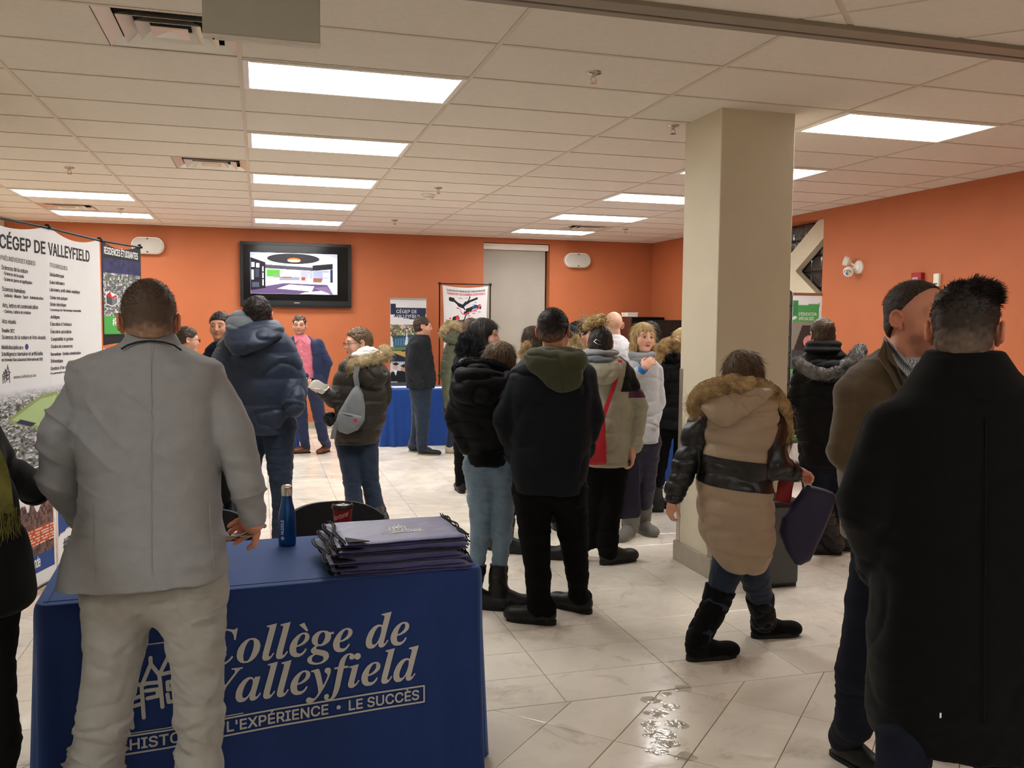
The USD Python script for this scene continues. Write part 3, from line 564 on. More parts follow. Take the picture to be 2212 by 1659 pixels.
# residence panel on the right-hand column
UR0, UR1 = CUM[2] + .012, CUM[3]
ZR = pop_uz(225, 747)[1]
obj('residence_panel', panel(UR0, UR1, ZR, ZT, 0, .05, .015, 21, 25), flat('panel_navy', '#14171d', .6) or 'panel_navy', pd, label='dark panel headed with student residences', smooth=True)
ua, za = pop_uz(222, 588); ub, zb = pop_uz(300, 571); zgr = pop_uz(230, 683)[1]; zgb = pop_uz(230, 722)[1]; zsk = pop_uz(222, 562)[1]
rb0, rb1 = pop_uz(232, 657), pop_uz(254, 632)
def res_sky(u, v): n = meshkit.noise(np.stack([u * 30, v * 30, u * 0], -1), 4); return np.stack([.13 + .1 * n, .14 + .1 * n, .27 + .15 * n], -1)
bu = (rb1[0] - rb0[0]); bz = (rb1[1] - rb0[1])
def bp(*q): return Polygon([(rb0[0] + a * bu, rb0[1] + b * bz) for a, b in q])
picture('residence_print', lambda u, v: pop_fn(.0016)(u, v), UR0 + .015, UR1 - .012, ZR + .06, zsk + .02, 100, 150,
        [(None, res_sky), (lambda u, v: v < za - .0, lambda u, v: town(u, v, .022, .14, 5, (.88, .9, .95))), (bp((-.15, .0), (.5, -.2), (1.1, .1), (1.1, .75), (.2, 1.1), (-.15, .9)), '#e9e4e2'), (bp((-.08, .05), (.5, -.12), (.5, .5), (-.08, .75)), '#4a4e52'), (bp((.5, -.12), (1.02, .12), (1.02, .6), (.5, .45)), '#787c80'), (bp((-.08, .75), (.5, .45), (1.02, .65), (.9, .8), (.5, .62), (.3, 1.05)), '#c3282f'),
         (lambda u, v: v < zgr, '#4fa84c'), (lambda u, v: v < zgb, '#15181c')], pd)
(tu0, tz0), (tu1, tz1) = pop_uz(*z4(930, 362)), pop_uz(*z4(1235, 418))
obj('residence_lettering', lettering('RÉSIDENCES ÉTUDIANTES', None, .046, width=tu1 - tu0, bold=True, depth=.0008, fn=lambda v: pop_fn(v[:, 2] + .0022)(tu0 + v[:, 0], tz0 + (tz1 - tz0) * v[:, 0] / (tu1 - tu0) + v[:, 1])), 'ink_white', pd, smooth=False)
obj('hashtag_lettering', lettering('#Rés', None, .05, width=.1, bold=True, depth=.0008, fn=lambda v: pop_fn(v[:, 2] + .0022)(pop_uz(244, 703)[0] + v[:, 0], pop_uz(244, 703)[1] + v[:, 1])), 'ink_white', pd, smooth=False)
obj('lower_panel', panel(UR0, UR1, .05, ZR - .012, 0, .03, 0), 'banner_white', pd, smooth=True)
yf = pop_uz(256, 738)
picture('yellow_print', lambda u, v: pop_fn(.0016)(u, v), UR0 + .15, UR1 - .02, ZR - .2, ZR - .12, 40, 14, [(None, '#dcd9d8'), (lambda u, v: ((u - yf[0] - .1) / .16) ** 2 + ((v - ZR + .19) / .065) ** 2 < 1, '#d9b02f')], pd)
# lower panels of the two left columns
obj('lower_panel', panel(.0, CUM[1] - .012, .05, ZM - .03, 0, .03, .03), 'banner_white', pd, smooth=True)
obj('lower_panel', panel(CUM[1] + .012, CUM[2] - .012, .05, ZM - .03, 0, .03, .03), 'banner_white', pd, smooth=True)
zc1, zc0, zo1, zo0, zb1, zb0 = [pop_uz(100, y)[1] for y in (1085, 1195, 1132, 1168, 1190, 1232)]
def crowd_edge(u, v): return v < zc1 + .05 * meshkit.noise(np.stack([u * 40, u * 0, u * 0], -1), 9) - .02 + .02 * np.sin(u * 60)
def micro(u, v): return np.where((((v * 60) % 1.0 < .45) & (hashc(np.floor(u * 70).astype(np.int64), np.floor(v * 60).astype(np.int64), 3) > .35) & (u > CUM[1] - .35))[..., None], np.array([.93, .80, .72]), np.array([.72, .30, .17]))
picture('crowd_print', lambda u, v: pop_fn(.0016)(u, v), .02, CUM[1] - .03, .15, ZM - .07, 160, 150,
        [(None, '#e3dedd'), (lambda u, v: (v > zc1 + .15) & (v < zc1 + .19) & (hashc(np.floor(u * 90).astype(np.int64), np.floor(v * 150).astype(np.int64), 2) > .45) & (u > .25) & (u < .66), '#c4552f'), (crowd_edge, lambda u, v: crowd(u, v)), (lambda u, v: (v < zo1) & (v > zo0), micro), (lambda u, v: v < zb1, '#1f3f82'), (lambda u, v: v < zb0 - .0, '#e3e0e0')], pd)
(ha, hz), (hb, hz2) = pop_uz(52, 1232), pop_uz(88, 1222)
hz = pop_uz(88, 1222)[1]
obj('slogan_lettering', lettering('eLeMonde', None, .062, width=hb - ha, bold=True, depth=.0008, fn=lambda v: pop_fn(v[:, 2] + .0024)(ha + v[:, 0], hz + v[:, 1])), 'ink_white', pd, smooth=False)
q1, q2 = pop_uz(130, 1158)[1], pop_uz(130, 1218)[1]
picture('blue_print', lambda u, v: pop_fn(.0016)(u, v), CUM[1] + .03, CUM[2] - .03, .09, ZM - .07, 60, 60, [(None, '#1f3f82'), (lambda u, v: (v < q1 + .12 * (u - CUM[1])) & (v > q2 + .12 * (u - CUM[1])), '#e3e0e0')], pd)
(hu, hz3) = pop_uz(137, 1190)
obj('hashtag_lettering', lettering('#F', None, .07, bold=True, depth=.0008, fn=lambda v: pop_fn(v[:, 2] + .0024)(hu + v[:, 0], hz3 + v[:, 1])), 'ink_dark', pd, smooth=False)

# ---- wall television --------------------------------------------------------------------
tvx0, tvx1, tvz0, tvz1, tvy = -.267, 1.343, 1.84, 2.794, WY1
tv = thing('television', 'large black flat television on the orange far wall showing an interior rendering', 'television', ((tvx0 + tvx1) / 2, tvy - .06, tvz0))
obj('cabinet', bx(tvx0, tvx1, tvy - .10, tvy - .03, tvz0, tvz1, .006), 'black_plastic', tv)
obj('wall_bracket', bx(.2, .9, tvy - .035, tvy, 2.05, 2.6), 'pole_black', tv)
fw = .045
obj('bezel', [bx(tvx0, tvx1, tvy - .108, tvy - .099, tvz1 - fw, tvz1, .003), bx(tvx0, tvx1, tvy - .108, tvy - .099, tvz0 + .03, tvz0 + .10, .003), bx(tvx0, tvx0 + fw, tvy - .108, tvy - .099, tvz0 + .1, tvz1 - fw, .002), bx(tvx1 - fw, tvx1, tvy - .108, tvy - .099, tvz0 + .1, tvz1 - fw, .002)], flat('bezel_grey', '#1b1d20', .3) or 'bezel_grey', tv)
obj('screen_glass', bx(tvx0 + fw, tvx1 - fw, tvy - .103, tvy - .0995, tvz0 + .1, tvz1 - fw), flat('screen_black', '#050507', .15) or 'screen_black', tv)
obj('speaker_bar', bx(.28, .80, tvy - .109, tvy - .099, tvz0 + .008, tvz0 + .028, .002), 'black_plastic', tv)
obj('maker_badge', bx(.50, .58, tvy - .1088, tvy - .107, tvz0 + .06, tvz0 + .07), 'ink_silver', tv)
E_ = lambda cx, cy, rx, ry: affinity.scale(LineString([(cx, cy), (cx + 1e-6, cy)]).buffer(1, quad_segs=16), rx, ry, origin=(cx, cy))
R_ = lambda a, b, c, d: sbox(a, b, c, d)
tvl = [(None, '#e8ecff'), (R_(0, 0, 1, .30), '#b9c6ee'), (E_(.49, .17, .52, .20), '#e4e9fb'), (E_(.49, .135, .30, .125), '#27262e'), (E_(.497, .165, .078, .055), '#d9742a'), (E_(.497, .185, .074, .036), '#ffe0b4'),
       (poly((.17, .29), (.72, .34), (.72, .42), (.17, .38)), '#4a4a55'), (poly((.17, .38), (.72, .42), (.72, .60), (.17, .62)), '#f2f3fb'), (R_(.185, .41, .335, .58), '#56b03c'), (R_(.26, .50, .335, .6), '#7c9c70'), (R_(.49, .40, .525, .6), '#b4bccf'), (R_(.57, .42, .71, .62), '#a6aabf'), (R_(.33, .58, .56, .66), '#8d8fa6'), (R_(.36, .575, .47, .6), '#a8452f'), (R_(.58, .58, .625, .66), '#9c4a33'), (R_(.655, .50, .675, .70), '#c9d2e8'),
       (poly((.71, .29), (.945, .235), (.945, .37), (.71, .42)), '#1d1c22'), (R_(.715, .41, .90, .60), '#9aa4c4'), (R_(.83, .46, .9, .58), '#eef2ff'), (poly((.715, .60), (.83, .60), (.81, .72), (.715, .71)), '#8e5a4e'), (poly((.86, .62), (.9, .6), (.9, .74), (.79, .74)), '#dfe4f4'), (R_(.915, .38, .945, .78), '#2c3550'), (R_(.945, .15, 1, .82), '#dde4fb'),
       (poly((0, .70), (1, .70), (1, 1), (0, 1)), '#dfe0f2'), (poly((.0, .88), (.38, .735), (.88, .76), (.95, 1), (0, 1)), '#5d4a72'), (poly((.30, .87), (.44, .765), (.73, .80), (.70, .93)), '#efecf6'), (poly((.62, .95), (.84, .90), (.92, 1), (.55, 1)), '#f1f0f8'), (poly((.72, .84), (.88, .80), (.95, 1), (.8, .9)), '#7b668f'),
       (poly((0, .12), (.17, .24), (.17, .86), (0, .92)), '#15161d'), (R_(.012, .24, .05, .36), '#b9c8f2'), (R_(.065, .26, .105, .37), '#c6d2f5'), (R_(.012, .42, .04, .66), '#e7ecfb'), (R_(.055, .40, .10, .60), '#3c3f55'), (R_(.02, .72, .1, .84), '#4a4d63'), (R_(.135, .34, .15, .80), '#e3e8fa'), (R_(.125, .46, .16, .49), '#15161d'), (R_(.125, .62, .16, .65), '#15161d')]
sx0, sx1, sz0, sz1 = -.122, 1.137, 2.035, 2.640
picture('screen_picture', plane_fn((sx0, tvy - .1045, sz1), (sx1 - sx0, 0, 0), (0, 0, -(sz1 - sz0))), 0, 1, 0, 1, 400, 200, tvl, tv, 'print_screen', label='lit screen image of a bright lobby', inv=True)

# ---- wall speakers, emergency lamp, alarm ------------------------------------------------
mat('speaker_grey', '#b6b1a6', .6, .03, 5, .3, 900, .001)
for cx, cz, lb in ((-1.52, 2.69, 'oval pale grey wall speaker behind the residence banner'), (4.995, 2.663, 'oval pale grey wall speaker beside the window blind')):
    st = LineString([(cx - .10, cz), (cx + .10, cz)])
    t = thing('wall_speaker', lb, 'speaker', (cx, WY1 - .07, cz))
    fr = lambda y: ((0, y, 0), (1, 0, 0), (0, 0, 1), (0, -1, 0))
    obj('housing', cat_m([extr(st.buffer(.118), .09, fr(WY1 - .01)), extr(st.buffer(.11), .025, fr(WY1 - .1))]), 'white_plastic', t)
    obj('grille', extr(st.buffer(.104), .012, fr(WY1 - .122)), 'speaker_grey', t)
    for s in (1, -1): obj('marker', extr(Polygon([(cx - .018, cz + s * .1), (cx + .018, cz + s * .1), (cx, cz + s * .078)]), .002, fr(WY1 - .1335)), 'black_plastic', t)
    obj('bracket', bx(cx - .04, cx + .04, WY1 - .012, WY1, cz - .05, cz + .05), 'black_plastic', t)
t = thing('emergency_lamp', 'white twin-head emergency lamp on the orange right wall', 'emergency light', (WX1 - .05, 8.35, 2.29))
def disc(c, ax, prof, n=20):
    v, f = lathe(prof, n=n); ax = np.asarray(ax, float) / np.linalg.norm(ax); a = np.cross(ax, (0, .2, 1.)); a /= np.linalg.norm(a); b = np.cross(ax, a)
    return np.asarray(c) + v[:, :1] * a + v[:, 1:2] * b + v[:, 2:3] * ax, f
obj('mount', disc((WX1, 8.33, 2.285), (-1, 0, 0), [(0, 0), (.075, 0), (.075, .02), (.05, .045), (0, .05)]), 'white_plastic', t)
for c, ax in (((WX1 - .09, 8.40, 2.345), (-.6, .6, .25)), ((WX1 - .09, 8.38, 2.245), (-.8, -.5, -.35))):
    ax = np.array(ax); obj('lamp_arm', tube([(WX1 - .04, 8.34, 2.29), np.array(c)], .013), 'white_plastic', t)
    obj('lamp_head', disc(np.array(c) - ax * .03, ax, [(0, 0), (.025, .0), (.052, .03), (.056, .075), (.05, .08), (0, .08)]), 'white_plastic', t)
    obj('lens', disc(np.array(c) + ax / np.linalg.norm(ax) * .052, ax, [(0, 0), (.042, 0), (.03, .006), (0, .008)]), 'chrome', t)
t = thing('fire_alarm', 'small red fire alarm box on the orange right wall', 'fire alarm', (WX1 - .02, 7.4, 2.07))
obj('box', bx(WX1 - .05, WX1, 7.33, 7.47, 2.08, 2.175, .006), flat('alarm_red', '#a31420', .4) or 'alarm_red', t)
obj('strobe_lens', bx(WX1 - .062, WX1 - .048, 7.36, 7.44, 2.10, 2.13, .004), flat('alarm_lens', '#c9a8a4', .2) or 'alarm_lens', t)
t = thing('wall_box', 'small upright white box on the right wall beside the red alarm', 'wall box', (WX1 - .02, 7.14, 2.03))
obj('cover', bx(WX1 - .035, WX1, 7.105, 7.18, 2.03, 2.155, .006), 'white_plastic', t)
obj('grille_slot', bx(WX1 - .0365, WX1 - .034, 7.12, 7.165, 2.05, 2.06), 'bezel_grey', t)

# ---- banners ------------------------------------------------------------------------------
def rollup(name, label, o, w, z0, z1, layers, texts, nu=70, nv=170, ry=1):
    """retractable banner facing -y: picture u 0..1 left-right, v 0..1 top-down"""
    x, y = o; t = thing(name, label, 'banner', (x + w / 2, y, 0))
    obj('cassette', bx(x - .01, x + w + .01, y - .06, y + .08, .0, .085, .02), 'steel_brushed', t)
    obj('mast', tube([(x + w / 2, y + .02, .08), (x + w / 2, y + .02, z1 - .01)], .009), 'steel_brushed', t)
    obj('top_rail', bx(x - .004, x + w + .004, y - .008, y + .012, z1 - .015, z1 + .012, .003), 'steel_brushed', t)
    obj('panel', bx(x, x + w, y, y + .002, z0, z1 - .01), 'banner_white', t)
    picture('printed_face', plane_fn((x, y - .0012, z1 - .014), (w, 0, 0), (0, 0, -(z1 - .014 - z0))), 0, 1, 0, 1, nu, nv, layers, t, inv=True)
    H = z1 - .014 - z0
    for k, (s, u, v, h, wd, ink) in enumerate(texts):
        obj('lettering', lettering(s, ((x + u * w, y - .0016, z1 - .014 - v * H), (1, 0, 0), (0, 0, 1), (0, -1, 0)), h, width=wd * w, bold=False, depth=.0008), ink, t, smooth=False)
    return t
H1 = 1.97
def vv(py): return (H1 - .014 - ony(880, py, 12.6)[2]) / (H1 - .014 - .09)
def seaside(u, v):
    c = town(u, v * 1.6, .04, .30, 21, (1.0, .78, .62)); return np.clip(c, 0, 1)
cg = [(None, '#d7d6d6'), (lambda u, v: v > vv(706), '#b7c3cf'), (poly((0, vv(657)), (.15, vv(657)), (.15, vv(664)), (1, vv(664)), (.97, vv(693)), (.0, vv(684))), '#222a49'), (poly((0, vv(680)), (.12, vv(679)), (.12, vv(683)), (0, vv(687))), '#d7d6d6'),
      (lambda u, v: (v > vv(702)) & (v < vv(759)), seaside), (lambda u, v: (v > vv(718)) & (v < vv(762)) & (hashc(np.floor(u * 9).astype(np.int64), np.floor(v * 60).astype(np.int64), 8) > .6), '#7d8f4a'), (poly((.03, vv(727)), (.95, vv(720)), (.95, vv(752)), (.03, vv(752))), '#2f4a55'), (poly((.06, vv(733)), (.6, vv(727)), (.6, vv(748)), (.06, vv(748))), '#37607a'),
      (lambda u, v: (v > vv(732)) & (v < vv(747)) & (u > .1) & (u < .58) & ((u * 14) % 1 < .4) & ((v * 90) % 1 < .5), '#6fa0b4'), (poly((.0, vv(722)), (.06, vv(730)), (.10, vv(756)), (0, vv(756))), '#d8dadb'), (poly((.40, vv(745)), (.46, vv(715)), (.50, vv(745))), '#d8dadb'), (lambda u, v: (v > vv(749)) & (v < vv(757)), '#5f7d43'),
      (lambda u, v: v > vv(757), '#1c2338'), (poly((0, vv(757)), (.9, vv(762)), (.4, vv(771)), (0, vv(760))), '#b99a54'), (lambda u, v: v > vv(781), '#c8c9cf'), (lambda u, v: (v > vv(781)) & (((u * 17) % 1 < .35)) & (v < vv(785)), '#1c2338'),
      (E_(.14, vv(793), .08, .020), '#caa896'), (E_(.36, vv(797), .075, .019), '#b88d78'), (E_(.62, vv(795), .075, .019), '#caa896'), (poly((.04, vv(786)), (.15, vv(782)), (.27, vv(786)), (.15, vv(790))), '#121317'), (poly((.27, vv(790)), (.37, vv(786)), (.47, vv(790)), (.37, vv(794))), '#121317'), (poly((.53, vv(788)), (.62, vv(784)), (.72, vv(788)), (.62, vv(792))), '#121317'),
      (poly((0, vv(804)), (.22, vv(800)), (.45, vv(803)), (.8, vv(800)), (1, vv(805)), (1, vv(828)), (0, vv(824))), '#17181e'), (poly((.09, vv(800)), (.19, vv(800)), (.15, vv(811))), '#e6e6ea'), (lambda u, v: v > vv(826), '#4b5260'), (lambda u, v: v > vv(840), '#22252f')]
x0 = ony(843, 644, 12.6)[0]; x1 = ony(921, 645, 12.6)[0]
rollup('rollup_banner', 'retractable college banner with navy title band behind the far blue table', (x0, 12.6), x1 - x0, .09, H1, cg,
       [('CÉGEP DE', .17, vv(676.5), .048, .56, 'ink_white'), ('VALLEYFIELD', .17, vv(687), .048, .64, 'ink_white')])
# map banner on a black pole frame
yb = 12.95; a0, a1 = ony(953, 614, yb), ony(1057, 616, yb); zb1_ = a0[2]; mw = a1[0] - a0[0]
t = thing('map_banner', 'white transit map banner laced to a black pole frame, left of the blind', 'banner', (a0[0] + mw / 2, yb, 0))
gx, gz = np.meshgrid(np.linspace(0, 1, 25), np.linspace(0, 1, 25), indexing='ij')
def mapfn(off=0.0):
    def fn(u, v):
        u, v = np.broadcast_arrays(np.asarray(u, float), np.asarray(v, float)); ins = .035 * np.sin(np.pi * v) ** .8
        return np.stack([a0[0] + .02 + (mw - .04) * (ins + u * (1 - 2 * ins)), np.full(u.shape, yb) - .012 * np.sin(np.pi * u) - off, zb1_ - .015 - .03 * np.sin(np.pi * u) * (1 - v) - v * 1.42], -1)
    return fn
obj('fabric', sheet(mapfn()(gx, gz), .003), 'banner_white', t, smooth=True)
for k, x in enumerate((a0[0] - .02, a1[0] + .02)):
    obj('pole', tube([(x, yb + .02, .03), (x, yb + .02, zb1_ + .02)], .011), 'pole_black', t)
    for z in (zb1_ + .01, zb1_ - .70, zb1_ - 1.36): obj('corner_joint', bx(x - .02, x + .02, yb - .0, yb + .04, z - .02, z + .02, .008), 'pole_black', t)
    obj('foot', bx(x - .03, x + .03, yb - .2, yb + .2, 0, .03, .008), 'pole_black', t)
obj('top_bar', tube([(a0[0] - .02, yb + .02, zb1_ + .01), (a1[0] + .02, yb + .02, zb1_ + .01)], .009), 'pole_black', t)
def mz(py): return (zb1_ - .015 - ony(1005, py, yb)[2]) / 1.42
def mu(px): return (ony(px, 650, yb)[0] - a0[0] - .02) / (mw - .04)
zz = lambda x, y: (mu(800 + x / 4.148), mz(480 + y / 4.148))
mpl = lambda w, *q: affinity.scale(LineString([zz(*p) for p in q]).buffer(w), 1, 1)
mp_ = union_all([mpl(.022, (706, 684), (742, 688)), mpl(.014, (742, 690), (785, 725)), mpl(.020, (785, 727), (825, 742), (852, 712)), mpl(.012, (852, 712), (882, 690)), mpl(.010, (825, 745), (845, 768)), mpl(.022, (862, 778), (905, 765)), mpl(.018, (905, 758), (950, 744), (994, 757)), mpl(.016, (842, 800), (880, 802))])
riv = [[zz(862, 715), zz(900, 690), zz(960, 670)], [zz(878, 700), zz(890, 655)], [zz(860, 810), zz(838, 868), zz(790, 885)]]
ML = [(None, '#e0ddde'), (lambda u, v: v > mz(690), '#55a24a'), (lambda u, v: v > mz(732), '#e0ddde'), (mp_, '#161b20'), (union_all([LineString(r).buffer(.012) for r in riv]), '#161b20'), (Polygon([zz(900, 745), zz(950, 738), (zz(990, 755)), zz(930, 765)]), '#1c4f8f'), (Polygon([zz(735, 840), zz(790, 822), zz(780, 845), zz(750, 890), zz(720, 880)]), '#1d2126'), (Point_ if False else E_(*zz(778, 850), .045, .02), '#d23b33'),
      (union_all([LineString([zz(800, 765), zz(812, 800), zz(840, 815), zz(900, 790), zz(985, 760)]).buffer(.006), E_(*zz(982, 735), .035, .012), E_(*zz(982, 748), .03, .006), E_(*zz(706, 858), .025, .010), E_(*zz(780, 760), .04, .006), E_(*zz(945, 785), .05, .005), E_(*zz(930, 805), .04, .005), E_(*zz(885, 828), .04, .005)]), '#cf5552'), (union_all([E_(*zz(805, 668), .05, .005), E_(*zz(945, 708), .03, .005), E_(*zz(935, 728), .045, .005), E_(*zz(985, 796), .035, .005), E_(*zz(860, 664), .02, .004)]), '#8f8f98')]
picture('map_print', lambda u, v: mapfn(.0016)(u, v), .05, .95, .03, .97, 170, 280, ML, t, inv=True)
def maptext(s, a, b, h, ink):
    (ua, va), (ub, vb) = zz(*a), zz(*b); wd = (ub - ua)
    def fn(v): uu_ = ua + wd * v[:, 0] / v[:, 0].max(); return mapfn(.002 + 0)(uu_, np.full(len(v), (va + vb) / 2) - v[:, 1] / 1.42) - np.array([0, 1, 0]) * v[:, 2:3]
    obj('lettering', lettering(s, None, h, width=1.0, bold=True, depth=.0008, fn=fn), ink, t, smooth=False)
maptext('À moins de 45 minutes au sud-ouest de Montréal!', (680, 612), (1030, 612), .030, 'ink_dark')
maptext('TRANSPORT EN COMMUN DISPONIBLE', (680, 643), (1032, 643), .033, 'ink_red')
# special-education banner and its neighbour behind the column
gz1 = 1.965; gy = 8.0
def gv(py): return (gz1 - .014 - ony(1740, py, gy)[2]) / (gz1 - .014 - .09)
q0, q1_ = ony(1713, 634, gy)[0], ony(1776, 632, gy)[0]; gw = q1_ - q0
gu = lambda px: (ony(px, 660, gy)[0] - q0) / gw
GLy = [(None, '#dfe3e6'), (lambda u, v: v > gv(672), '#d7dade'), (poly((0, gv(650)), (.2, gv(648)), (.2, gv(660)), (.92, gv(655)), (.90, gv(694)), (0, gv(697))), '#4f9b5a'), (poly((.0, gv(650)), (.17, gv(648)), (.17, gv(682)), (0, gv(684))), '#3c8a52'), (poly((0, gv(685)), (.14, gv(683)), (.14, gv(688)), (0, gv(692))), '#dfe3e6'),
       (lambda u, v: v > gv(696), '#8d877c'), (poly((.05, gv(760)), (.35, gv(703)), (.75, gv(703)), (.95, gv(760))), '#3a3433'), (E_(.62, gv(738), .22, .035), '#d58f8d'), (lambda u, v: v > gv(757), '#44484e'), (lambda u, v: v > gv(796), '#59b04d'), (lambda u, v: v > gv(806), '#6d7885')]
rollup('rollup_banner', 'green special-education retractable banner in front of the glass blocks', (q0, gy), gw, .09, gz1, GLy, [("D'ÉDUCATION", .22, gv(681.5), .031, .60, 'ink_white'), ('SPÉCIALISÉE', .22, gv(691.5), .031, .52, 'ink_white')], 60, 160)
rollup('rollup_banner', 'retractable banner with orange band, mostly hidden behind the column', (q0 - .585, gy + .06), .565, .09, gz1 + .02, [(None, '#dfe3e6'), (lambda u, v: (v > gv(657)) & (v < gv(697)), '#d98a3a'), (lambda u, v: v > gv(697), '#5b6a8e')], [], 20, 60)

# ---- tables with blue cloths -----------------------------------------------------------------
mat('cloth_blue', '#172f66', .75, .06, 5, .25, 700, .001, sheen=.5, spec=.25, fold=.004, fs=2.2, tint=(.25, .45, 1.0))
mat('cloth_blue_deep', '#1a3f86', .8, .06, 5, .25, 700, .001, sheen=.1, spec=.2)
def cloth(o, ang, L, W, H, r=.05, drop=0.0, flare=.02, folds=.035, nfold=5, seed=0, front_flat=True):
    """fitted floor-length cloth; o = front left top corner, ux along the front"""
    ca, sa = math.cos(ang), math.sin(ang); ux, uy = np.array([ca, sa]), np.array([-sa, ca])
    base = sbox(r, r, L - r, W - r).exterior
    per = []
    for (cx, cy, a0_) in ((L - r, r, -90), (L - r, W - r, 0), (r, W - r, 90), (r, r, 180)):
        for a in np.linspace(a0_, a0_ + 90, 9): per.append((cx + r * math.cos(math.radians(a)), cy + r * math.sin(math.radians(a)), math.cos(math.radians(a)), math.sin(math.radians(a))))
    per = np.array(per); P = [];
    for k in range(len(per)):
        a, b = per[k], per[(k + 1) % len(per)]; d = np.hypot(*(b - a)[:2]); n = max(1, int(d / .02))
        for t_ in range(n): P.append(a + (b - a) * t_ / n)
    P = np.array(P); P[:, 2:] /= np.linalg.norm(P[:, 2:], axis=1, keepdims=True); n = len(P)
    corner = np.exp(-np.min([np.hypot(P[:, 0] - cx, P[:, 1] - cy) for cx, cy in ((0, 0), (L, 0), (L, W), (0, W))], axis=0) / .085)
    s = np.r_[0, np.cumsum(np.hypot(*np.diff(P[:, :2], axis=0).T))]
    lv = np.r_[0, .006, .014, np.linspace(.03, 1, 26)]
    rows = []
    for l in lv:
        rnd = .012 * (1 - math.exp(-l * 60)) - .012
        amp = folds * l ** 1.1 * corner + .004 * l * (1 if not front_flat else .6)
        off = rnd + flare * l + amp * np.sin(s * 2 * np.pi / .105 + seed) + .02 * l * corner
        z = H - .0 - (.012 * min(1, l * 60)) * 1 - l * (H - .012 - drop) * (1 if l > .02 else 0) - (0.0)
        z = H - l * (H - .004 - drop)
        q = P[:, :2] + P[:, 2:] * off[:, None]
        rows.append(np.c_[np.asarray(o[:2]) + q[:, :1] * ux + q[:, 1:] * uy, np.full(n, z) + (.006 * np.sin(s * 9 + seed) * corner if l == 1 else 0)])
    V = np.vstack(rows); f = []
    for k in range(len(lv) - 1):
        i = np.arange(n); j = (i + 1) % n; a, b, c, d = k * n + i, k * n + j, (k + 1) * n + j, (k + 1) * n + i
        f += [np.stack([a, d, c], 1), np.stack([a, c, b], 1)]
    c0 = len(V); ctr = np.asarray(o[:2]) + L / 2 * ux + W / 2 * uy
    V = np.vstack([V, [[*ctr, H]]]); i = np.arange(n); f.append(np.stack([i, (i + 1) % n, np.full(n, c0)], 1))
    return V, np.vstack(f), ux, uy
def table(name, label, clabel, o, ang, L, W, H, mtl, **k):
    c = np.array([o[0] + (L * math.cos(ang) - W * math.sin(ang)) / 2, o[1] + (L * math.sin(ang) + W * math.cos(ang)) / 2])
    V, f, ux, uy = cloth(o, ang, L, W, H, **k)
    t = thing(name, label, 'table', (*c, 0))
    fr = ((*o[:2], 0), (*ux, 0), (*uy, 0), (0, 0, 1))
    obj('tabletop', place(bx(.02, L - .02, .02, W - .02, H - .035, H - .006, .004), fr), flat('table_top', '#8a8278', .5) or 'table_top', t)
    for a in (.12, L - .12):
        for b in (.1, W - .1): obj('leg', place(cat_m([tube([(a, b, 0.0), (a, b, H - .034)], .016)]), fr), 'steel_brushed', t)
    c_ = thing('tablecloth', clabel, 'tablecloth', (*c, 0))
    return V, f, ux, uy, t, c_
to = np.array([-.69, 2.962]); ta = math.radians(3.4); TL, TW, TH = 1.475, .685, .75
V, f, ux, uy, t, tc = table('folding_table', 'front folding table under the blue college tablecloth', 'royal blue fitted tablecloth with large silver college lettering', to, ta, TL, TW, TH, 'cloth_blue', r=.055, flare=.012, folds=.05, seed=1.0)
obj('cloth', (V, f), 'cloth_blue', tc, smooth=60)
def fr_table(s, y, z=TH): p = to + s * ux + y * uy; return np.array([p[0], p[1], z])
obj('hem_seam', tube([fr_table(.03, .045, TH + .0005), fr_table(TL - .03, .045, TH + .0005)], .0013, 6), flat('seam_navy', '#122a5c', .8) or 'seam_navy', tc)
obj('hem_seam', tube([fr_table(.045, .03, TH + .0005), fr_table(.045, TW - .03, TH + .0005)], .0013, 6), 'seam_navy', tc)
obj('hem_seam', tube([fr_table(TL - .045, .03, TH + .0005), fr_table(TL - .045, TW - .03, TH + .0005)], .0013, 6), 'seam_navy', tc)
FY = -.0045
def front(v, x0=0.0, z0=0.0, k=1.0):
    """lettering laid on the front drop: v x along the cloth, y up"""
    s = v[:, 0] * k + x0; z = v[:, 1] * k + z0; l = (TH - z) / TH
    off = -.012 * np.exp(-l * 60) + .012 * l + .0024 * l * 1.0 + .004 * l * .6 * 1.0 + .0012
    p = to + s[:, None] * ux - (off + v[:, 2])[:, None] * uy
    return np.c_[p, z]
sx = lambda x: (x - to[0])
K = .00072
for key, xr, z in (('a', .500, .503), ('b', .534, .372)):
    P = glyph_poly(key); w = P.bounds[2]
    v_, f_ = extr(P, .8); vv_ = v_.copy(); vv_[:, 2] *= .0012
    obj('title_lettering', (front(np.c_[vv_[:, 0] * K, vv_[:, 1] * K, vv_[:, 2]], sx(xr) - w * K, z), f_), 'ink_silver', tc, smooth=False)
wx, wz = [-.47, -.30, -.125, .04, .2, .38, .553], [.247, .250, .263, .272, .277, .283, .286]
def waved(v, s0, k): return np.c_[v[:, 0] + s0, v[:, 1] + np.interp(v[:, 0] + s0, sx(np.array(wx)), wz), v[:, 2]]
ln = np.linspace(sx(-.462), sx(.553), 60); wb_ = np.interp(ln, sx(np.array(wx)), wz)
frame_l = union_all([LineString(np.c_[ln, wb_]).buffer(.0028), LineString(np.c_[ln, wb_ + .058]).buffer(.0028), LineString([(ln[0], wb_[0]), (ln[0], wb_[0] + .058)]).buffer(.0028), LineString([(ln[-1], wb_[-1]), (ln[-1], wb_[-1] + .058)]).buffer(.0028), LineString([(sx(-.46), .595), (sx(-.17), .602)]).buffer(.002), LineString(np.c_[ln, wb_ + .066][:24]).buffer(.0016)])
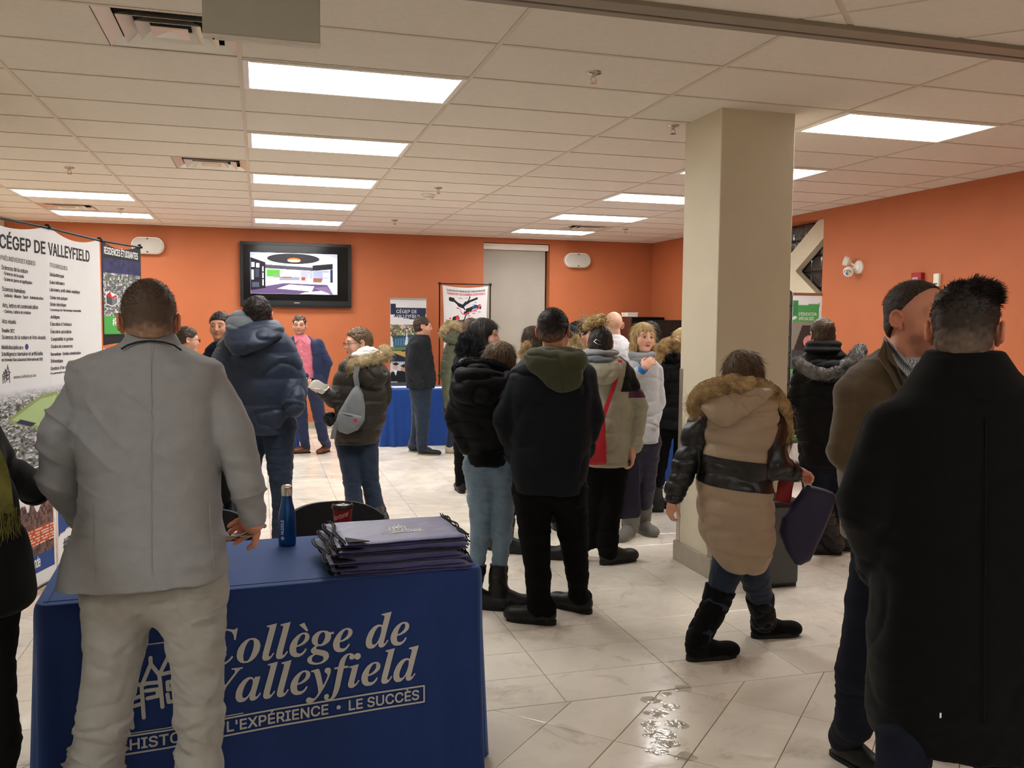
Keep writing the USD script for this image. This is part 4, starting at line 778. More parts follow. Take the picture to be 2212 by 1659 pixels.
v_, f_ = extr(frame_l, .0012); obj('motto_frame', (front(v_), f_), 'ink_silver', tc, smooth=False)
for s_, a_, b_ in (("L'HISTOIRE", -.458, -.178), ("L'EXPÉRIENCE", -.118, .215), ('LE SUCCÈS', .285, .535)):
    v_, f_ = lettering(s_, ((0, 0, 0), (1, 0, 0), (0, 1, 0), (0, 0, 1)), .034, width=b_ - a_, bold=True, depth=.0012)
    obj('motto_lettering', (front(waved(v_ + [0, .012, 0], sx(a_), 1)), f_), 'ink_silver', tc, smooth=False)
for a_ in (-.148, .250):
    v_, f_ = extr(LineString([(0, 0), (.0005, 0)]).buffer(.007), .0012); obj('motto_dot', (front(waved(v_ + [0, .029, 0], sx(a_), 1)), f_), 'ink_silver', tc, smooth=False)
def z3s(x, y): q = ony(x * 640 / 2212, 1180 + y * 640 / 2212, 3.01); return (sx(q[0]), q[2])
LG = [[(1133, 805), (1135, 850), (1068, 1010)], [(1020, 980), (1068, 1010), (1085, 1240)], [(1068, 1005), (1110, 990), (1185, 985)], [(1135, 850), (1198, 930), (1290, 745)], [(1198, 930), (1222, 1165)], [(1198, 930), (1290, 910), (1340, 905)], [(1000, 1105), (1062, 1082)], [(975, 1165), (1062, 1140)], [(980, 1165), (1003, 1312)], [(1100, 1045), (1185, 1035), (1188, 1085), (1112, 1100)], [(1320, 975), (1258, 985), (1262, 1040), (1325, 1030)], [(1258, 1075), (1268, 1130), (1330, 1122)], [(1290, 745), (1400, 900)], [(1400, 900), (1420, 1130)], [(1400, 900), (1480, 890)]]
P = union_all([LineString([z3s(*q) for q in l]).buffer(.0062, quad_segs=4) for l in LG]); v_, f_ = extr(P, .0012)
obj('college_logo', (front(v_), f_), 'ink_silver', tc, smooth=False)

V, f, ux2, uy2, t, c_ = table('folding_table', 'far folding table in front of the college roll-up banner', 'plain blue floor-length cloth on the far table by the roll-up banner', (1.60, 11.5), 0.0, 1.8, .75, .75, 'c', r=.04, flare=.05, folds=.07, seed=2.0)
obj('cloth', (V, f), 'cloth_blue_deep', c_, smooth=60)
V, f, ux3, uy3, t, c_ = table('folding_table', 'folding table behind the man in the pink shirt', 'blue floor-length cloth on the table behind the man in the pink shirt', (-1.2, 10.62), math.radians(24), 1.8, .7, .74, 'c', r=.04, flare=.03, folds=.05, seed=3.0)
obj('cloth', (V, f), 'cloth_blue_deep', c_, smooth=60)
V, f, ux4, uy4, t, c_ = table('folding_table', 'folding table half hidden behind the column', 'blue floor-length cloth seen just left of the column', (3.55, 8.25), math.radians(8), 1.6, .7, .74, 'c', r=.04, flare=.03, folds=.05, seed=4.0)
obj('cloth', (V, f), 'cloth_blue_deep', c_, smooth=60)
mat('paper_white', '#e9e6e0', .7, .02, 4)
for k, (x, y, a, lb) in enumerate(((1.72, 11.75, .1, 'white leaflet at the left end of the far blue table'), (2.14, 11.62, -.05, 'white leaflet on the far blue table beside the dark-jacketed man'))):
    obj('leaflet', place(bx(0, .30, 0, .22, 0, .008, .001), ((x, y, .7505), (math.cos(a), math.sin(a), 0), (-math.sin(a), math.cos(a), 0), (0, 0, 1))), 'paper_white', None, label=lb, cat='leaflet', group='leaflets on the far blue table', org=(x, y, .75))

# ---- on the front table ------------------------------------------------------------------------
N = {'p': ('principled_bsdf', {'base_color': C('#0d4a86'), 'roughness': .3, 'metallic': .55, 'coat_weight': .3, 'coat_roughness': .2})}
M['bottle_blue'] = usdkit.material(stage, '/World/Looks/bottle_blue', N, [], surface='p.BSDF')
bc_ = (.097, 3.555, TH)
t = thing('water_bottle', 'metallic blue insulated bottle with silver cap on the front table', 'bottle', bc_)
obj('bottle_body', lathe([(0, .0), (.030, .0), (.0335, .004), (.0345, .02), (.0345, .105), (.033, .125), (.028, .150), (.0225, .172), (.0195, .19), (.0185, .200), (0, .2)], bc_, 36), 'bottle_blue', t, smooth=40)
pr = [(0, .244), (.012, .2435), (.018, .24), (.0205, .234), (.021, .226), (.021, .201), (.0195, .1995), (0, .1995)][::-1]
v_, f_ = lathe(pr, (0, 0, 0), 72); rr = np.hypot(v_[:, 0], v_[:, 1]); an = np.arctan2(v_[:, 1], v_[:, 0]); g = np.where((v_[:, 2] > .203) & (v_[:, 2] < .236), 1 + .05 * np.sign(np.cos(an * 12)) * .6, 1); v_ = np.c_[v_[:, 0] * g, v_[:, 1] * g, v_[:, 2]] + bc_
obj('cap', (v_, f_), 'chrome', t, smooth=40, label='ribbed silver screw cap')
def bottlewrap(v, ang, z0, r=.0348):
    """text running up the side"""
    a = ang + v[:, 1] / r * 1.0; rr = r + v[:, 2]
    return np.c_[bc_[0] + rr * np.sin(a), bc_[1] - rr * np.cos(a), bc_[2] + z0 + v[:, 0]]
obj('bottle_lettering', lettering('HUDDLE', None, .0125, width=.058, bold=True, depth=.0004, fn=lambda v: bottlewrap(v * [1, -1, 1], -.42, .050)), 'ink_white', t, smooth=False)
em = LineString([(0, 0), (.006, .006), (.012, 0), (.006, -.006), (0, 0)]).buffer(.0016); v_, f_ = extr(em, .0004); obj('bottle_emblem', (bottlewrap(v_ + [0, -.005, 0], -.42 - .0, .030), f_), 'ink_white', t, smooth=False)
cc_ = (.318, 3.60, TH)
t = thing('coffee_cup', 'red paper coffee cup with dark lid behind the stack of bags', 'cup', cc_)
flat('cup_red', '#8e1620', .45); flat('lid_brown', '#2a1c16', .35)
obj('cup_body', lathe([(0, 0), (.029, 0), (.030, .004), (.0405, .133), (0, .133)], cc_, 32), 'cup_red', t, smooth=40)
obj('lid', lathe([(.040, .128), (.0445, .130), (.0445, .138), (.041, .146), (.036, .148), (.034, .142), (0, .142)], cc_, 32), 'lid_brown', t, smooth=40)
obj('sip_tab', bx(cc_[0] - .004, cc_[0] + .006, cc_[1] - .034, cc_[1] - .014, TH + .1425, TH + .152, .002), 'ink_white', t)
def cupwrap(v, a0_, z0):
    z = z0 + v[:, 1] + .35 * v[:, 0]; r = .030 + .0105 * z / .133; a = a0_ + v[:, 0] / r; rr = r + v[:, 2] + .0003
    return np.c_[cc_[0] + rr * np.sin(a), cc_[1] - rr * np.cos(a), cc_[2] + z]
obj('cup_lettering', lettering('Hortons', None, .019, width=.070, bold=True, depth=.0004, fn=lambda v: cupwrap(v + v[:, 1:2] * [.35, 0, 0], -1.35, .080)), flat('ink_cream', '#e0b98f', .6) or 'ink_cream', t, smooth=False)

# stack of drawstring bags
mat('bag_nylon', '#36377e', .5, .10, 7, .2, 60, .003, spec=.4, sheen=.5)
flat('cord_black', '#09090b', .7, spec=.15)
def bag_mesh(seed, w=.47, d=.385, th=.0085, n=(36, 30)):
    X, Y = np.meshgrid(np.linspace(0, w, n[0]), np.linspace(0, d, n[1]), indexing='ij')
    nz = lambda s, k: meshkit.fbm(np.stack([X * k, Y * k, X * 0 + s], -1), 3, seed)
    e = np.minimum(np.minimum(X, w - X), np.minimum(Y, d - Y)); pl = 1 - np.exp(-e / .012)
    e2 = np.minimum(X, w - X)
    top = th * (.35 + .65 * pl) + .004 * (nz(1, 14) - .5) + .005 * np.exp(-e2 / .05) * (nz(2, 40) - .3)
    bot = np.minimum(.0015 + .002 * (1 - pl) * nz(3, 30), top - .002)
    XX = X + .008 * (nz(4, 9) - .5); YY = Y + .012 * (nz(5, 9) - .5) * (Y < .05)
    a, f = sheet(np.stack([XX, YY, top], -1)); b, _ = sheet(np.stack([XX, YY, bot], -1)); k = len(a)
    i = np.arange(n[0] * n[1]).reshape(n); rim = np.concatenate([i[:, 0], i[-1, 1:], i[-2::-1, -1], i[0, -2::-1]]); p, q = rim[:-1], rim[1:]
    return np.vstack([a, b]), np.vstack([f, f[:, ::-1] + k, np.stack([q, p, p + k], 1), np.stack([q, p + k, q + k], 1)]), (XX, YY, top)
NB = 10; bo = np.array([.238, 3.034])
protos = []
ordn = ['bottom', 'second from the bottom', 'third from the bottom', 'fourth from the bottom', 'fifth from the bottom', 'fifth from the top', 'fourth from the top', 'third from the top', 'second from the top', 'topmost']
r2 = np.random.default_rng(21)
for k in range(NB):
    t_ = k / (NB - 1); ox, oy = bo[0] + .012 * r2.normal() - .0 + .02 * t_, bo[1] + .01 * r2.normal() + .03 * t_; z = TH + .0015 + k * .0118; rz = 2.3 + 1.6 * r2.normal()
    lab = f'navy drawstring bag, {ordn[k]} of the stack on the front table' + (', logo side up' if k == NB - 1 else '')
    if k in (0, 1, NB - 1):
        t = thing('drawstring_bag', lab, 'bag', (ox, oy, z), 'drawstring bags stacked on the front table')
        if rz and k != 0: pass
        a = math.radians(rz); fr = ((ox, oy, z), (math.cos(a), math.sin(a), 0), (-math.sin(a), math.cos(a), 0), (0, 0, 1))
        v_, f_, (XX, YY, ZZ) = bag_mesh(k + 1, .44 if k == NB - 1 else .47, .36 if k == NB - 1 else .385)
        obj('bag_cloth', place((v_, f_), fr), 'bag_nylon', t, smooth=True)
        for s in (0, 1):
            w_ = .44 if k == NB - 1 else .47; pts = []
            for u in np.linspace(0, 1, 26): pts.append((w_ * s + (1 if s else -1) * (.010 + .008 * math.sin(u * 9 + k + s)), .37 - .36 * u, .0075 + .002 * math.sin(u * 13 + s)))
            obj('drawcord', place(tube(pts, .0028, 6), fr), 'cord_black', t)
            obj('drawcord', place(tube(np.array(pts) + [(-.008 if s else .008), .004, .001], .0026, 6), fr), 'cord_black', t)
        obj('corner_patch', place(extr(Polygon([(0, 0), (.075, 0), (0, .075)]), .003), ((ox + .012, oy + .004, z + .0105), fr[1], fr[2], (0, 0, 1))), 'cord_black', t)
        if k == NB - 1:
            import scipy.interpolate as si
            ip = si.RegularGridInterpolator((np.linspace(0, .44, 36), np.linspace(0, .36, 30)), ZZ, bounds_error=False, fill_value=.014)
            def ontop(v): return place((np.c_[v[:, 0], v[:, 1], ip(v[:, :2]) + v[:, 2] + .0008], f_), fr)[0]
            lx, ly = .175, .12
            parts = [strokes([[(p[0] * .075 + lx + .015, p[1] * .055 + ly + .035) for p in l] for l in LOGO], .0018, ontop)]
            for s_, yy in (('COLLÈGE DE', .022), ('VALLEYFIELD', .005)):
                parts.append(lettering(s_, None, .012, width=.13, bold=True, depth=.0008, fn=lambda v, yy=yy: ontop(v + [lx, ly + yy, 0])))
            sw = Polygon([(lx - .03, ly - .02), (lx + .02, ly - .004), (lx + .07, ly + .0), (lx + .14, ly + .004), (lx + .14, ly - .002), (lx + .07, ly - .008), (lx + .02, ly - .012)])
            parts.append((lambda m: (ontop(m[0]), m[1]))(extr(sw, .0008)))
            obj('bag_logo', parts, 'ink_white', t, smooth=False, label='white college logo print')
        if k < 2: protos.append((t, rz))
    else:
        copy_of(protos[k % 2][0], 'drawstring_bag', lab, 'bag', (ox, oy, z), rz - (protos[k % 2][1]), 'drawstring bags stacked on the front table')

# ---- chairs behind the front table ------------------------------------------------------------
mat('chair_fabric', '#17181b', .75, .1, 20, .4, 600, .001)
def chair(label, x, y, rz, hi=.775):
    t = thing('stacking_chair', label, 'chair', (x, y, 0)); a = math.radians(rz); fr = ((x, y, 0), (math.cos(a), math.sin(a), 0), (-math.sin(a), math.cos(a), 0), (0, 0, 1))
    u, w = np.meshgrid(np.linspace(-1, 1, 25), np.linspace(0, 1, 12), indexing='ij')
    P = np.stack([.245 * u, .06 * (1 - u ** 2) + .04 * w, hi - .33 + .33 * w * (1 - .22 * np.abs(u) ** 3)], -1)
    obj('backrest', place(sheet(P, .04), fr), 'chair_fabric', t, smooth=50)
    S = np.stack([.235 * u, -.38 + .40 * w, .455 - .02 * (1 - u ** 2) + .012 * np.sin(w * 3)], -1)
    obj('seat', place(sheet(S, .045), fr), 'chair_fabric', t, smooth=50)
    for s in (-1, 1):
        obj('leg', place(tube([(.21 * s, .03, hi - .12), (.22 * s, .03, .46), (.23 * s, .09, .0)], .011), fr), 'pole_black', t)
        obj('leg', place(tube([(.21 * s, -.35, .44), (.225 * s, -.38, .0)], .011), fr), 'pole_black', t)
    obj('frame_bar', place(tube([(-.21, -.35, .43), (-.21, .0, .43), (.21, .0, .43), (.21, -.35, .43)], .010), fr), 'pole_black', t)
    return t
chair('black stacking chair tucked behind the front table near the coffee cup', .33, 4.16, 4)
chair('black stacking chair behind the front table, right of the grey suit', -.27, 4.17, -6, .765)

# ---- black counter units in the far corner, bin, right-hand table ------------------------------
mat('cabinet_black', '#08090a', .5, .1, 6, spec=.15)
mat('wood_dark', '#4a2a1e', .5, .2, 12, stretch=(1, 1, .1))
t = thing('kiosk_cabinet', 'black upright cabinet with wood side in the far right corner', 'cabinet', (5.95, 13.35, 0))
obj('body', bx(5.72, 6.29, 13.02, 13.64, .02, 1.75, .012), 'cabinet_black', t)
obj('side_panel', bx(5.69, 5.72, 13.02, 13.64, .02, 1.745, .004), 'wood_dark', t)
obj('front_panel', bx(5.76, 6.25, 13.005, 13.022, .9, 1.68, .004), 'bezel_grey', t)
for q in ((5.80, 1.60, .03), (5.84, 1.56, .025), (5.86, 1.48, .012), (5.92, 1.43, .015)): obj('button', bx(q[0], q[0] + q[2], 13.0, 13.006, q[1], q[1] + .012), 'ink_silver', t)
obj('plinth', bx(5.74, 6.27, 13.05, 13.62, 0, .03), 'pole_black', t)
t = thing('storage_box', 'small white box on top of the black corner cabinet', 'box', (5.78, 13.3, 1.75))
obj('carton', bx(5.72, 5.90, 13.2, 13.45, 1.751, 1.80, .003), 'white_plastic', t); obj('lid', bx(5.715, 5.905, 13.195, 13.455, 1.80, 1.822, .003), 'white_frame', t)
t = thing('low_cabinet', 'long black cabinet against the orange right wall beyond the column', 'cabinet', (6.1, 12.2, 0))
obj('body', bx(5.86, 6.34, 11.3, 12.95, .02, 1.70, .01), 'cabinet_black', t)
for k in range(3): obj('door', bx(5.845, 5.86, 11.32 + .545 * k, 11.32 + .545 * (k + 1) - .01, .06, 1.66, .003), 'cabinet_black', t)
obj('plinth', bx(5.88, 6.34, 11.32, 12.93, 0, .03), 'pole_black', t)
mat('bin_grey', '#4b4c4e', .5, .05, 6)
t = thing('waste_bin', 'grey rectangular waste bin in front of the column', 'bin', (3.11, 4.86, 0))
obj('body', bx(2.98, 3.245, 4.73, 4.985, .02, .52, .012), 'bin_grey', t); obj('rim', bx(2.97, 3.255, 4.72, 4.995, .52, .55, .006), 'black_plastic', t, label='black rim'); obj('foot_plate', bx(2.99, 3.235, 4.74, 4.975, 0, .025), 'black_plastic', t)
obj('opening', bx(3.01, 3.21, 4.78, 4.94, .5495, .552), 'dark_void', t)
ry_ = 5.95
t = thing('folding_table', 'dark-topped table behind the woman with the grey fur hood', 'table', (4.5, 6.3, 0))
obj('tabletop', bx(3.9, 5.3, ry_, 6.6, .70, .73, .006), 'black_plastic', t)
for a in (3.98, 5.22):
    for b in (6.03, 6.52): obj('leg', tube([(a, b, 0), (a, b, .70)], .015), 'pole_black', t)
def onrt(px, py, y): q = ony(px, py, y); return q
m0_, m1_ = ony(1700, 940, 6.2), ony(1733, 940, 6.2)
t = thing('monitor', 'dark screen standing on the right-hand table', 'monitor', (m0_[0] + .1, 6.2, .73))
obj('screen', bx(m0_[0] - .12, m1_[0] + .1, 6.19, 6.22, m0_[2], m0_[2] + .30, .006), 'cabinet_black', t); obj('stand', bx(m0_[0], m0_[0] + .1, 6.2, 6.24, .742, m0_[2] + .05), 'pole_black', t); obj('base', bx(m0_[0] - .06, m0_[0] + .16, 6.15, 6.3, .731, .745, .004), 'pole_black', t)
b0_, b1_ = ony(1700, 942, 6.05), ony(1732, 962, 6.05)
fnb = plane_fn((b0_[0], 6.05, b0_[2]), (b1_[0] - b0_[0], 0, 0), (0, 0, b1_[2] - b0_[2] - .02))
t = thing('brochure', 'white and green brochure propped on the right-hand table', 'brochure', (b0_[0], 6.05, .73))
obj('sheet', bx(b0_[0] - .01, b1_[0] + .004, 6.0515, 6.056, min(.731, b1_[2] - .02), b0_[2] + .005), 'paper_white', t)
picture('printed_face', fnb, 0, 1, 0, 1, 30, 30, [(None, '#e6e6e6'), (poly((.35, 0), (.8, 0), (.8, .35), (.55, 1), (.35, 1)), '#4f9f4e'), (poly((.55, 1), (.6, .5), (.85, .2), (.8, 0)), '#3f7f72')], t, inv=True)
p0_ = ony(1704, 980, ry_ - .01); p1_ = ony(1728, 1000, ry_ - .01)
t = thing('notice_sheet', 'white notice sheet taped to the right-hand table edge', 'paper', (p0_[0], ry_ - .01, p1_[2]))
obj('sheet', bx(p0_[0], p1_[0] + .02, ry_ - .006, ry_ - .002, p1_[2] - .12, .722), 'paper_white', t)
obj('notice_lettering', lettering('cégep', ((p0_[0] + .04, ry_ - .0065, p1_[2] - .005), (1, 0, 0), (0, 0, 1), (0, -1, 0)), .025, width=.08, depth=.0006), 'ink_grey', t, smooth=False)
t = thing('low_box', 'low cream box on the floor beside the fur-hooded woman in black', 'box', (4.3, 5.55, 0))
obj('carton', bx(4.19, 4.55, 5.45, 5.75, 0, .17, .004), 'cream_paint', t); obj('lid', bx(4.18, 4.56, 5.44, 5.76, .17, .20, .004), 'cream_paint', t)
# small black stool-like side table by the roll-up banner
t = thing('side_table', 'small black side table at the wall left of the roll-up banner', 'side table', (1.62, 12.9, 0))
obj('top', bx(1.42, 1.82, 12.7, 13.1, .60, .63, .005), 'pole_black', t)
for a in (1.45, 1.79):
    for b in (12.73, 13.07): obj('leg', bx(a - .012, a + .012, b - .012, b + .012, 0, .60), 'pole_black', t)
# ================================================================== PEOPLE: implicit modelling
UP = np.array([0, 0, 1.0])
def nets(F, ax):
    """surface nets over a rectilinear grid; F < 0 inside"""
    xs, ys, zs = ax; s = F < 0
    c = np.zeros(tuple(n - 1 for n in F.shape), np.uint8)
    for i, j, k in np.ndindex(2, 2, 2): c += s[i:i + c.shape[0], j:j + c.shape[1], k:k + c.shape[2]]
    act = (c > 0) & (c < 8); I = np.argwhere(act)
    if len(I) == 0: return np.zeros((0, 3)), np.zeros((0, 3), int)
    idx = np.full(c.shape, -1, np.int32); idx[act] = np.arange(len(I))
    cor = {q: F[I[:, 0] + q[0], I[:, 1] + q[1], I[:, 2] + q[2]] for q in np.ndindex(2, 2, 2)}
    acc = np.zeros((len(I), 3)); cnt = np.zeros(len(I))
    for a in range(3):
        for q in np.ndindex(2, 2, 2):
            if q[a]: continue
            r = list(q); r[a] = 1; f0, f1 = cor[q], cor[tuple(r)]; m = (f0 < 0) != (f1 < 0)
            t = np.where(m, f0 / np.where(m, f0 - f1, 1), 0); p = np.tile(np.array(q, float), (len(I), 1)); p[:, a] = t
            acc[m] += p[m]; cnt[m] += 1
    P = I + acc / cnt[:, None]
    V = np.stack([np.interp(P[:, k], np.arange(len(ax[k])), ax[k]) for k in range(3)], 1)
    Q = []
    for a in range(3):
        b, d = (a + 1) % 3, (a + 2) % 3
        lo = [slice(None)] * 3; hi = [slice(None)] * 3; lo[a] = slice(None, -1); hi[a] = slice(1, None)
        s0, s1 = s[tuple(lo)], s[tuple(hi)]; E = np.argwhere(s0 != s1)
        E = E[(E[:, b] > 0) & (E[:, d] > 0) & (E[:, b] < F.shape[b] - 1) & (E[:, d] < F.shape[d] - 1)]
        if not len(E): continue
        ins = s0[E[:, 0], E[:, 1], E[:, 2]]
        def cell(db, dd):
            q = E.copy(); q[:, b] += db; q[:, d] += dd; return idx[q[:, 0], q[:, 1], q[:, 2]]
        q = np.stack([cell(-1, -1), cell(0, -1), cell(0, 0), cell(-1, 0)], 1); q[~ins] = q[~ins][:, ::-1]; Q.append(q)
    Q = np.vstack(Q); Q = Q[(Q >= 0).all(1)]
    return V, np.vstack([Q[:, [0, 1, 2]], Q[:, [0, 2, 3]]])
def rc(a, b, ra, rb, op='u'):
    a, b = np.asarray(a, float), np.asarray(b, float); r = max(ra, rb); d = b - a; L = max(d @ d, 1e-9)
    def fn(X, Y, Z):
        x, y, z = X - a[0], Y - a[1], Z - a[2]; t = np.clip((x * d[0] + y * d[1] + z * d[2]) / L, 0, 1)
        return np.sqrt((x - t * d[0]) ** 2 + (y - t * d[1]) ** 2 + (z - t * d[2]) ** 2) - (ra + (rb - ra) * t)
    return np.minimum(a, b) - r, np.maximum(a, b) + r, fn, op
def ell(c, R, rad, op='u'):
    c, R, rad = np.asarray(c, float), np.asarray(R, float), np.asarray(rad, float); e = np.sqrt(((R * rad[:, None]) ** 2).sum(0))
    def fn(X, Y, Z):
        x, y, z = X - c[0], Y - c[1], Z - c[2]; k0 = k1 = 0
        for i in range(3): q = x * R[i, 0] + y * R[i, 1] + z * R[i, 2]; k0 = k0 + (q / rad[i]) ** 2; k1 = k1 + (q / rad[i] ** 2) ** 2
        k0 = np.sqrt(k0); return k0 * (k0 - 1) / np.sqrt(k1 + 1e-12)
    return c - e, c + e, fn, op
def loft(rows, op='u', p=2.4, lean=0.0, slope=0.0):
    """rows (z, u, v, a, b) in the side/view frame; slope tilts the bottom cut along u"""
    r = np.array(sorted(rows), float); z0, z1 = r[0, 0], r[-1, 0]
    us = np.r_[r[:, 1] - r[:, 3], r[:, 1] + r[:, 3]]; vs = np.r_[r[:, 2] - r[:, 4], r[:, 2] + r[:, 4]]
    cs = np.array([SIDE * u + VIEW * v for u in (us.min(), us.max()) for v in (vs.min(), vs.max())]); lo, hi = cs.min(0), cs.max(0)
    uc = r[0, 1]
    lo[2], hi[2] = z0 - abs(slope) * .4, z1
    def fn(X, Y, Z):
        zz = np.clip(Z, z0, z1); f = lambda k: np.interp(zz.ravel(), r[:, 0], r[:, k]).reshape(zz.shape)
        u = X * SIDE[0] + Y * SIDE[1] - f(1); v = X * VIEW[0] + Y * VIEW[1] - f(2); a, b = f(3), f(4)
        q = (np.abs(u / a) ** p + np.abs(v / b) ** p) ** (1 / p); d = (q - 1) * np.minimum(a, b)
        zb = z0 + slope * (X * SIDE[0] + Y * SIDE[1] - uc)
        return np.maximum(np.maximum(d, zb - Z), Z - z1)
    return lo, hi, fn, op
def zclip(z, keep='above'):
    big = np.array([9., 9, 9]); return -big, big, (lambda X, Y, Z: (z - Z) if keep == 'above' else (Z - z)), 'i'
def plane(c, n):
    """keep the side that n points to"""
    c, n = np.asarray(c, float), np.asarray(n, float); big = np.array([9., 9, 9])
    return -big, big, (lambda X, Y, Z: -((X - c[0]) * n[0] + (Y - c[1]) * n[1] + (Z - c[2]) * n[2])), 'i'
def axis(lo, hi, h, fine=()):
    p = [lo]
    while p[-1] < hi:
        x = p[-1]; st = h
        for c, w, hf in fine:
            d = abs(x - c) - w
            if d < 0: st = min(st, hf)
            elif d < .03: st = min(st, hf + (h - hf) * d / .03)
        p.append(x + st)
    return np.array(p)
def solid(prims, h, k=.02, fine=None, pad=None):
    """smooth union / difference of prims -> (verts, tris). fine: [(centre, halfwidths, step)]"""
    us = [q for q in prims if q[3] == 'u']; pad = pad or 3 * h
    lo = np.min([q[0] for q in us], 0) - pad; hi = np.max([q[1] for q in us], 0) + pad
    ax = [axis(lo[d], hi[d], h, [(c[d], w[d], s) for c, w, s in (fine or [])]) for d in range(3)]
    F = np.full(tuple(map(len, ax)), .5, np.float32)
    for q in prims:
        e = k + 3 * h; sl = tuple(slice(max(0, np.searchsorted(ax[d], q[0][d] - e) - 1), np.searchsorted(ax[d], q[1][d] + e) + 1) for d in range(3))
        X, Y, Z = ax[0][sl[0]][:, None, None], ax[1][sl[1]][None, :, None], ax[2][sl[2]][None, None, :]
        kk = q[4] if len(q) > 4 else k
        X, Y, Z = np.broadcast_arrays(X, Y, Z) if q[3] != 'u' else (X, Y, np.broadcast_to(Z, (X.shape[0], Y.shape[1], Z.shape[2])))
        d = q[2](X, Y, Z).astype(np.float32); f = F[sl]
        if q[3] == 'u': g = np.maximum(kk - np.abs(f - d), 0) / kk; F[sl] = np.minimum(f, d) - g * g * kk * .25
        elif q[3] == 's': g = np.maximum(kk - np.abs(f + d), 0) / kk; F[sl] = np.maximum(f, -d) + g * g * kk * .25
        else: F[sl] = np.maximum(f, d)
    return nets(F, ax)
def vnorm(v, f):
    n = np.zeros_like(v); a = np.cross(v[f[:, 1]] - v[f[:, 0]], v[f[:, 2]] - v[f[:, 0]])
    for k in range(3): np.add.at(n, f[:, k], a)
    return n / (np.linalg.norm(n, axis=1, keepdims=True) + 1e-12)
def relax(m, it=2, lam=.5):
    v, f = m; e = np.vstack([f[:, [0, 1]], f[:, [1, 2]], f[:, [2, 0]]]); n = len(v)
    import scipy.sparse as sp
    A = sp.coo_matrix((np.ones(len(e)), (e[:, 0], e[:, 1])), (n, n)).tocsr(); A = A + A.T; dg = np.asarray(A.sum(1)).ravel(); dg[dg == 0] = 1
    for i in range(it): v = v + lam * (A @ v / dg[:, None] - v)
    return v, f
def wrinkle(m, amp=.006, sc=(5, 5, 9), seed=0, quilt=None, qa=.010, fine=.0, smooth=2, qn=.02, crease=0.0, cs=(4, 4, 11)):
    v, f = relax(m, smooth); n = vnorm(v, f)
    if amp:
        w = v + .05 * (meshkit.noise(v * 6, seed + 9)[:, None] - .5); r = meshkit.fbm(w * np.array(sc), 3, seed)
        r2 = 1 - np.abs(2 * meshkit.noise(w * np.array(sc) * 1.3 + 17, seed + 3) - 1)
        d = amp * (2.0 * (r - .5)) - amp * 1.5 * r2 ** 6
        if fine: d += fine * (meshkit.noise(w * np.array(sc) * 5, seed + 5) - .5)
        v = v + n * d[:, None]
    if crease:
        w = v + .09 * (np.stack([meshkit.noise(v * 5, seed + 31 + k) for k in range(3)], 1) - .5); c = 0
        for k, (mx, s_) in enumerate(((np.array([[1, 0, .6], [0, 1, 0], [-.5, 0, 1.]]), 1.0), (np.array([[1, 0, -.7], [0, 1, 0], [.6, 0, 1.]]), 1.25))):
            q = (w @ mx.T) * np.array(cs) * s_; r3 = 1 - np.abs(2 * meshkit.noise(q, seed + 40 + k) - 1); g = np.clip(2.2 * (meshkit.noise(v * 3.0, seed + 50 + k) - .40), 0, 1); c = c + g * (r3 ** 6 - .5 * np.clip(r3 - .55, 0, 1))
        v = v + n * (crease * c)[:, None]
    if quilt:
        ph = v[:, 2] / quilt + qn / quilt * 2 * (meshkit.noise(v * 3.1, seed + 2) - .5); s = np.abs(np.sin(np.pi * ph)) ** .55
        hz = np.sqrt(np.clip(1 - n[:, 2] ** 2, 0, 1)); v = v + n * (qa * (s - .7) * hz)[:, None]
    return v, f
def split(m, mask):
    """faces whose vertices mostly satisfy mask / the rest"""
    v, f = m; k = mask[f].sum(1) >= 2
    def sub(ff):
        u, inv = np.unique(ff, return_inverse=True); return v[u], inv.reshape(-1, 3)
    return sub(f[k]), sub(f[~k])
def strands(name, roots, tips, parent, mtl, w=.0016, bend=None, seg=4, label=None):
    """hair and fur: one BasisCurves of tapering strands"""
    n = len(roots); t = np.linspace(0, 1, seg)[None, :, None]
    P = roots[:, None] * (1 - t) + tips[:, None] * t
    if bend is not None: P = P + bend[:, None] * (t ** 2)
    path = numbered(parent.path, name); c = UsdGeom.BasisCurves.Define(stage, path)
    c.CreateTypeAttr('linear'); c.CreateCurveVertexCountsAttr(Vt.IntArray.FromNumpy(np.full(n, seg, np.int32)))
    c.CreatePointsAttr(Vt.Vec3fArray.FromNumpy((P - parent.org).reshape(-1, 3).astype(np.float32)))
    wd = np.tile(np.linspace(1, .25, seg) * w, n); c.CreateWidthsAttr(Vt.FloatArray.FromNumpy(wd.astype(np.float32))); c.SetWidthsInterpolation('vertex')
    UsdShade.MaterialBindingAPI.Apply(c.GetPrim()).Bind(M[mtl]); tag(path, label, kind='stuff')
def scatter(m, n, rg):
    v, f = m; a, b, c = v[f[:, 0]], v[f[:, 1]], v[f[:, 2]]; ar = np.linalg.norm(np.cross(b - a, c - a), axis=1)
    i = rg.choice(len(f), n, p=ar / ar.sum()); u, w = rg.random(n), rg.random(n); q = u + w > 1; u[q], w[q] = 1 - u[q], 1 - w[q]
    p = a[i] + u[:, None] * (b - a)[i] + w[:, None] * (c - a)[i]; nn = np.cross((b - a)[i], (c - a)[i]); return p, nn / (np.linalg.norm(nn, axis=1, keepdims=True) + 1e-12)
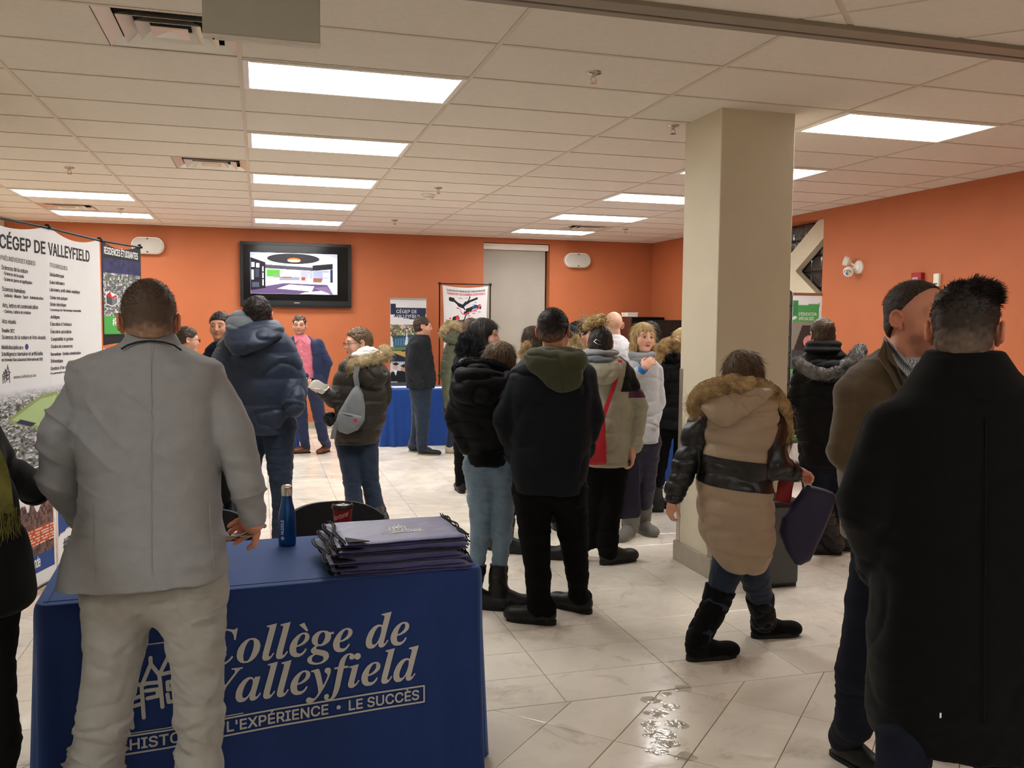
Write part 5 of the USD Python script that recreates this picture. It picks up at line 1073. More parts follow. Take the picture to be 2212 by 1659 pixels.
def furmat(name, lo, hi, sc=16.0):
    N = {'g': ('geometry', {}), 'h': ('hair_info', {}), 'n': ('noise_texture', {'scale': sc, 'detail': 3.0}), 'm': ('math', {'math_type': 'multiply_add', 'value2': .50, 'value3': -.08}), 'a': ('math', {'math_type': 'add'}),
         'r': ('rgb_ramp', {'ramp': [(.12, C(lo)), (.75, C(hi))]}), 'p': ('principled_bsdf', {'roughness': .65, 'specular_ior_level': .25})}
    M[name] = usdkit.material(stage, '/World/Looks/' + name, N, [('g.position', 'n.vector'), ('h.intercept', 'm.value1'), ('n.fac', 'a.value1'), ('m.value', 'a.value2'), ('a.value', 'r.fac'), ('r.color', 'p.base_color')], surface='p.BSDF')
def hairmat(name, lo, hi, rough=.55):
    N = {'g': ('geometry', {}), 'mp': ('mapping', {'scale': (150, 150, 24)}), 'n': ('noise_texture', {'scale': 1.0, 'detail': 4.0}), 'r': ('rgb_ramp', {'ramp': [(.3, C(lo)), (.7, C(hi))]}),
         'b': ('bump', {'strength': .25, 'distance': .003}), 'p': ('principled_bsdf', {'roughness': rough, 'specular_ior_level': .4})}
    M[name] = usdkit.material(stage, '/World/Looks/' + name, N, [('g.position', 'mp.vector'), ('mp.vector', 'n.vector'), ('n.fac', 'r.fac'), ('r.color', 'p.base_color'), ('n.fac', 'b.height'), ('b.normal', 'p.normal')], surface='p.BSDF')
N = {'a': ('attribute', {'attribute': 'col'}), 'g': ('geometry', {}), 'n': ('noise_texture', {'scale': 350.0, 'detail': 2.0}), 'b': ('bump', {'strength': .12, 'distance': .001}), 'p': ('principled_bsdf', {'roughness': .5, 'specular_ior_level': .35, 'subsurface_weight': .08, 'subsurface_scale': .006})}
M['skin'] = usdkit.material(stage, '/World/Looks/skin', N, [('a.color', 'p.base_color'), ('g.position', 'n.vector'), ('n.fac', 'b.height'), ('b.normal', 'p.normal')], surface='p.BSDF')
N = {'a': ('attribute', {'attribute': 'col'}), 'g': ('geometry', {}), 'mp': ('mapping', {'scale': (120, 120, 30)}), 'n': ('noise_texture', {'scale': 1.0, 'detail': 3.0}), 'b': ('bump', {'strength': .5, 'distance': .004}), 'p': ('principled_bsdf', {'roughness': .6, 'specular_ior_level': .3})}
M['hair_fade'] = usdkit.material(stage, '/World/Looks/hair_fade', N, [('a.color', 'p.base_color'), ('g.position', 'mp.vector'), ('mp.vector', 'n.vector'), ('n.fac', 'b.height'), ('b.normal', 'p.normal')], surface='p.BSDF')
flat('eye_white', '#a79d95', .25); flat('iris_dark', '#22160f', .15); flat('glasses_dark', '#1a1614', .3); flat('sole_dark', '#151413', .7); flat('sole_light', '#8a8478', .7)

# ------------------------------------------------------------------ body templates
class Head:
    """yaw 0 looks at the camera, 90 to the picture's right, 180 away; pitch > 0 looks down"""
    def __init__(s, c, yaw=180, pitch=0, roll=0, k=1.0):
        s.c, s.k = np.asarray(c, float), k; y = math.radians(yaw); f = -math.cos(y) * VIEW + math.sin(y) * SIDE; r = np.cross(f, UP); p = math.radians(pitch)
        f2 = math.cos(p) * f - math.sin(p) * UP; u2 = np.cross(r, f2); q = math.radians(roll); r2 = math.cos(q) * r + math.sin(q) * u2
        s.R = np.array([r2, f2, np.cross(r2, f2)])
    def p(s, x, y, z): return s.c + s.k * (np.array([x, y, z]) @ s.R)
    def loc(s, v): return ((v - s.c) @ s.R.T) / s.k
    def e(s, x, y, z, a, b, c, op='u', rot=None):
        R = s.R if rot is None else rot @ s.R; return ell(s.p(x, y, z), R, np.array([a, b, c]) * s.k, op)
    def c_(s, a, b, ra, rb, op='u'): return rc(s.p(*a), s.p(*b), ra * s.k, rb * s.k, op)
def head_prims(H, female=False, jaw=1.0):
    j = (.92 if female else 1.0) * jaw
    P = [H.e(0, -.012, .030, .0765, .097, .088), H.e(0, .030, -.030, .064 * j, .066, .075), H.e(0, .048, -.078, .040 * j, .045, .038), H.c_((-.03 * j, .045, -.092), (.03 * j, .045, -.092), .018, .018), H.c_((0, .082, -.098), (0, .082, -.098), .017, .017)]
    P += [tuple(list(H.c_((-.045, .075, .028), (.045, .075, .028), .014, .014)) + [.02])]
    for sx_ in (-1, 1):
        P += [tuple(list(H.e(sx_ * .031, .103, .003, .017, .014, .011, 's')) + [.012]), tuple(list(H.e(sx_ * .044, .060, -.030, .020, .020, .024)) + [.04])]
        a = math.radians(18 * sx_)
        rot = np.array([[math.cos(a), math.sin(a), 0], [-math.sin(a), math.cos(a), 0], [0, 0, 1]])
        P += [tuple(list(H.e(sx_ * .080, -.012, -.006, .0085, .016, .026, 'u', rot)) + [.008]), tuple(list(H.e(sx_ * .078, -.003, -.030, .007, .008, .010)) + [.006])]
        for t in np.linspace(0, 1, 9)[:-1]:
            f = lambda q: (sx_ * (.084 + .006 * math.sin(q * 3)), -.014 + .017 * math.cos(q * 5.0 + .4), -.002 + .025 * math.sin(q * 5.0 + .4)); P.append(tuple(list(H.c_(f(t), f(t + .125), .0048, .0048)) + [.003]))
        P.append(tuple(list(H.e(sx_ * .090, -.004, -.006, .0085, .0095, .015, 's')) + [.004]))
    P += [tuple(list(H.c_((0, .093, .014), (0, .108, -.026), .009, .012)) + [.012]), tuple(list(H.c_((-.012, .098, -.031), (.012, .098, -.031), .0085, .0085)) + [.008])]
    P += [tuple(list(H.e(0, .093, -.056, .022, .010, .006)) + [.006]), tuple(list(H.e(0, .090, -.068, .019, .010, .0065)) + [.006])]
    return P
def hand_prims(w, d, palm, side, s=1.0, curl=.5, spread=.0):
    """w wrist, d finger direction, palm the way the palm faces, side +-1 the thumb's side"""
    d = np.asarray(d, float) / np.linalg.norm(d); palm = np.asarray(palm, float) - d * (np.asarray(palm, float) @ d); palm /= np.linalg.norm(palm); t = np.cross(d, palm) * side; w = np.asarray(w, float)
    R = np.array([d, t, palm]); P = [ell(w + d * .048 * s, R, np.array([.055, .043, .017]) * s), rc(w - d * .03 * s, w + d * .02 * s, .026 * s, .027 * s)]
    for i, (L, o) in enumerate(((.072, .031), (.080, .0105), (.074, -.0105), (.058, -.030))):
        b = w + (d * (.090 - .006 * abs(i - 1)) + t * o) * s; dd = d + t * spread * (1.5 - i)
        a = 0
        for q, (fr_, r0, r1) in enumerate(((.44, .0092, .0086), (.32, .0086, .0080), (.26, .0080, .0068))):
            a += curl * (1.0 if q else .8); v = math.cos(a) * dd + math.sin(a) * palm; e = b + v * L * fr_ * s; P.append(tuple(list(rc(b, e, r0 * s, r1 * s)) + [.005])); b = e
    b = w + (d * .022 + t * .034) * s; v = d * .62 + t * .62 + palm * .35; v /= np.linalg.norm(v); e = b + v * .043 * s; P.append(tuple(list(rc(b, e, .0125 * s, .0105 * s)) + [.008]))
    v2 = d * .85 + t * .1 + palm * .5; v2 /= np.linalg.norm(v2); P.append(tuple(list(rc(e, e + v2 * .032 * s, .0105 * s, .0085 * s)) + [.005])); return P
def shoe_template(kind):
    I = np.eye(3); L = .285   # toe along +x, heel back at x = -.055
    if kind == 'dress': P = [ell((.03, 0, .05), I, (.085, .040, .05)), ell((.13, 0, .035), I, (.10, .043, .036)), ell((.20, 0, .026), I, (.035, .034, .024)), rc((-.01, 0, .05), (-.01, 0, .085), .038, .037)]
    else: P = [ell((.03, 0, .055), I, (.09, .045, .058)), ell((.13, .0, .04), I, (.10, .049, .043)), ell((.185, 0, .034), I, (.05, .046, .036)), rc((-.012, 0, .05), (-.005, 0, .095), .043, .042)]
    if kind == 'boot': P += [rc((-.005, 0, .08), (-.002, 0, .125), .050, .052)]
    if kind == 'highboot': P += [rc((-.005, 0, .08), (0.0, 0, .36), .050, .066)]
    up = solid(P + [zclip(.012)], .006, .03); up = relax(up, 2)
    t = np.linspace(0, 2 * np.pi, 40, endpoint=False); x = .075 + .140 * np.cos(t); w = .040 + .010 * np.clip((x - .02) / .15, 0, 1) - .006 * np.exp(-((x - .05) / .05) ** 2); y = w * np.sign(np.sin(t)) * np.abs(np.sin(t)) ** .7
    so = extr(Polygon(np.c_[x + .003, y * 1.03]).buffer(.002), .026 if kind != 'dress' else .016); return up, so
SHOES = {k: shoe_template(k) for k in ('sneaker', 'boot', 'dress', 'highboot')}
def shoe(t, kind, pos, ang, mtl, sole='sole_dark', k=1.0, tilt=0.0, label=None):
    """ang: 0 toes away from the camera, 90 to the picture's right"""
    a = math.radians(ang); d = math.cos(a) * VIEW + math.sin(a) * SIDE; l = np.cross(UP, d); u = UP
    if tilt: c, s_ = math.cos(tilt), math.sin(tilt); d, u = c * d - s_ * UP, c * UP + s_ * d
    up, so = SHOES[kind]; fr = (np.asarray(pos, float) - d * .045 * k + (UP * .20 * abs(math.sin(tilt)) if tilt > 0 else 0), d * k, l * k, u * k)
    s = obj('shoe' if kind in ('sneaker', 'dress') else 'boot', place(up, fr), mtl, t, smooth=True, label=label); obj('sole', place(so, fr), sole, s, smooth=40)
    if kind == 'sneaker':
        for q in range(4):
            x = .062 + .020 * q; z = .101 - .011 * q; obj('lace', place(tube([(x, -.022, z - .006), (x, 0, z + .001), (x, .022, z - .006)], .0028, 5), fr), 'sole_dark', s)
    return s

def garment_rows(rows, D):
    out = []
    for r in rows:
        py, xl, xr = r[:3]; dd = r[4] if len(r) > 4 else 0.0; a_, b_ = at(xl, py, D + dd), at(xr, py, D + dd); m = (a_ + b_) / 2; a = np.linalg.norm((b_ - a_)[:2]) / 2
        b = r[3] if len(r) > 3 and r[3] else min(max(.62 * a, .07), .15); out.append((m[2], m @ SIDE, m @ VIEW, a, b))
    return out
def chain(pts, D):
    """[(px, py, radius, depth offset)] -> points and radii"""
    return [(at(q[0], q[1], D + (q[3] if len(q) > 3 else 0)), q[2]) for q in pts]
def chain_prims(c, k=None, shrink=0.0):
    o = []
    for (a, ra), (b, rb) in zip(c[:-1], c[1:]):
        q = rc(a, b, max(ra - shrink, .02), max(rb - shrink, .02)); o.append(q if k is None else tuple(list(q) + [k]))
    return o

PEOPLE = []
def person(label, D, head, torso=None, arms=(), legs=(), shoes=(), skin='#b98a72', jacket=None, trousers=None, hair=None, shoe_m=('sneaker', 'shoe_black'), hands=(), face=None, h=.009, hh=.005, female=False, jacket_name='jacket', jw={}, tw={}, cuffs=True, cuff_m=None, shafts=None, slope=0.0, lean=None, neck_r=.056, sub=(), jaw=1.0, lips='#9a5a50', beard=None, jk=.012, extra=(), sleeve=None, tp=2.4, tilt=(0, 0), hips_r=.085):
    hx, hy = head[:2]; yaw, pitch, roll, hk, hdd = (list(head[2:]) + [180, 0, 0, 1.0, 0.0][len(head) - 2:])
    H = Head(at(hx, hy, D + hdd), yaw - math.degrees(math.atan((hx - PW / 2) / FPX)), pitch, roll, hk)
    R = garment_rows(torso, D); R.sort(); top = R[-1]
    feet = [onz(q[0], q[1], 0.0) for q in shoes]
    base = np.mean(feet, 0) if feet else SIDE * top[1] + VIEW * top[2]; base[2] = 0
    t = thing('person', label, 'person', base); t.H, t.D, t.R = H, D, R
    ac = [chain(a, D) for a in arms]
    lc = []
    for i, l in enumerate(legs):
        ft = feet[i]; dF = ft @ VIEW - D; n = len(l); c = []
        for j, q in enumerate(l): dd = (q[3] if len(q) > 3 else dF * (j / n) ** 1.0); c.append((at(q[0], q[1], D + dd), q[2]))
        sa = math.radians(shoes[i][2]); c.append((ft + UP * (.085 + (.10 if tilt[i] else 0)) - .050 * (math.cos(sa) * VIEW + math.sin(sa) * SIDE), c[-1][1] * .92)); lc.append(c)
    if not legs:
        m = R[0]; c0 = SIDE * m[1] + VIEW * m[2]; feet = []
        for s_ in (-1, 1):
            f_ = c0 + SIDE * .10 * s_; f_[2] = 0; feet.append(f_ + .05 * VIEW); lc.append([(c0 + SIDE * .085 * s_ + UP * (m[0] + .06), .085), (c0 + SIDE * .10 * s_ + UP * .48, .068), (f_ + UP * .09, .055)])
    # ---- one continuous body
    P = head_prims(H, female, jaw); nb = SIDE * top[1] + VIEW * top[2] + UP * (top[0] - .05)
    P += [rc(H.p(0, -.022, -.06), nb, neck_r * hk * (.86 if female else 1), neck_r * (.92 if female else 1.05))]
    br_ = [(z, u, v, max(a - .045, .05), max(b - .035, .04)) for z, u, v, a, b in R if R[0][0] + .09 < z < top[0] - .04]
    P.append(loft(br_ if len(br_) > 1 else [(top[0] - .4, top[1], top[2], .1, .08), (top[0] - .05, top[1], top[2], .1, .08)]))
    if lc: P.append(rc((lc[0][0][0] + lc[1][0][0]) / 2, SIDE * R[-2][1] + VIEW * R[-2][2] + UP * (R[-2][0] - .15), .075, .09))
    fine = [(H.c, np.array([.12, .12, .15]) * hk, hh)]
    for c in ac: P += chain_prims(c, shrink=.028)
    for w_ in hands:
        P += hand_prims(*w_[:4], *(w_[4:])); fine.append((np.asarray(w_[0]) + np.asarray(w_[1]) / np.linalg.norm(w_[1]) * .08, np.array([.10, .10, .10]), max(.004, hh)))
    for c in lc: P += chain_prims(c, shrink=.025)
    if lc: P += [rc(lc[0][0][0], lc[1][0][0], .06, .06)]
    for q, c in zip(feet, lc): P.append(rc(c[-1][0], np.array([q[0], q[1], .05]) + (c[-1][0] - c[-1][0]), .03, .03))
    v, f = solid(P, .013, .02, fine); v, f = relax((v, f), 1, .4)
    sk = np.minimum(np.array(C(skin)) * np.array([1.28, 1.36, 1.42]), .85); q = H.loc(v); col = np.tile(sk, (len(v), 1)) * (1 + .10 * (meshkit.noise(v * 30, 1) - .5))[:, None]
    front_ = q[:, 1] > .06
    red = np.exp(-(((np.abs(q[:, 0]) - .045) / .022) ** 2 + ((q[:, 2] + .03) / .025) ** 2)) * front_ + .7 * np.exp(-((q[:, 0] / .014) ** 2 + ((q[:, 2] + .03) / .014) ** 2)) * (q[:, 1] > .1) + .8 * (np.abs(q[:, 0]) > .079) * (np.abs(q[:, 2]) < .05)
    col = col * (1 - red[:, None] * np.array([.02, .18, .20]))
    if beard is not None: bm = np.clip((-.035 - q[:, 2]) / .02, 0, 1) * np.clip((q[:, 1] - .0) / .03, 0, 1) * (np.linalg.norm(q, axis=1) < .2) * (.75 + .25 * meshkit.noise(v * 300, 3)); col = col * (1 - bm[:, None] * beard) + np.array(C('#2a1d17')) * (bm * beard)[:, None]
    lp = front_ * np.exp(-((q[:, 0] / .021) ** 4 + ((q[:, 2] + .062) / .0105) ** 4)); col = col * (1 - lp[:, None]) + np.array(C(lips)) * lp[:, None]
    if face:
        bz = .030 + .006 * np.cos(np.abs(q[:, 0]) * 60 - 1.5); br = front_ * ((np.abs(q[:, 0]) > .013) & (np.abs(q[:, 0]) < .052)) * np.exp(-((q[:, 2] - bz + .004) / .0042) ** 2); br = br * .8
        col = col * (1 - br[:, None]) + np.array(C(face)) * br[:, None]
    t.body = obj('body', (v, f), 'skin', t, smooth=True, col=col)
    if face:
        for s_ in (-1, 1):
            e = trimesh.creation.icosphere(2, .0122 * hk); obj('eye', (np.array(e.vertices) + H.p(s_ * .031, .0835, .003), np.array(e.faces)), 'eye_white', t, smooth=True)
            e = trimesh.creation.icosphere(2, .0062 * hk); obj('iris', (np.array(e.vertices) + H.p(s_ * .031, .0915, .0025), np.array(e.faces)), 'iris_dark', t, smooth=True)
            obj('eyelid', relax(solid([H.e(s_ * .031, .0845, .005, .0155, .0125, .0115), plane(H.p(0, 0, .0055), H.R[2])], .0022, .003), 1), 'lid_skin' if 'lid_skin' in M else flat('lid_skin', '#9d6f5a', .6) or 'lid_skin', t, smooth=True)
    # ---- clothes
    if jacket:
        P = [loft(R, p=tp, slope=slope)] + list(extra)
        for c in ac: P += chain_prims(c)
        P += list(sub); m = solid(P, h, jk); t.jm = wrinkle(m, **jw)
        if sleeve:
            d_arm = np.full(len(t.jm[0]), 9.0)
            for c in ac:
                for (a, ra), (b, rb) in zip(c[:-1], c[1:]):
                    e = b - a; tt = np.clip(((t.jm[0] - a) @ e) / (e @ e), 0, 1); d_arm = np.minimum(d_arm, np.linalg.norm(t.jm[0] - a - tt[:, None] * e, axis=1) - (ra + (rb - ra) * tt) - .012)
            t.arm = d_arm
        t.jacket = obj(jacket_name, t.jm, jacket, t, smooth=True)
        if cuffs:
            for c in ac:
                (a, ra), (b, rb) = c[-2:]; e = (b - a) / np.linalg.norm(b - a); rr = rb + .003
                obj('cuff', disc(b - e * .028, e, [(rr * .6, -.002), (rr, 0), (rr + .002, .012), (rr, .026), (rr - .006, .030), (rr * .6, .028)], 22), cuff_m or jacket, t.jacket, smooth=50)
    if trousers and lc:
        P = []
        for c in lc: P += [tuple(list(q) + [.02]) for q in chain_prims(c)]
        P += [rc(lc[0][0][0] + UP * .02, lc[1][0][0] + UP * .02, lc[0][0][1] * .98, lc[1][0][1] * .98), rc((lc[0][0][0] + lc[1][0][0]) / 2 + UP * .03, (lc[0][0][0] + lc[1][0][0]) / 2 + UP * .13, hips_r, hips_r * 1.05)]
        t.tm = wrinkle(solid(P, h, .03), **{**dict(amp=.003, sc=(7, 7, 14), seed=3, crease=.007, cs=(6, 6, 18)), **tw}); t.trousers = obj('trousers', t.tm, trousers, t, smooth=True)
    if shafts is None and shoe_m[0] == 'boot': shafts = .17
    if shafts and shoes:
        for c in lc:
            left, P_ = shafts, []
            for (a, ra), (b, rb) in zip(c[::-1][:-1], c[::-1][1:]):
                L_ = np.linalg.norm(b - a); w_ = min(1, left / L_); top_ = a + (b - a) * w_; e = (b - a) / L_; P_.append(rc(a, top_, max(ra, .048) + .007, max(ra + (rb - ra) * w_, .048) + .009)); left -= L_
                if left <= 0: break
            obj('boot_shaft', wrinkle(solid(P_ + [plane(top_, -e)], .008, .01), .005, (9, 9, 14), 4), shoe_m[1], t, smooth=True)
    if not shoes: shoes = [(0, 0, 12 * s_) for s_ in (-1, 1)]
    for i, q in enumerate(shoes):
        sm = shoe_m
        shoe(t, sm[0], feet[i], q[2], sm[1], sole=sm[2] if len(sm) > 2 else 'sole_dark', k=sm[3] if len(sm) > 3 else 1.0, tilt=tilt[i])
    if hair: do_hair(t, **hair)
    PEOPLE.append(t); return t
def do_hair(t, mtl, style='short', th=.010, line=(.085, .058, -.082, -.075), n=None, ln=.012, sw=.0014, drop=None, part=0.0, hh=.006, amp=.004, name='hair', col=None, cutface=True, wide=.085, back=.06, lift=0.0, rise=0.0, up_=.38):
    H = t.H; y1, z1, y0, z0 = line; sl = (z1 - z0) / (y1 - y0)
    P = [H.e(0, -.012, .030 + rise / 2, .0765 + th, .097 + th, .088 + th + rise / 2)]
    nrm = H.R[2] - sl * H.R[1]; nrm = nrm / np.linalg.norm(nrm)
    if style in ('short', 'fade', 'buzz'):
        P += [H.e(0, -.043, -.030, .064 + th, .056 + th, .052)]
        P += [plane(H.p(0, y1, z1), nrm)]
        if cutface: P += [tuple(list(H.e(s_ * .085, .01, -.012, .022, .030, .040, 's')) + [.006]) for s_ in (-1, 1)]
    elif style in ('long', 'bob'):
        d = drop or .22
        P += [H.e(0, -.05, -.05, wide * .95, .065, .11), H.c_((0, -.06, -.05), (0, -.055, -d), .068, .058)]
        for s_ in (-1, 1): P += [H.c_((s_ * .072, -.01, .02), (s_ * (wide - .01), .015, -.07), .030, .030), H.c_((s_ * (wide - .01), .015, -.07), (s_ * wide, .02, -d), .030, .022)]
        P += [tuple(list(H.e(part * .02, .115, -.03, .052, .085, .088, 's')) + [.012]), plane(H.p(0, 0, -d), H.R[2])]
    elif style == 'pulled':
        P += [H.e(0, -.045, -.03, .070 + th, .058 + th, .058), plane(H.p(0, y1, z1), nrm)]
    m = solid(P, hh, .02); m = wrinkle(m, amp * (.7 if style in ('long', 'bob', 'pulled') else 1), (85, 85, 9) if style in ('long', 'bob', 'pulled') else (28, 28, 28), 5, smooth=2)
    if col is not None:
        q = H.loc(m[0]); c = col(q, m[0]); o = obj(name, m, 'hair_fade', t, smooth=True, col=c)
    else: o = obj(name, m, mtl, t, smooth=True)
    t.hair = o; t.hm = m
    if style == 'pulled' and n is None: n = 0
    if style in ('long', 'bob') and n is None:
        rg = np.random.default_rng(6); p, nn = scatter(m, 3000, rg); q = H.loc(p); dn = -UP if style != 'pulled' else -H.R[1] * .8 + H.R[2] * .2; dirn = dn - nn * (nn @ dn)[:, None] + nn * .10 + .9 * (np.stack([meshkit.noise(p * 30, 70 + k) for k in range(3)], 1) - .5) * .35
        dirn /= np.linalg.norm(dirn, axis=1, keepdims=True); ok = np.linalg.norm(dn - nn * (nn @ dn)[:, None], axis=1) > .45
        strands('hair_strands', p[ok] + nn[ok] * .0005, p[ok] + dirn[ok] * rg.uniform(.03, .06, (ok.sum(), 1)), o, mtl, .0019); n = 0
    if n is None: n, sw = (1600, .0026) if style in ('short', 'fade') else (0, sw)
    if n:
        rg = np.random.default_rng(3); p, nn = scatter(m, n, rg); dirn = nn * up_ - H.R[1] * .45 - H.R[2] * (.15 - lift) + rg.normal(0, .25, p.shape)
        dirn /= np.linalg.norm(dirn, axis=1, keepdims=True); keep = (H.loc(p)[:, 2] > (.035 if style == 'fade' else -.09))
        strands('hair_strands', p[keep] - nn[keep] * .002, p[keep] + dirn[keep] * (ln * rg.uniform(.5, 1.1, (keep.sum(), 1))), o, mtl, sw)
    return o
def fur_trim(t, path, r, mtl, n=2200, ln=.05, w=.003, clump=True, closed=False, out=None, name='fur_trim', core=True, seed=1, droop=.015, label=None):
    """a fur-edged roll along a path: a core tube with strands"""
    p = np.asarray(path, float)
    for _ in range(2): p = np.vstack([p[:1]] + [np.stack([.75 * a + .25 * b, .25 * a + .75 * b]) for a, b in zip(p[:-1], p[1:])] + [p[-1:]])
    rr = np.full(len(p), r); rr[0] *= .6; rr[-1] *= .6
    m = tube(p, rr, 12); v = m[0]; v = v + vnorm(*m) * ((meshkit.noise(v * 45, seed) - .5) * r * .7)[:, None]
    w *= .75; n = int(n * 4.2); ln *= 1.15
    o = obj(name, (v, m[1]), mtl, t, smooth=True, label=label); rg = np.random.default_rng(seed); q, nn = scatter((v, m[1]), n, rg)
    cl = np.stack([meshkit.noise(q * 52, seed + 60 + k) for k in range(3)], 1) - .5
    d = nn * .9 + 1.5 * cl + rg.normal(0, .20, q.shape) - UP * .1
    if out is not None: d = d + np.asarray(out)
    d /= np.linalg.norm(d, axis=1, keepdims=True); L = ln * rg.uniform(.45, 1.0, (n, 1)) * (.6 + .9 * meshkit.noise(q * 22, seed + 71))[:, None]
    strands('fur_hairs', q - nn * .004, q + d * L, o, mtl, w, bend=np.tile(-UP * droop, (n, 1)) + rg.normal(0, .006, (n, 3)))
    return o

def pillow(px_poly, D, th, n=56, off=0.0, tilt=0.0):
    """soft pouch: an outline (in the plane D metres ahead) puffed to thickness th"""
    P = np.array([at(x, y, D + off) for x, y in px_poly]); c = P.mean(0); uv = np.c_[(P - c) @ SIDE, (P - c) @ UP]; g = Polygon(uv).buffer(.012).buffer(-.006); cen = np.array(g.centroid.coords[0]); ring = []
    for a in np.linspace(0, 2 * np.pi, n, endpoint=False):
        l = LineString([cen, cen + 3 * np.array([math.cos(a), math.sin(a)])]).intersection(g); ring.append(np.array(l.coords[-1] if l.geom_type == 'LineString' else list(l.geoms)[0].coords[-1]))
    ring = np.array(ring); v = []; A = np.linspace(-math.pi / 2, math.pi / 2, 13)[1:-1]
    for a in A:
        s = abs(math.cos(a)) ** .45; q = cen + (ring - cen) * s; v.append(c + q[:, :1] * SIDE + q[:, 1:] * UP + (math.sin(a) * th / 2 + tilt * q[:, 1:]) * VIEW)
    V = np.vstack(v + [c + cen[0] * SIDE + cen[1] * UP - (th / 2 - tilt * cen[1]) * VIEW, c + cen[0] * SIDE + cen[1] * UP + (th / 2 + tilt * cen[1]) * VIEW]).reshape(-1, 3); f = []; k = len(A)
    i = np.arange(n); j = (i + 1) % n
    for r_ in range(k - 1): a, b = r_ * n, (r_ + 1) * n; f += [np.stack([a + i, a + j, b + j], 1), np.stack([a + i, b + j, b + i], 1)]
    f += [np.stack([np.full(n, k * n), j, i], 1), np.stack([np.full(n, k * n + 1), (k - 1) * n + i, (k - 1) * n + j], 1)]
    F = np.vstack(f); m = trimesh.Trimesh(V, F, process=False); vv_ = V + vnorm(V, F) * (.010 * (meshkit.fbm(V * 14, 3, 4) - .5))[:, None]; return vv_, F

def hood_loft(t, D, rows, mtl, name='hood', h=.008, seed=5, **kw):
    """a hood lying flat on the back: rows (py, left, right, depth radius, depth offset)"""
    m = wrinkle(solid([loft(garment_rows(rows, D), p=2.1)], h, .01), **{**dict(amp=.006, sc=(7, 7, 8), seed=seed, crease=.012, cs=(5, 5, 9), smooth=4), **kw}); return obj(name, m, mtl, t, smooth=True)
def sliced(m, planes):
    """the part of a mesh on the positive side of every plane, with clean edges"""
    q = trimesh.Trimesh(*m, process=False)
    for c, n in planes: q = trimesh.intersections.slice_mesh_plane(q, np.asarray(n, float), np.asarray(c, float))
    return np.array(q.vertices), np.array(q.faces)
mat('suit_grey', '#8b8c8f', .85, .05, 30, .35, 900, .0012, sheen=.1, spec=.2, fold=.03, fs=4.5)
mat('suit_trouser', '#979590', .85, .05, 30, .3, 900, .0012, sheen=.1, spec=.2, fold=.03, fs=7)
mat('wool_black', '#0b0b0c', .95, .15, 25, .3, 700, .001, sheen=.06, spec=.12)
mat('navy_cloth', '#0d1220', .85, .1, 15, .3, 700, .001, spec=.2)
flat('shoe_black', '#0c0c0d', .5); flat('shoe_brown', '#6b3a1c', .35); flat('shoe_grey', '#6f6c66', .7); flat('shoe_pale', '#b7ab98', .7)
hairmat('hair_brown', '#1e140f', '#4a3626'); hairmat('hair_dark', '#0c0908', '#2a1f1a'); hairmat('hair_blond', '#8a6a3c', '#d6bd86'); hairmat('hair_mixed', '#2a1d16', '#7d6346'); hairmat('hair_grey', '#3a332e', '#85796c')

# ---- the man in the grey suit ------------------------------------------------------------------
D = 2.5
fade_c = lambda lo, hi, z0, z1: (lambda q, v: (lambda k: np.array(C(lo)) * (1 - k) + np.array(C(hi)) * k)(np.clip((q[:, 2] - z0) / (z1 - z0) + .5 * (meshkit.noise(v * 90, 2) - .5), 0, 1)[:, None]))
w1 = at(548, 1132, D + .12)
t = person('man in a light grey suit seen from behind at the front table', D, (322, 696, 180, 12, 0, .89), h=.0065, hh=.0035,
    torso=[(728, 285, 372, .075), (745, 262, 388, .085), (762, 215, 420, .10), (785, 158, 476, .12), (815, 150, 485, .13), (870, 168, 482, .135), (950, 172, 480, .135), (1010, 180, 472, .13), (1070, 182, 470, .13), (1130, 172, 468, .14), (1200, 148, 482, .15), (1250, 134, 495, .155)], slope=.075,
    arms=[[(192, 838, .062), (142, 930, .062), (128, 1035, .058), (185, 1115, .050, .16)], [(448, 832, .062), (502, 930, .060), (530, 1035, .052, .04), (546, 1110, .038, .10)]],
    legs=[[(258, 1290, .105), (248, 1400, .082), (226, 1545, .072), (202, 1659, .067)], [(408, 1285, .108), (424, 1400, .078), (432, 1545, .066), (431, 1659, .062)]], shoes=[(195, 1925, -8), (430, 1940, 8)],
    hands=[(w1, (-.30, .90, -.28), (-.85, -.2, -.45), -1, .92, .75)], skin='#b57a60', jacket='suit_grey', trousers='suit_trouser', jacket_name='suit_jacket', jw=dict(amp=.0025, sc=(5, 5, 8), seed=11, smooth=1, crease=.017, cs=(3, 3, 9)), tw=dict(amp=.004, sc=(6, 6, 12), seed=8, crease=.016, cs=(5, 5, 16), smooth=1), shoe_m=('dress', 'shoe_brown'), tp=2.6, jk=.006,
    hair=dict(mtl='hair_brown', style='fade', th=.006, line=(.085, .06, -.085, -.072), n=4200, ln=.007, sw=.0011, hh=.004, amp=.0015, col=fade_c('#b08a72', '#4b3b30', -.078, -.020), rise=.012))
flat('piping_dark', '#1b191b', .8)
def arc(pts, D, r, n=6): return tube([at(*q[:2], D + (q[2] if len(q) > 2 else 0)) for q in pts], r, n)
col_m = relax(solid([loft(garment_rows([(712, 286, 368, .068), (728, 276, 378, .078), (748, 264, 388, .09), (756, 262, 390, .092)], D), p=2.2)], .006, .01), 2)
obj('collar', col_m, 'suit_grey', t.jacket, smooth=True)
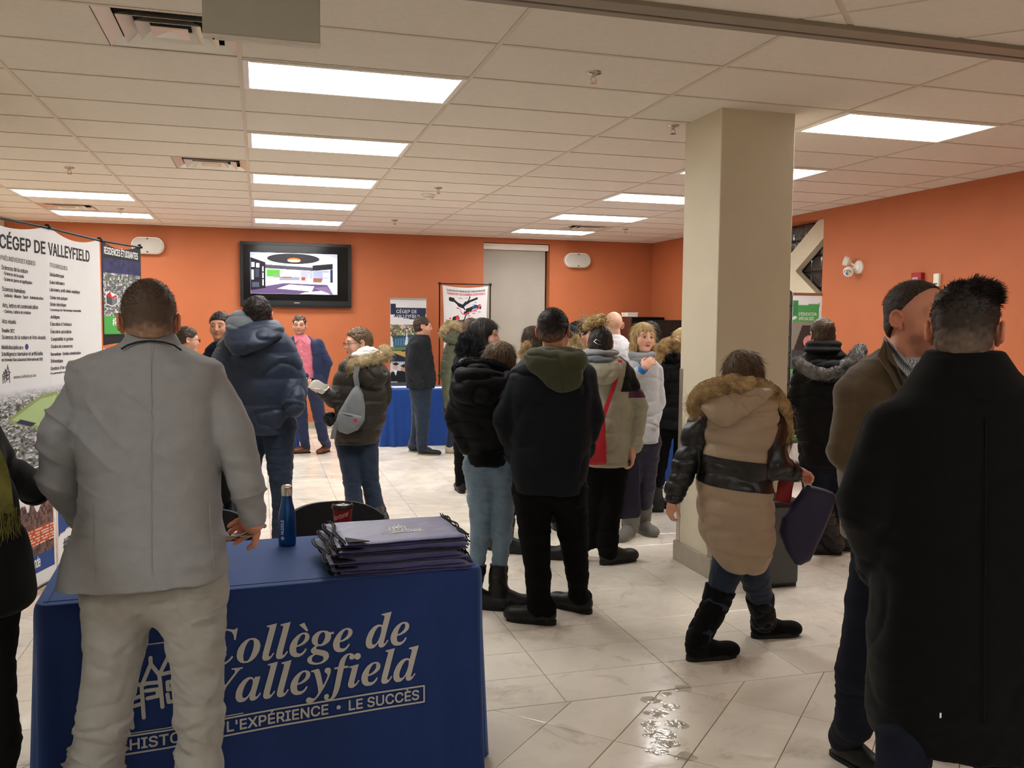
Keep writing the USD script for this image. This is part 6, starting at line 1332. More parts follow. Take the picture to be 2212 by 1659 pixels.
def seam_on(t, pts, D, r, mtl, name='seam', parent=None, off=.0, on=None):
    """a thin raised seam laid on the garment's camera side"""
    P = []; v = t.jm[0] if on is None else on
    for a, b in zip(pts[:-1], pts[1:]):
        for s_ in np.linspace(0, 1, 8)[:-1 if b is not pts[-1] else None]:
            px, py = a[0] + (b[0] - a[0]) * s_, a[1] + (b[1] - a[1]) * s_; d = ray(px, py); q = v - EYE; tt = (q @ d) / (d @ d); e = np.linalg.norm(q - tt[:, None] * d, axis=1); near_ = np.where(e < .016)[0]
            if len(near_): k = near_[np.argsort(tt[near_])[:3]]; P.append(EYE + d * (tt[k].mean() - off))
    if len(P) > 2:
        P = np.array(P); P[1:-1] = .25 * P[:-2] + .5 * P[1:-1] + .25 * P[2:]; obj(name, tube(P, r, 6), mtl, parent or t.jacket)
flat('seam_grey', '#86868a', .9)
seam_on(t, [(262, 754), (275, 746), (296, 739), (324, 736), (354, 739), (377, 746), (391, 756)], D, .0030, 'piping_dark', 'collar_piping', on=np.vstack([t.jm[0], col_m[0]]))
seam_on(t, [(286, 717), (300, 714), (328, 712), (354, 714), (370, 718)], D, .0024, 'piping_dark', 'collar_piping', on=col_m[0])
seam_on(t, [(326, 745), (327, 900), (326, 1080), (328, 1240)], D, .0006, 'seam_grey', off=-.0008)
seam_on(t, [(196, 1090), (200, 1180), (206, 1255)], D, .0012, 'seam_grey', 'vent_edge')
seam_on(t, [(452, 1085), (456, 1160), (462, 1228)], D, .0012, 'seam_grey', 'vent_edge')
for k in range(3): p = at(566 + k * 1.5, 1112 + 12 * k, D + .10); obj('sleeve_button', disc(p + SIDE * .002, SIDE * .6 - VIEW, [(0, 0), (.007, 0), (.007, .003), (0, .004)], 12), 'seam_grey', t.jacket)
hp = w1 + np.array([-.13, .06, -.03])
pv = thing('paper_sheets', 'folded white papers in the hand of the man in the grey suit', 'papers', hp)
g = np.linspace(0, 1, 8)
for k in range(4):
    P4 = [at(494 + 2 * k, 1166 - 3 * k, D + .10), at(556, 1152 - 2 * k, D + .12), at(562, 1148 - 2 * k, D + .30), at(503 + 2 * k, 1157 - 4 * k, D + .32)]
    G_ = np.array([[(P4[0] * (1 - s_) + P4[1] * s_) * (1 - w_) + (P4[3] * (1 - s_) + P4[2] * s_) * w_ + UP * .005 * math.sin(s_ * 6 + k) for w_ in g] for s_ in g]); obj('sheet', sheet(G_, .0015), 'paper_white', pv, smooth=True)

# ---- the man in the black coat -------------------------------------------------------------------
D = 2.2
t = person('man in a long black wool coat with swept dark hair at the right edge', D, (2083, 716, 178, 4, 0, .94), h=.0085, hh=.0035,
    torso=[(762, 2012, 2155, .085), (800, 1985, 2188, .10), (842, 1955, 2222, .115), (880, 1905, 2285, .13), (930, 1888, 2325, .145), (1050, 1892, 2322, .15), (1200, 1898, 2325, .155), (1400, 1884, 2345, .165), (1530, 1878, 2356, .17), (1592, 1886, 2358, .17)],
    arms=[[(1932, 930, .082), (1872, 1090, .072), (1905, 1225, .062, .12)], [(2290, 930, .082), (2362, 1090, .072), (2340, 1235, .062, .12)]],
    legs=[[(2010, 1480, .085), (1955, 1600, .066), (1942, 1700, .06)], [(2200, 1480, .085), (2172, 1600, .066), (2165, 1700, .06)]], shoes=[(1940, 2170, -15), (2165, 2180, 12)],
    skin='#b3785f', jacket='wool_black', trousers='navy_cloth', jacket_name='coat', jw=dict(amp=.004, sc=(4, 4, 5), seed=4, crease=.006), shoe_m=('dress', 'shoe_black'), tp=2.5,
    hair=dict(mtl='hair_dark', style='fade', th=.0055, line=(.085, .06, -.085, -.082), n=4500, ln=.008, sw=.0012, hh=.004, amp=.002, col=fade_c('#7d6a5c', '#2b221d', -.095, .015), lift=.2, rise=.010, up_=.35))
H_ = t.H
tuft = relax(solid([H_.e(.01, .0, .085, .066, .085, .045), H_.e(.035, .02, .10, .040, .06, .030), H_.e(-.03, -.03, .075, .045, .06, .035)], .004, .02), 1)
hm_ = wrinkle(tuft, .004, (30, 22, 30), 4, smooth=0); o_ = obj('top_hair', hm_, 'hair_dark', t.hair, smooth=True); rg = np.random.default_rng(8); p_, n_ = scatter(hm_, 5200, rg); d_ = n_ * .42 + H_.R[0] * .55 - H_.R[1] * .35 + 1.6 * (np.stack([meshkit.noise(p_ * 42, 80 + k) for k in range(3)], 1) - .5) + rg.normal(0, .10, p_.shape); d_ /= np.linalg.norm(d_, axis=1, keepdims=True)
strands('hair_strands', p_ - n_ * .002, p_ + d_ * rg.uniform(.012, .026, (len(p_), 1)), o_, 'hair_dark', .0016)
obj('collar', relax(solid([loft(garment_rows([(756, 2010, 2158, .086), (790, 1992, 2180, .102), (830, 1972, 2205, .118), (862, 1962, 2218, .124)], D), p=2.2)], .007, .01), 2), 'wool_black', t.jacket, smooth=True)
seam_on(t, [(2130, 900), (2128, 1200), (2126, 1560)], D, .0018, 'wool_black')
obj('care_tag', bx(*(lambda p: (p[0] - .002, p[0] + .002, p[1] - .002, p[1], p[2] - .006, p[2] + .006))(at(2031, 1545, D - .165))), 'ink_white', t.jacket)

# ---- the man in the brown corduroy jacket ---------------------------------------------------------
D = 2.85
mat('corduroy', '#4f3f2a', .9, .16, 14, .4, 300, .002, sheen=.25, stretch=(1, 1, .25))
N = {'tc': ('texture_coordinate', {}), 'k': ('checker_texture', {'scale': 300.0, 'color1': C('#c9cbd0'), 'color2': C('#3d4350')}), 'p': ('principled_bsdf', {'roughness': .8})}
M['check_shirt'] = usdkit.material(stage, '/World/Looks/check_shirt', N, [('tc.object', 'k.vector'), ('k.color', 'p.base_color')], surface='p.BSDF')
vf = lambda py, xl, xr, b, dd: garment_rows([(py, xl, xr, b, dd)], D)[0]
t = person('balding man in a brown corduroy jacket and checked shirt facing right', D, (1982, 688, 55, 3, 0, 1.02), h=.0085, hh=.0033,
    torso=[(748, 1920, 2000, .075), (770, 1882, 2030, .10), (798, 1838, 2065, .12), (850, 1815, 2080, .13), (950, 1812, 2085, .135), (1060, 1818, 2085, .135), (1165, 1822, 2090, .14)],
    arms=[[(1842, 850, .058), (1828, 975, .056), (1915, 1060, .048, -.10)], [(2070, 860, .066), (2105, 965, .06, .05), (2090, 1060, .05, -.02)]],
    legs=[[(1905, 1160, .09), (1876, 1300, .075), (1850, 1450, .068), (1846, 1560, .066)], [(2030, 1160, .09), (2035, 1300, .075), (2040, 1450, .066), (2040, 1540, .062)]], shoes=[(1846, 1652, 150), (2026, 1628, 100)],
    sub=[tuple(list(loft([vf(735, 1930, 2010, .14, -.10), vf(800, 1945, 2030, .10, -.14), vf(900, 1975, 2020, .06, -.15), vf(960, 1990, 2000, .05, -.15)], 's')) + [.006])],
    skin='#b0735a', jacket='corduroy', trousers='navy_cloth', jacket_name='blazer', jw=dict(amp=.003, sc=(5, 5, 8), seed=21, crease=.010), shoe_m=('dress', 'shoe_black'), face='#2b1f18', beard=.35,
    hair=dict(mtl='hair_grey', style='fade', th=.004, line=(.042, .085, -.085, -.085), n=5000, ln=.008, sw=.0011, hh=.004, amp=.001, col=fade_c('#3d3028', '#2c211b', -.05, .06)))
sh = [(z, u, v, a * .93, b * .93) for z, u, v, a, b in t.R if z > t.R[0][0] + .1]
obj('shirt', relax(solid([loft(sh[:-1])], .010, .01), 1), 'check_shirt', t, smooth=True)
def lapel(pts, th=.006):
    P = [at(px, py, D + dd) for px, py, dd in pts]; v = np.array(P + [p + VIEW * th for p in P]); n = len(P); f = []
    for i in range(1, n - 1): f += [[0, i, i + 1], [n, n + i + 1, n + i]]
    for i in range(n): j = (i + 1) % n; f += [[i, n + i, n + j], [i, n + j, j]]
    return v, np.array(f)
obj('shirt_collar', lapel([(1911, 726, -.06), (1926, 745, -.095), (1956, 783, -.125), (1990, 812, -.14), (1996, 835, -.145), (1962, 815, -.135), (1928, 778, -.115), (1907, 746, -.08)], .008), 'check_shirt', t, smooth=False)
obj('lapel', lapel([(1912, 735, -.09), (1930, 762, -.115), (1918, 775, -.12), (1944, 800, -.135), (1985, 915, -.15), (1968, 900, -.152), (1925, 812, -.13), (1896, 768, -.10)]), 'corduroy', t.jacket, smooth=False)
# ================================================================== PEOPLE IN THE ROOM
mat('parka_navy', '#13243c', .55, .10, 9, .25, 500, .0012, spec=.45, sheen=.1, fold=.008, fs=9)
mat('lining_grey', '#5f666c', .9, .1, 20, .3, 500, .0015, sheen=.2)
mat('denim_dark', '#18263a', .9, .22, 22, .4, 900, .001, sheen=.1, fold=.007, fs=8)
mat('denim_light', '#6f8496', .9, .16, 14, .4, 900, .001, sheen=.15, fold=.007, fs=8)
mat('blazer_blue', '#1b2547', .85, .08, 20, .25, 800, .001, sheen=.12, fold=.007, fs=8)
mat('shirt_pink', '#cc7083', .85, .06, 20, .25, 700, .001, fold=.007, fs=8)
mat('puffer_brown', '#2c2620', .55, .12, 9, .25, 500, .0012, spec=.35, fold=.008, fs=9)
mat('hood_white', '#d7d3cb', .9, .05, 12, .3, 500, .0015, sheen=.2)
mat('canvas_grey', '#75797c', .85, .08, 16, .3, 700, .001)
mat('coat_charcoal', '#12151c', .9, .1, 15, .3, 600, .001, fold=.007, fs=8)
mat('parka_olive', '#5c604c', .8, .1, 10, .3, 600, .001, fold=.007, fs=8)
mat('hood_olive', '#3b3e27', .85, .1, 10, .3, 600, .001, sheen=.1, fold=.007, fs=8)
mat('jacket_navy', '#0c1118', .7, .12, 9, .3, 500, .001, spec=.18, fold=.006, fs=6)
mat('jacket_black', '#0b0c0f', .7, .15, 8, .3, 500, .0012, spec=.18, fold=.006, fs=6)
mat('trouser_black', '#060607', .9, .15, 15, .25, 700, .001, spec=.15, fold=.007, fs=8)
mat('parka_beige', '#a09c8a', .7, .06, 10, .3, 600, .001, spec=.35, fold=.007, fs=8)
mat('maroon_cloth', '#4a1538', .7, .1, 10, .3, 600, .001)
mat('hoodie_grey', '#8d8f93', .9, .08, 30, .4, 600, .001, sheen=.2)
mat('sweater_pale', '#b9bac0', .95, .05, 40, .5, 400, .002, sheen=.25, fold=.007, fs=8)
mat('shirt_white', '#dcdcdf', .85, .03, 10, .2, 600, .001, fold=.007, fs=8)
mat('bag_red', '#b51a2c', .6, .06, 10, .3, 400, .001)
mat('coat_sand', '#a59079', .6, .07, 9, .3, 500, .001, spec=.4, fold=.008, fs=9)
mat('leather_black', '#0e0f12', .38, .2, 14, .4, 120, .002, spec=.5)
mat('wool_scarf', '#0d0d10', .95, .2, 60, .6, 200, .003)
mat('scarf_olive', '#4d4a17', .95, .35, 25, .6, 200, .003)
mat('coat_grey', '#7f7d7e', .8, .06, 10, .3, 500, .001, fold=.007, fs=8)
mat('tote_navy', '#1f1d38', .6, .1, 8, .3, 400, .001, spec=.4)
furmat('fur_tan', '#5f4526', '#e3c390'); furmat('fur_tan_pale', '#7a6444', '#e0cda6'); furmat('fur_grey', '#1d1c1d', '#a7a4a2'); furmat('fur_black', '#060607', '#2a2b30', 40)
SB = ('sneaker', 'shoe_black'); BB = ('boot', 'shoe_black')
PUF = dict(amp=.004, sc=(6, 6, 6), quilt=.105, qa=.013, seed=2, qn=.02)
def spectacles(t, mtl='glasses_dark', tint=None):
    H = t.H; ms = []
    for s_ in (-1, 1):
        ms.append(tube([H.p(s_ * .033 + .021 * math.cos(a), .112 - .002 * abs(math.cos(a)), .002 + .015 * math.sin(a)) for a in np.linspace(0, 2 * math.pi, 17)], .0017, 5)); ms.append(tube([H.p(s_ * .054, .110, .006), H.p(s_ * .076, .06, .006), H.p(s_ * .083, -.008, .004)], .0018, 5))
        if tint: obj('lens', tube([H.p(s_ * .033, .112, .002), H.p(s_ * .033, .1125, .002)], .019, 12), tint, t)
    ms.append(tube([H.p(-.013, .112, .006), H.p(.013, .112, .006)], .0017, 5)); obj('glasses', ms, mtl, t)
def hood_back(t, D, pts, mtl, name='hood', amp=.006, h=.009, k=.03, seed=5, **kw):
    """soft hood lying behind the neck: blobs (px, py, rx, rz, dd, depth radius)"""
    R = np.array([SIDE, VIEW, UP]); P = [ell(at(px, py, D + dd), R, (rx, ry, rz)) for px, py, rx, rz, dd, ry in pts]
    m = wrinkle(solid(P, h, k), amp, (8, 8, 10), seed, **kw); t.hood_m = m; return obj(name, m, mtl, t, smooth=True)
def pth(D, pts): return [at(q[0], q[1], D + (q[2] if len(q) > 2 else 0)) for q in pts]

# ---- tall man in the navy parka
D = 5.6
t = person('tall man in a hooded navy puffer parka and jeans below the television', D, (557, 682, 172, 0, 0, 1.04),
    torso=[(690, 528, 590, .085), (712, 505, 612, .12), (738, 478, 634, .15), (775, 464, 644, .165), (830, 466, 640, .17), (880, 490, 632, .17), (915, 520, 628, .165), (936, 532, 627, .16)],
    arms=[[(492, 762, .085), (462, 830, .078), (488, 900, .068, -.05)], [(616, 762, .085), (638, 825, .080), (634, 880, .068, -.10)]],
    legs=[[(548, 930, .10), (534, 1010, .082), (528, 1080, .074)], [(603, 925, .11), (605, 1010, .078), (609, 1085, .060)]], shoes=[(522, 1258, -20), (612, 1262, 10)], skin='#b57a5f',
    jacket='parka_navy', jacket_name='parka', trousers='denim_dark', jw={**PUF, 'quilt': .16, 'qa': .010, 'amp': .008}, shoe_m=BB, hair=dict(mtl='hair_dark', th=.008, line=(.085, .06, -.085, -.085), n=2500, ln=.010, sw=.002))
hood_loft(t, D, [(690, 508, 600, .08, -.02), (706, 492, 614, .11, -.06), (726, 484, 612, .12, -.10), (744, 487, 586, .10, -.15), (758, 496, 552, .07, -.18), (768, 506, 530, .04, -.19)], 'parka_navy', crease=.020)
hood_loft(t, D, [(670, 506, 548, .06, -.02), (680, 494, 560, .085, -.03), (694, 487, 566, .095, -.05), (708, 486, 545, .08, -.09), (718, 492, 524, .05, -.11)], 'lining_grey', 'hood_lining')

# ---- man in the pink shirt
D = 10.6
t = person('bespectacled man in a navy blazer and pink shirt standing under the television', D, (647, 702, -6, 2, 0, .98), h=.010, hh=.0045,
    torso=[(724, 634, 662, .07), (731, 622, 676, .10), (742, 610, 694, .115), (765, 609, 700, .125), (800, 612, 700, .125), (832, 612, 704, .125)],
    arms=[[(620, 744, .062), (606, 790, .056), (622, 828, .046, -.06)], [(688, 742, .064), (708, 785, .058), (698, 828, .048, .02)]],
    legs=[[(643, 835, .095), (651, 900, .076), (656, 945, .062)], [(678, 835, .095), (690, 900, .076), (698, 945, .062)]], shoes=[(652, 979, -110), (702, 977, -165)],
    sub=[tuple(list(loft(garment_rows([(726, 634, 664, .2, -.2), (770, 634, 672, .12, -.15), (830, 640, 676, .12, -.15), (850, 640, 676, .12, -.15)], 10.6), 's', p=6)) + [.006])],
    skin='#c08a72', face='#2b1c15', beard=.45, jacket='blazer_blue', trousers='blazer_blue', jacket_name='blazer', jw=dict(amp=.004, seed=3), shoe_m=('dress', 'shoe_brown'), jk=.014, hips_r=.11,
    hair=dict(mtl='hair_brown', th=.005, line=(.078, .075, -.085, -.07)))
obj('shirt', wrinkle(solid([loft([(z, u, v, a * .78, b * .92) for z, u, v, a, b in garment_rows([(722, 634, 664, .075), (731, 622, 676, .10), (742, 612, 690, .112), (765, 611, 696, .12), (800, 614, 696, .12), (822, 616, 694, .12)], D)])], .010, .01), .004, (9, 9, 9), 4), 'shirt_pink', t, smooth=True)
for s_ in (-1, 1): obj('collar_point', lapel_ if False else (lambda P: (np.array(P + [p + VIEW * .006 for p in P]), np.array([[0, 1, 2], [3, 5, 4], [0, 3, 4], [0, 4, 1], [1, 4, 5], [1, 5, 2], [2, 5, 3], [2, 3, 0]])))(pth(D, [(648 + s_ * 2, 733, -.10), (648 + s_ * 13, 723, -.075), (648 + s_ * 11, 741, -.115)])), 'shirt_pink', t, smooth=False)
for k in range(5): obj('button', disc(at(650 + k, 745 + 14 * k, D - .106 - .004 * k), -VIEW, [(0, 0), (.006, 0), (.005, .003), (0, .004)], 10), 'white_plastic', t)
obj('belt', solid([loft(garment_rows([(815, 628, 686, .118), (823, 628, 686, .118)], D))], .008, .01), flat('belt_brown', '#2b1710', .4) or 'belt_brown', t, smooth=40)
bp_ = at(660, 819, D - .135); obj('belt_buckle', bx(bp_[0] - .022, bp_[0] + .022, bp_[1] - .01, bp_[1] + .012, bp_[2] - .016, bp_[2] + .016, .003), 'chrome', t)
spectacles(t)

# ---- man in the navy polo, half behind the parka
D = 7.3
t = person('dark-haired man in a navy top half hidden behind the navy parka', D, (475, 704, -18, 4, 0, .95), h=.011, hh=.0045,
    torso=[(738, 462, 492, .08), (752, 446, 510, .11), (770, 436, 520, .125), (830, 436, 520, .13), (900, 440, 516, .13), (930, 442, 514, .13)], arms=[[(450, 778, .062), (438, 850, .055), (470, 890, .045, -.18)], [(508, 778, .062), (518, 850, .055), (490, 890, .045, -.18)]],
    legs=[[(460, 920, .09), (470, 1000, .075)], [(498, 920, .09), (498, 1000, .075)]], shoes=[(478, 1106, -160), (496, 1100, 150)], skin='#ad7a60', face='#20150f', beard=.3, jacket='navy_cloth', jacket_name='polo_top', trousers='trouser_black', shoe_m=('dress', 'shoe_black'), hair=dict(mtl='hair_dark', th=.010, line=(.082, .060, -.085, -.07)))
# ---- short-haired person with glasses behind the grey suit
D = 8.3
t = person('brown-haired person with dark glasses peeking out behind the grey suit', D, (404, 734, 105, 6, 0, .98), h=.012, hh=.005,
    torso=[(762, 388, 420, .08), (776, 372, 440, .11), (800, 366, 446, .12), (900, 368, 444, .13)], arms=[[(376, 796, .058), (368, 860, .05), (392, 890, .042, -.1)], [(436, 796, .058), (444, 860, .05), (420, 890, .042, -.1)]], skin='#b98970', jacket='coat_charcoal', trousers='trouser_black', hair=dict(mtl='hair_brown', th=.012, line=(.075, .060, -.085, -.075)))
spectacles(t, tint='glasses_dark')

# ---- woman in the brown puffer with a sling bag
D = 6.9
wl_ = at(694, 846, D - .12)
t = person('woman in a dark brown puffer coat with fur-trimmed white hood reading leaflets', D, (774, 741, -78, 6, 0, .97), h=.0095, hh=.0045, female=True,
    torso=[(770, 752, 806, .10), (785, 734, 826, .14), (810, 724, 836, .16), (860, 722, 838, .17), (910, 724, 832, .17), (957, 724, 816, .165)],
    arms=[[(748, 806, .075), (722, 864, .066, -.10), (698, 847, .050, -.14)], [(822, 806, .075), (828, 860, .068, .05), (760, 870, .055, -.1)]],
    legs=[[(750, 955, .095), (760, 1040, .066), (768, 1100, .066)], [(792, 955, .095), (800, 1040, .066), (812, 1100, .070)]], shoes=[(768, 1172, -80), (812, 1160, -70)],
    hands=[(wl_, (-.75, -.15, .35), (.1, .3, .9), -1, .92, .55)], skin='#c09079', face='#4a3426', jacket='puffer_brown', jacket_name='puffer_coat', trousers='denim_dark', jw={**PUF, 'quilt': .115, 'qa': .012}, shoe_m=BB,
    hair=dict(mtl='hair_mixed', th=.012, line=(.072, .062, -.085, -.095), cutface=False))
spectacles(t)
hood_back(t, D, [(795, 762, .085, .055, -.04, .12), (775, 768, .06, .04, -.10, .08)], 'hood_white', 'hood_lining', amp=.008)
fur_trim(t, pth(D, [(756, 792, -.16), (775, 782, -.19), (800, 778, -.16), (825, 768, -.08), (838, 765, .02), (828, 752, .10)]), .042, 'fur_tan_pale', 2200, .062, .0035)
obj('hood', wrinkle(solid([ell(at(802, 812, D - .10), np.array([SIDE, VIEW, UP]), (.13, .12, .12))], .010, .03), .010, (8, 8, 9), 3), 'puffer_brown', t, smooth=True)
lf = thing('leaflets', 'white leaflets held open by the woman in the brown puffer', 'leaflets', at(686, 838, D - .25))
for k, (a, b, c, d) in enumerate((((662, 838), (676, 822), (712, 828), (700, 850)), ((664, 840), (690, 845), (712, 838), (690, 826)))):
    P4 = [at(*q, D - .30 + .04 * i + .02 * k) for i, q in enumerate((a, b, c, d))]; g = np.linspace(0, 1, 7)
    G_ = np.array([[(P4[0] * (1 - s_) + P4[1] * s_) * (1 - w_) + (P4[3] * (1 - s_) + P4[2] * s_) * w_ + UP * .012 * math.sin(w_ * 6 + k) for w_ in g] for s_ in g]); obj('leaflet', sheet(G_, .0015), 'paper_white', lf, smooth=True)
sb = thing('sling_bag', 'grey canvas sling backpack worn by the woman in the brown puffer', 'bag', at(757, 900, D - .2))
R3 = np.array([SIDE, VIEW, UP])
obj('bag_body', pillow([(772, 832), (783, 850), (787, 880), (786, 908), (772, 928), (750, 936), (732, 930), (726, 914), (732, 892), (748, 866), (762, 842)], D, .13, off=-.215), 'canvas_grey', sb, smooth=True)
obj('front_pocket', pillow([(734, 892), (756, 894), (780, 900), (782, 910), (768, 926), (748, 932), (734, 926), (728, 912)], D, .05, off=-.275), 'canvas_grey', sb, smooth=True)
obj('zip', arc([(736, 893, -.285), (752, 897, -.300), (774, 902, -.285)], D, .004), 'pole_black', sb)
obj('round_badge', disc(at(768, 908, D - .298), -VIEW, [(0, 0), (.014, 0), (.013, .004), (0, .005)], 14), 'bag_red', sb)
for q in ([(772, 836, -.22), (768, 812, -.235), (772, 790, -.22), (790, 776, -.05)], [(728, 912, -.22), (722, 930, -.22), (719, 948, -.20)]):
    P = np.array(pth(D, q)); obj('strap', sheet(np.stack([P - SIDE * .02, P + SIDE * .02], 1), .006), 'canvas_grey', sb, smooth=40)
obj('pompom', tuple(map(np.array, wrinkle(solid([ell(at(712, 905, D - .05), R3, (.055, .05, .06))], .008, .01), .012, (30, 30, 30), 3))), 'fur_black', t, smooth=True, label='dark fluffy cuff edge')

# ---- man in the dark jacket in profile
D = 10.7
t = person('man in a dark zip jacket standing in profile by the roll-up banner', D, (913, 705, 96, 2, 0, 1.0), h=.010, hh=.0045,
    torso=[(722, 897, 926, .08), (732, 886, 930, .13), (750, 877, 933, .17), (785, 874, 938, .19), (815, 876, 942, .19), (838, 878, 940, .18)],
    arms=[[(896, 748, .070, -.15), (888, 795, .062, -.17), (908, 830, .052, -.20)], [(898, 748, .07, .15), (890, 795, .06, .17), (908, 830, .05, .15)]],
    legs=[[(906, 838, .12), (905, 900, .090), (898, 950, .072)], [(912, 838, .12), (913, 900, .088), (912, 950, .072)]], shoes=[(900, 976, 95), (920, 983, 95)], skin='#bd8870', face='#3b2a1e', beard=.3,
    jacket='coat_charcoal', trousers='denim_dark', jw=dict(amp=.006, seed=6), shoe_m=('dress', 'shoe_black', 'sole_light'), hair=dict(mtl='hair_brown', th=.006, line=(.060, .075, -.085, -.075)))

# ---- olive parka woman at the far table, and the head behind
D = 10.9
t = person('woman in a long olive parka with pale fur hood beside the map banner', D, (994, 712, 150, 4, 0, .95), h=.011, hh=.005, female=True,
    torso=[(735, 968, 1004, .10), (750, 960, 1014, .15), (790, 956, 1020, .17), (840, 954, 1022, .18), (882, 960, 1018, .18)], arms=[[(968, 762, .07), (960, 810, .062), (972, 850, .05, -.1)], [(1010, 762, .07), (1020, 810, .062), (1008, 850, .05, .1)]],
    legs=[[(974, 884, .10), (976, 925, .055)], [(1000, 884, .10), (1000, 925, .055)]], shoes=[(980, 979, 80), (1002, 980, 85)], skin='#c09079', jacket='parka_olive', jacket_name='parka', trousers='denim_dark', jw=dict(amp=.008, seed=9), shoe_m=('sneaker', 'shoe_pale', 'sole_light'), hair=dict(mtl='hair_brown', style='bob', drop=.14))
hood_back(t, D, [(976, 722, .13, .13, -.14, .12)], 'parka_olive', amp=.014)
fur_trim(t, pth(D, [(955, 722, -.2), (962, 706, -.22), (980, 699, -.2), (1000, 708, -.2), (1010, 728, -.16)]), .05, 'fur_tan_pale', 1800, .07, .005)
D = 8.4
t = person('brown-haired person behind the dark-haired girl, only the crown showing', D, (1018, 714, 170, 0, 0, .95), h=.013, hh=.006, torso=[(745, 1000, 1036, .1), (765, 985, 1052, .13), (850, 985, 1052, .14)], arms=[[(990, 780, .06), (984, 830, .05)], [(1046, 780, .06), (1052, 830, .05)]], skin='#b98970', jacket='coat_charcoal', trousers='trouser_black', hair=dict(mtl='hair_mixed', th=.012))

# ---- dark-haired girl in profile
D = 6.2
t = person('dark long-haired girl in profile with a black fur collar and pale grey coat', D, (1046, 724, 82, 2, 0, .96), h=.010, hh=.0042, female=True,
    torso=[(752, 1022, 1064, .10), (768, 1005, 1080, .14), (800, 996, 1088, .17), (900, 996, 1090, .18), (985, 1000, 1086, .18)], arms=[[(1010, 790, .07), (998, 860, .062), (1030, 920, .05, -.15)], [(1076, 790, .07), (1086, 860, .06), (1060, 920, .05, .1)]],
    legs=[[(1040, 985, .09), (1070, 1080, .062)], [(1060, 985, .09), (1098, 1080, .062)]], shoes=[(1085, 1188, 95), (1104, 1194, 95)], skin='#cf9c88', face='#1d130f', lips='#a4544f', jacket='coat_grey', jacket_name='coat', trousers='trouser_black', shoe_m=BB, hair=dict(mtl='hair_dark', style='long', drop=.30, th=.012))
fur_trim(t, pth(D, [(1002, 762, -.12), (1002, 738, -.13), (1015, 728, -.13), (1030, 742, -.14), (1034, 765, -.13)]), .05, 'fur_black', 2200, .05, .003)

# ---- girl in the black bomber and light jeans
D = 5.02
t = person('girl in a black hooded bomber jacket and light blue jeans beside the front table', D, (1078, 784, 150, 14, -8, .97), h=.009, hh=.005, female=True,
    torso=[(790, 1020, 1105, .11), (812, 990, 1118, .15), (850, 974, 1122, .17), (900, 980, 1118, .175), (945, 998, 1110, .165), (965, 1008, 1102, .145), (1006, 1012, 1100, .135)],
    arms=[[(1000, 835, .075), (985, 905, .070), (1012, 965, .055, -.05)], [(1100, 832, .078), (1112, 900, .070, .08), (1100, 960, .055, .10)]],
    legs=[[(1040, 1012, .105), (1040, 1075, .082), (1037, 1150, .056), (1030, 1230, .045)], [(1086, 1012, .105), (1088, 1075, .070), (1085, 1160, .056), (1076, 1245, .043)]], shoes=[(1036, 1312, 100), (1094, 1313, 95)], skin='#c09079', jacket='jacket_black', jacket_name='bomber_jacket', trousers='denim_light', jw=dict(amp=.010, sc=(5, 5, 9), seed=5), tw=dict(amp=.004, sc=(8, 8, 20)), shoe_m=BB, hips_r=.10,
    hair=dict(mtl='hair_mixed', style='bob', drop=.17, th=.013, part=.3))
hood_back(t, D, [(1030, 835, .155, .115, -.17, .10), (1030, 805, .13, .06, -.13, .11), (1085, 825, .09, .08, -.12, .08)], 'jacket_black', amp=.014)
fur_trim(t, pth(D, [(980, 800, -.10), (1000, 785, -.14), (1035, 782, -.15), (1070, 786, -.13), (1098, 800, -.08)]), .020, 'fur_black', 1500, .022, .002, name='fleece_edge')
obj('rib_hem', solid([loft(garment_rows([(968, 1009, 1103, .142), (1000, 1011, 1101, .14)], D))], .008, .01), 'wool_black', t.jacket, smooth=40)
def patch(t, m, poly_, mtl, nm, off=.003, parent=None, label=None):
    """a sewn-on piece: the part of a garment's camera side inside an outline, raised a little"""
    import shapely
    v, f = m; n = vnorm(v, f); q = v - EYE; c = q @ _f; X = PW / 2 + FPX * (q @ CR) / c; Y = PH / 2 - FPX * (q @ CU) / c
    a, _ = split((v + n * off, f), shapely.contains_xy(Polygon(poly_), X, Y) & (n @ VIEW < .1))
    if len(a[1]): obj(nm, a, mtl, parent or t, smooth=True, label=label)
for s_ in (0, 1):
    x = 1022 + 50 * s_; patch(t, t.tm, [(x, 1020), (x + 26, 1016), (x + 27, 1042), (x + 14, 1052), (x + 2, 1046)], 'denim_light', 'back_pocket', .004, t.trousers)
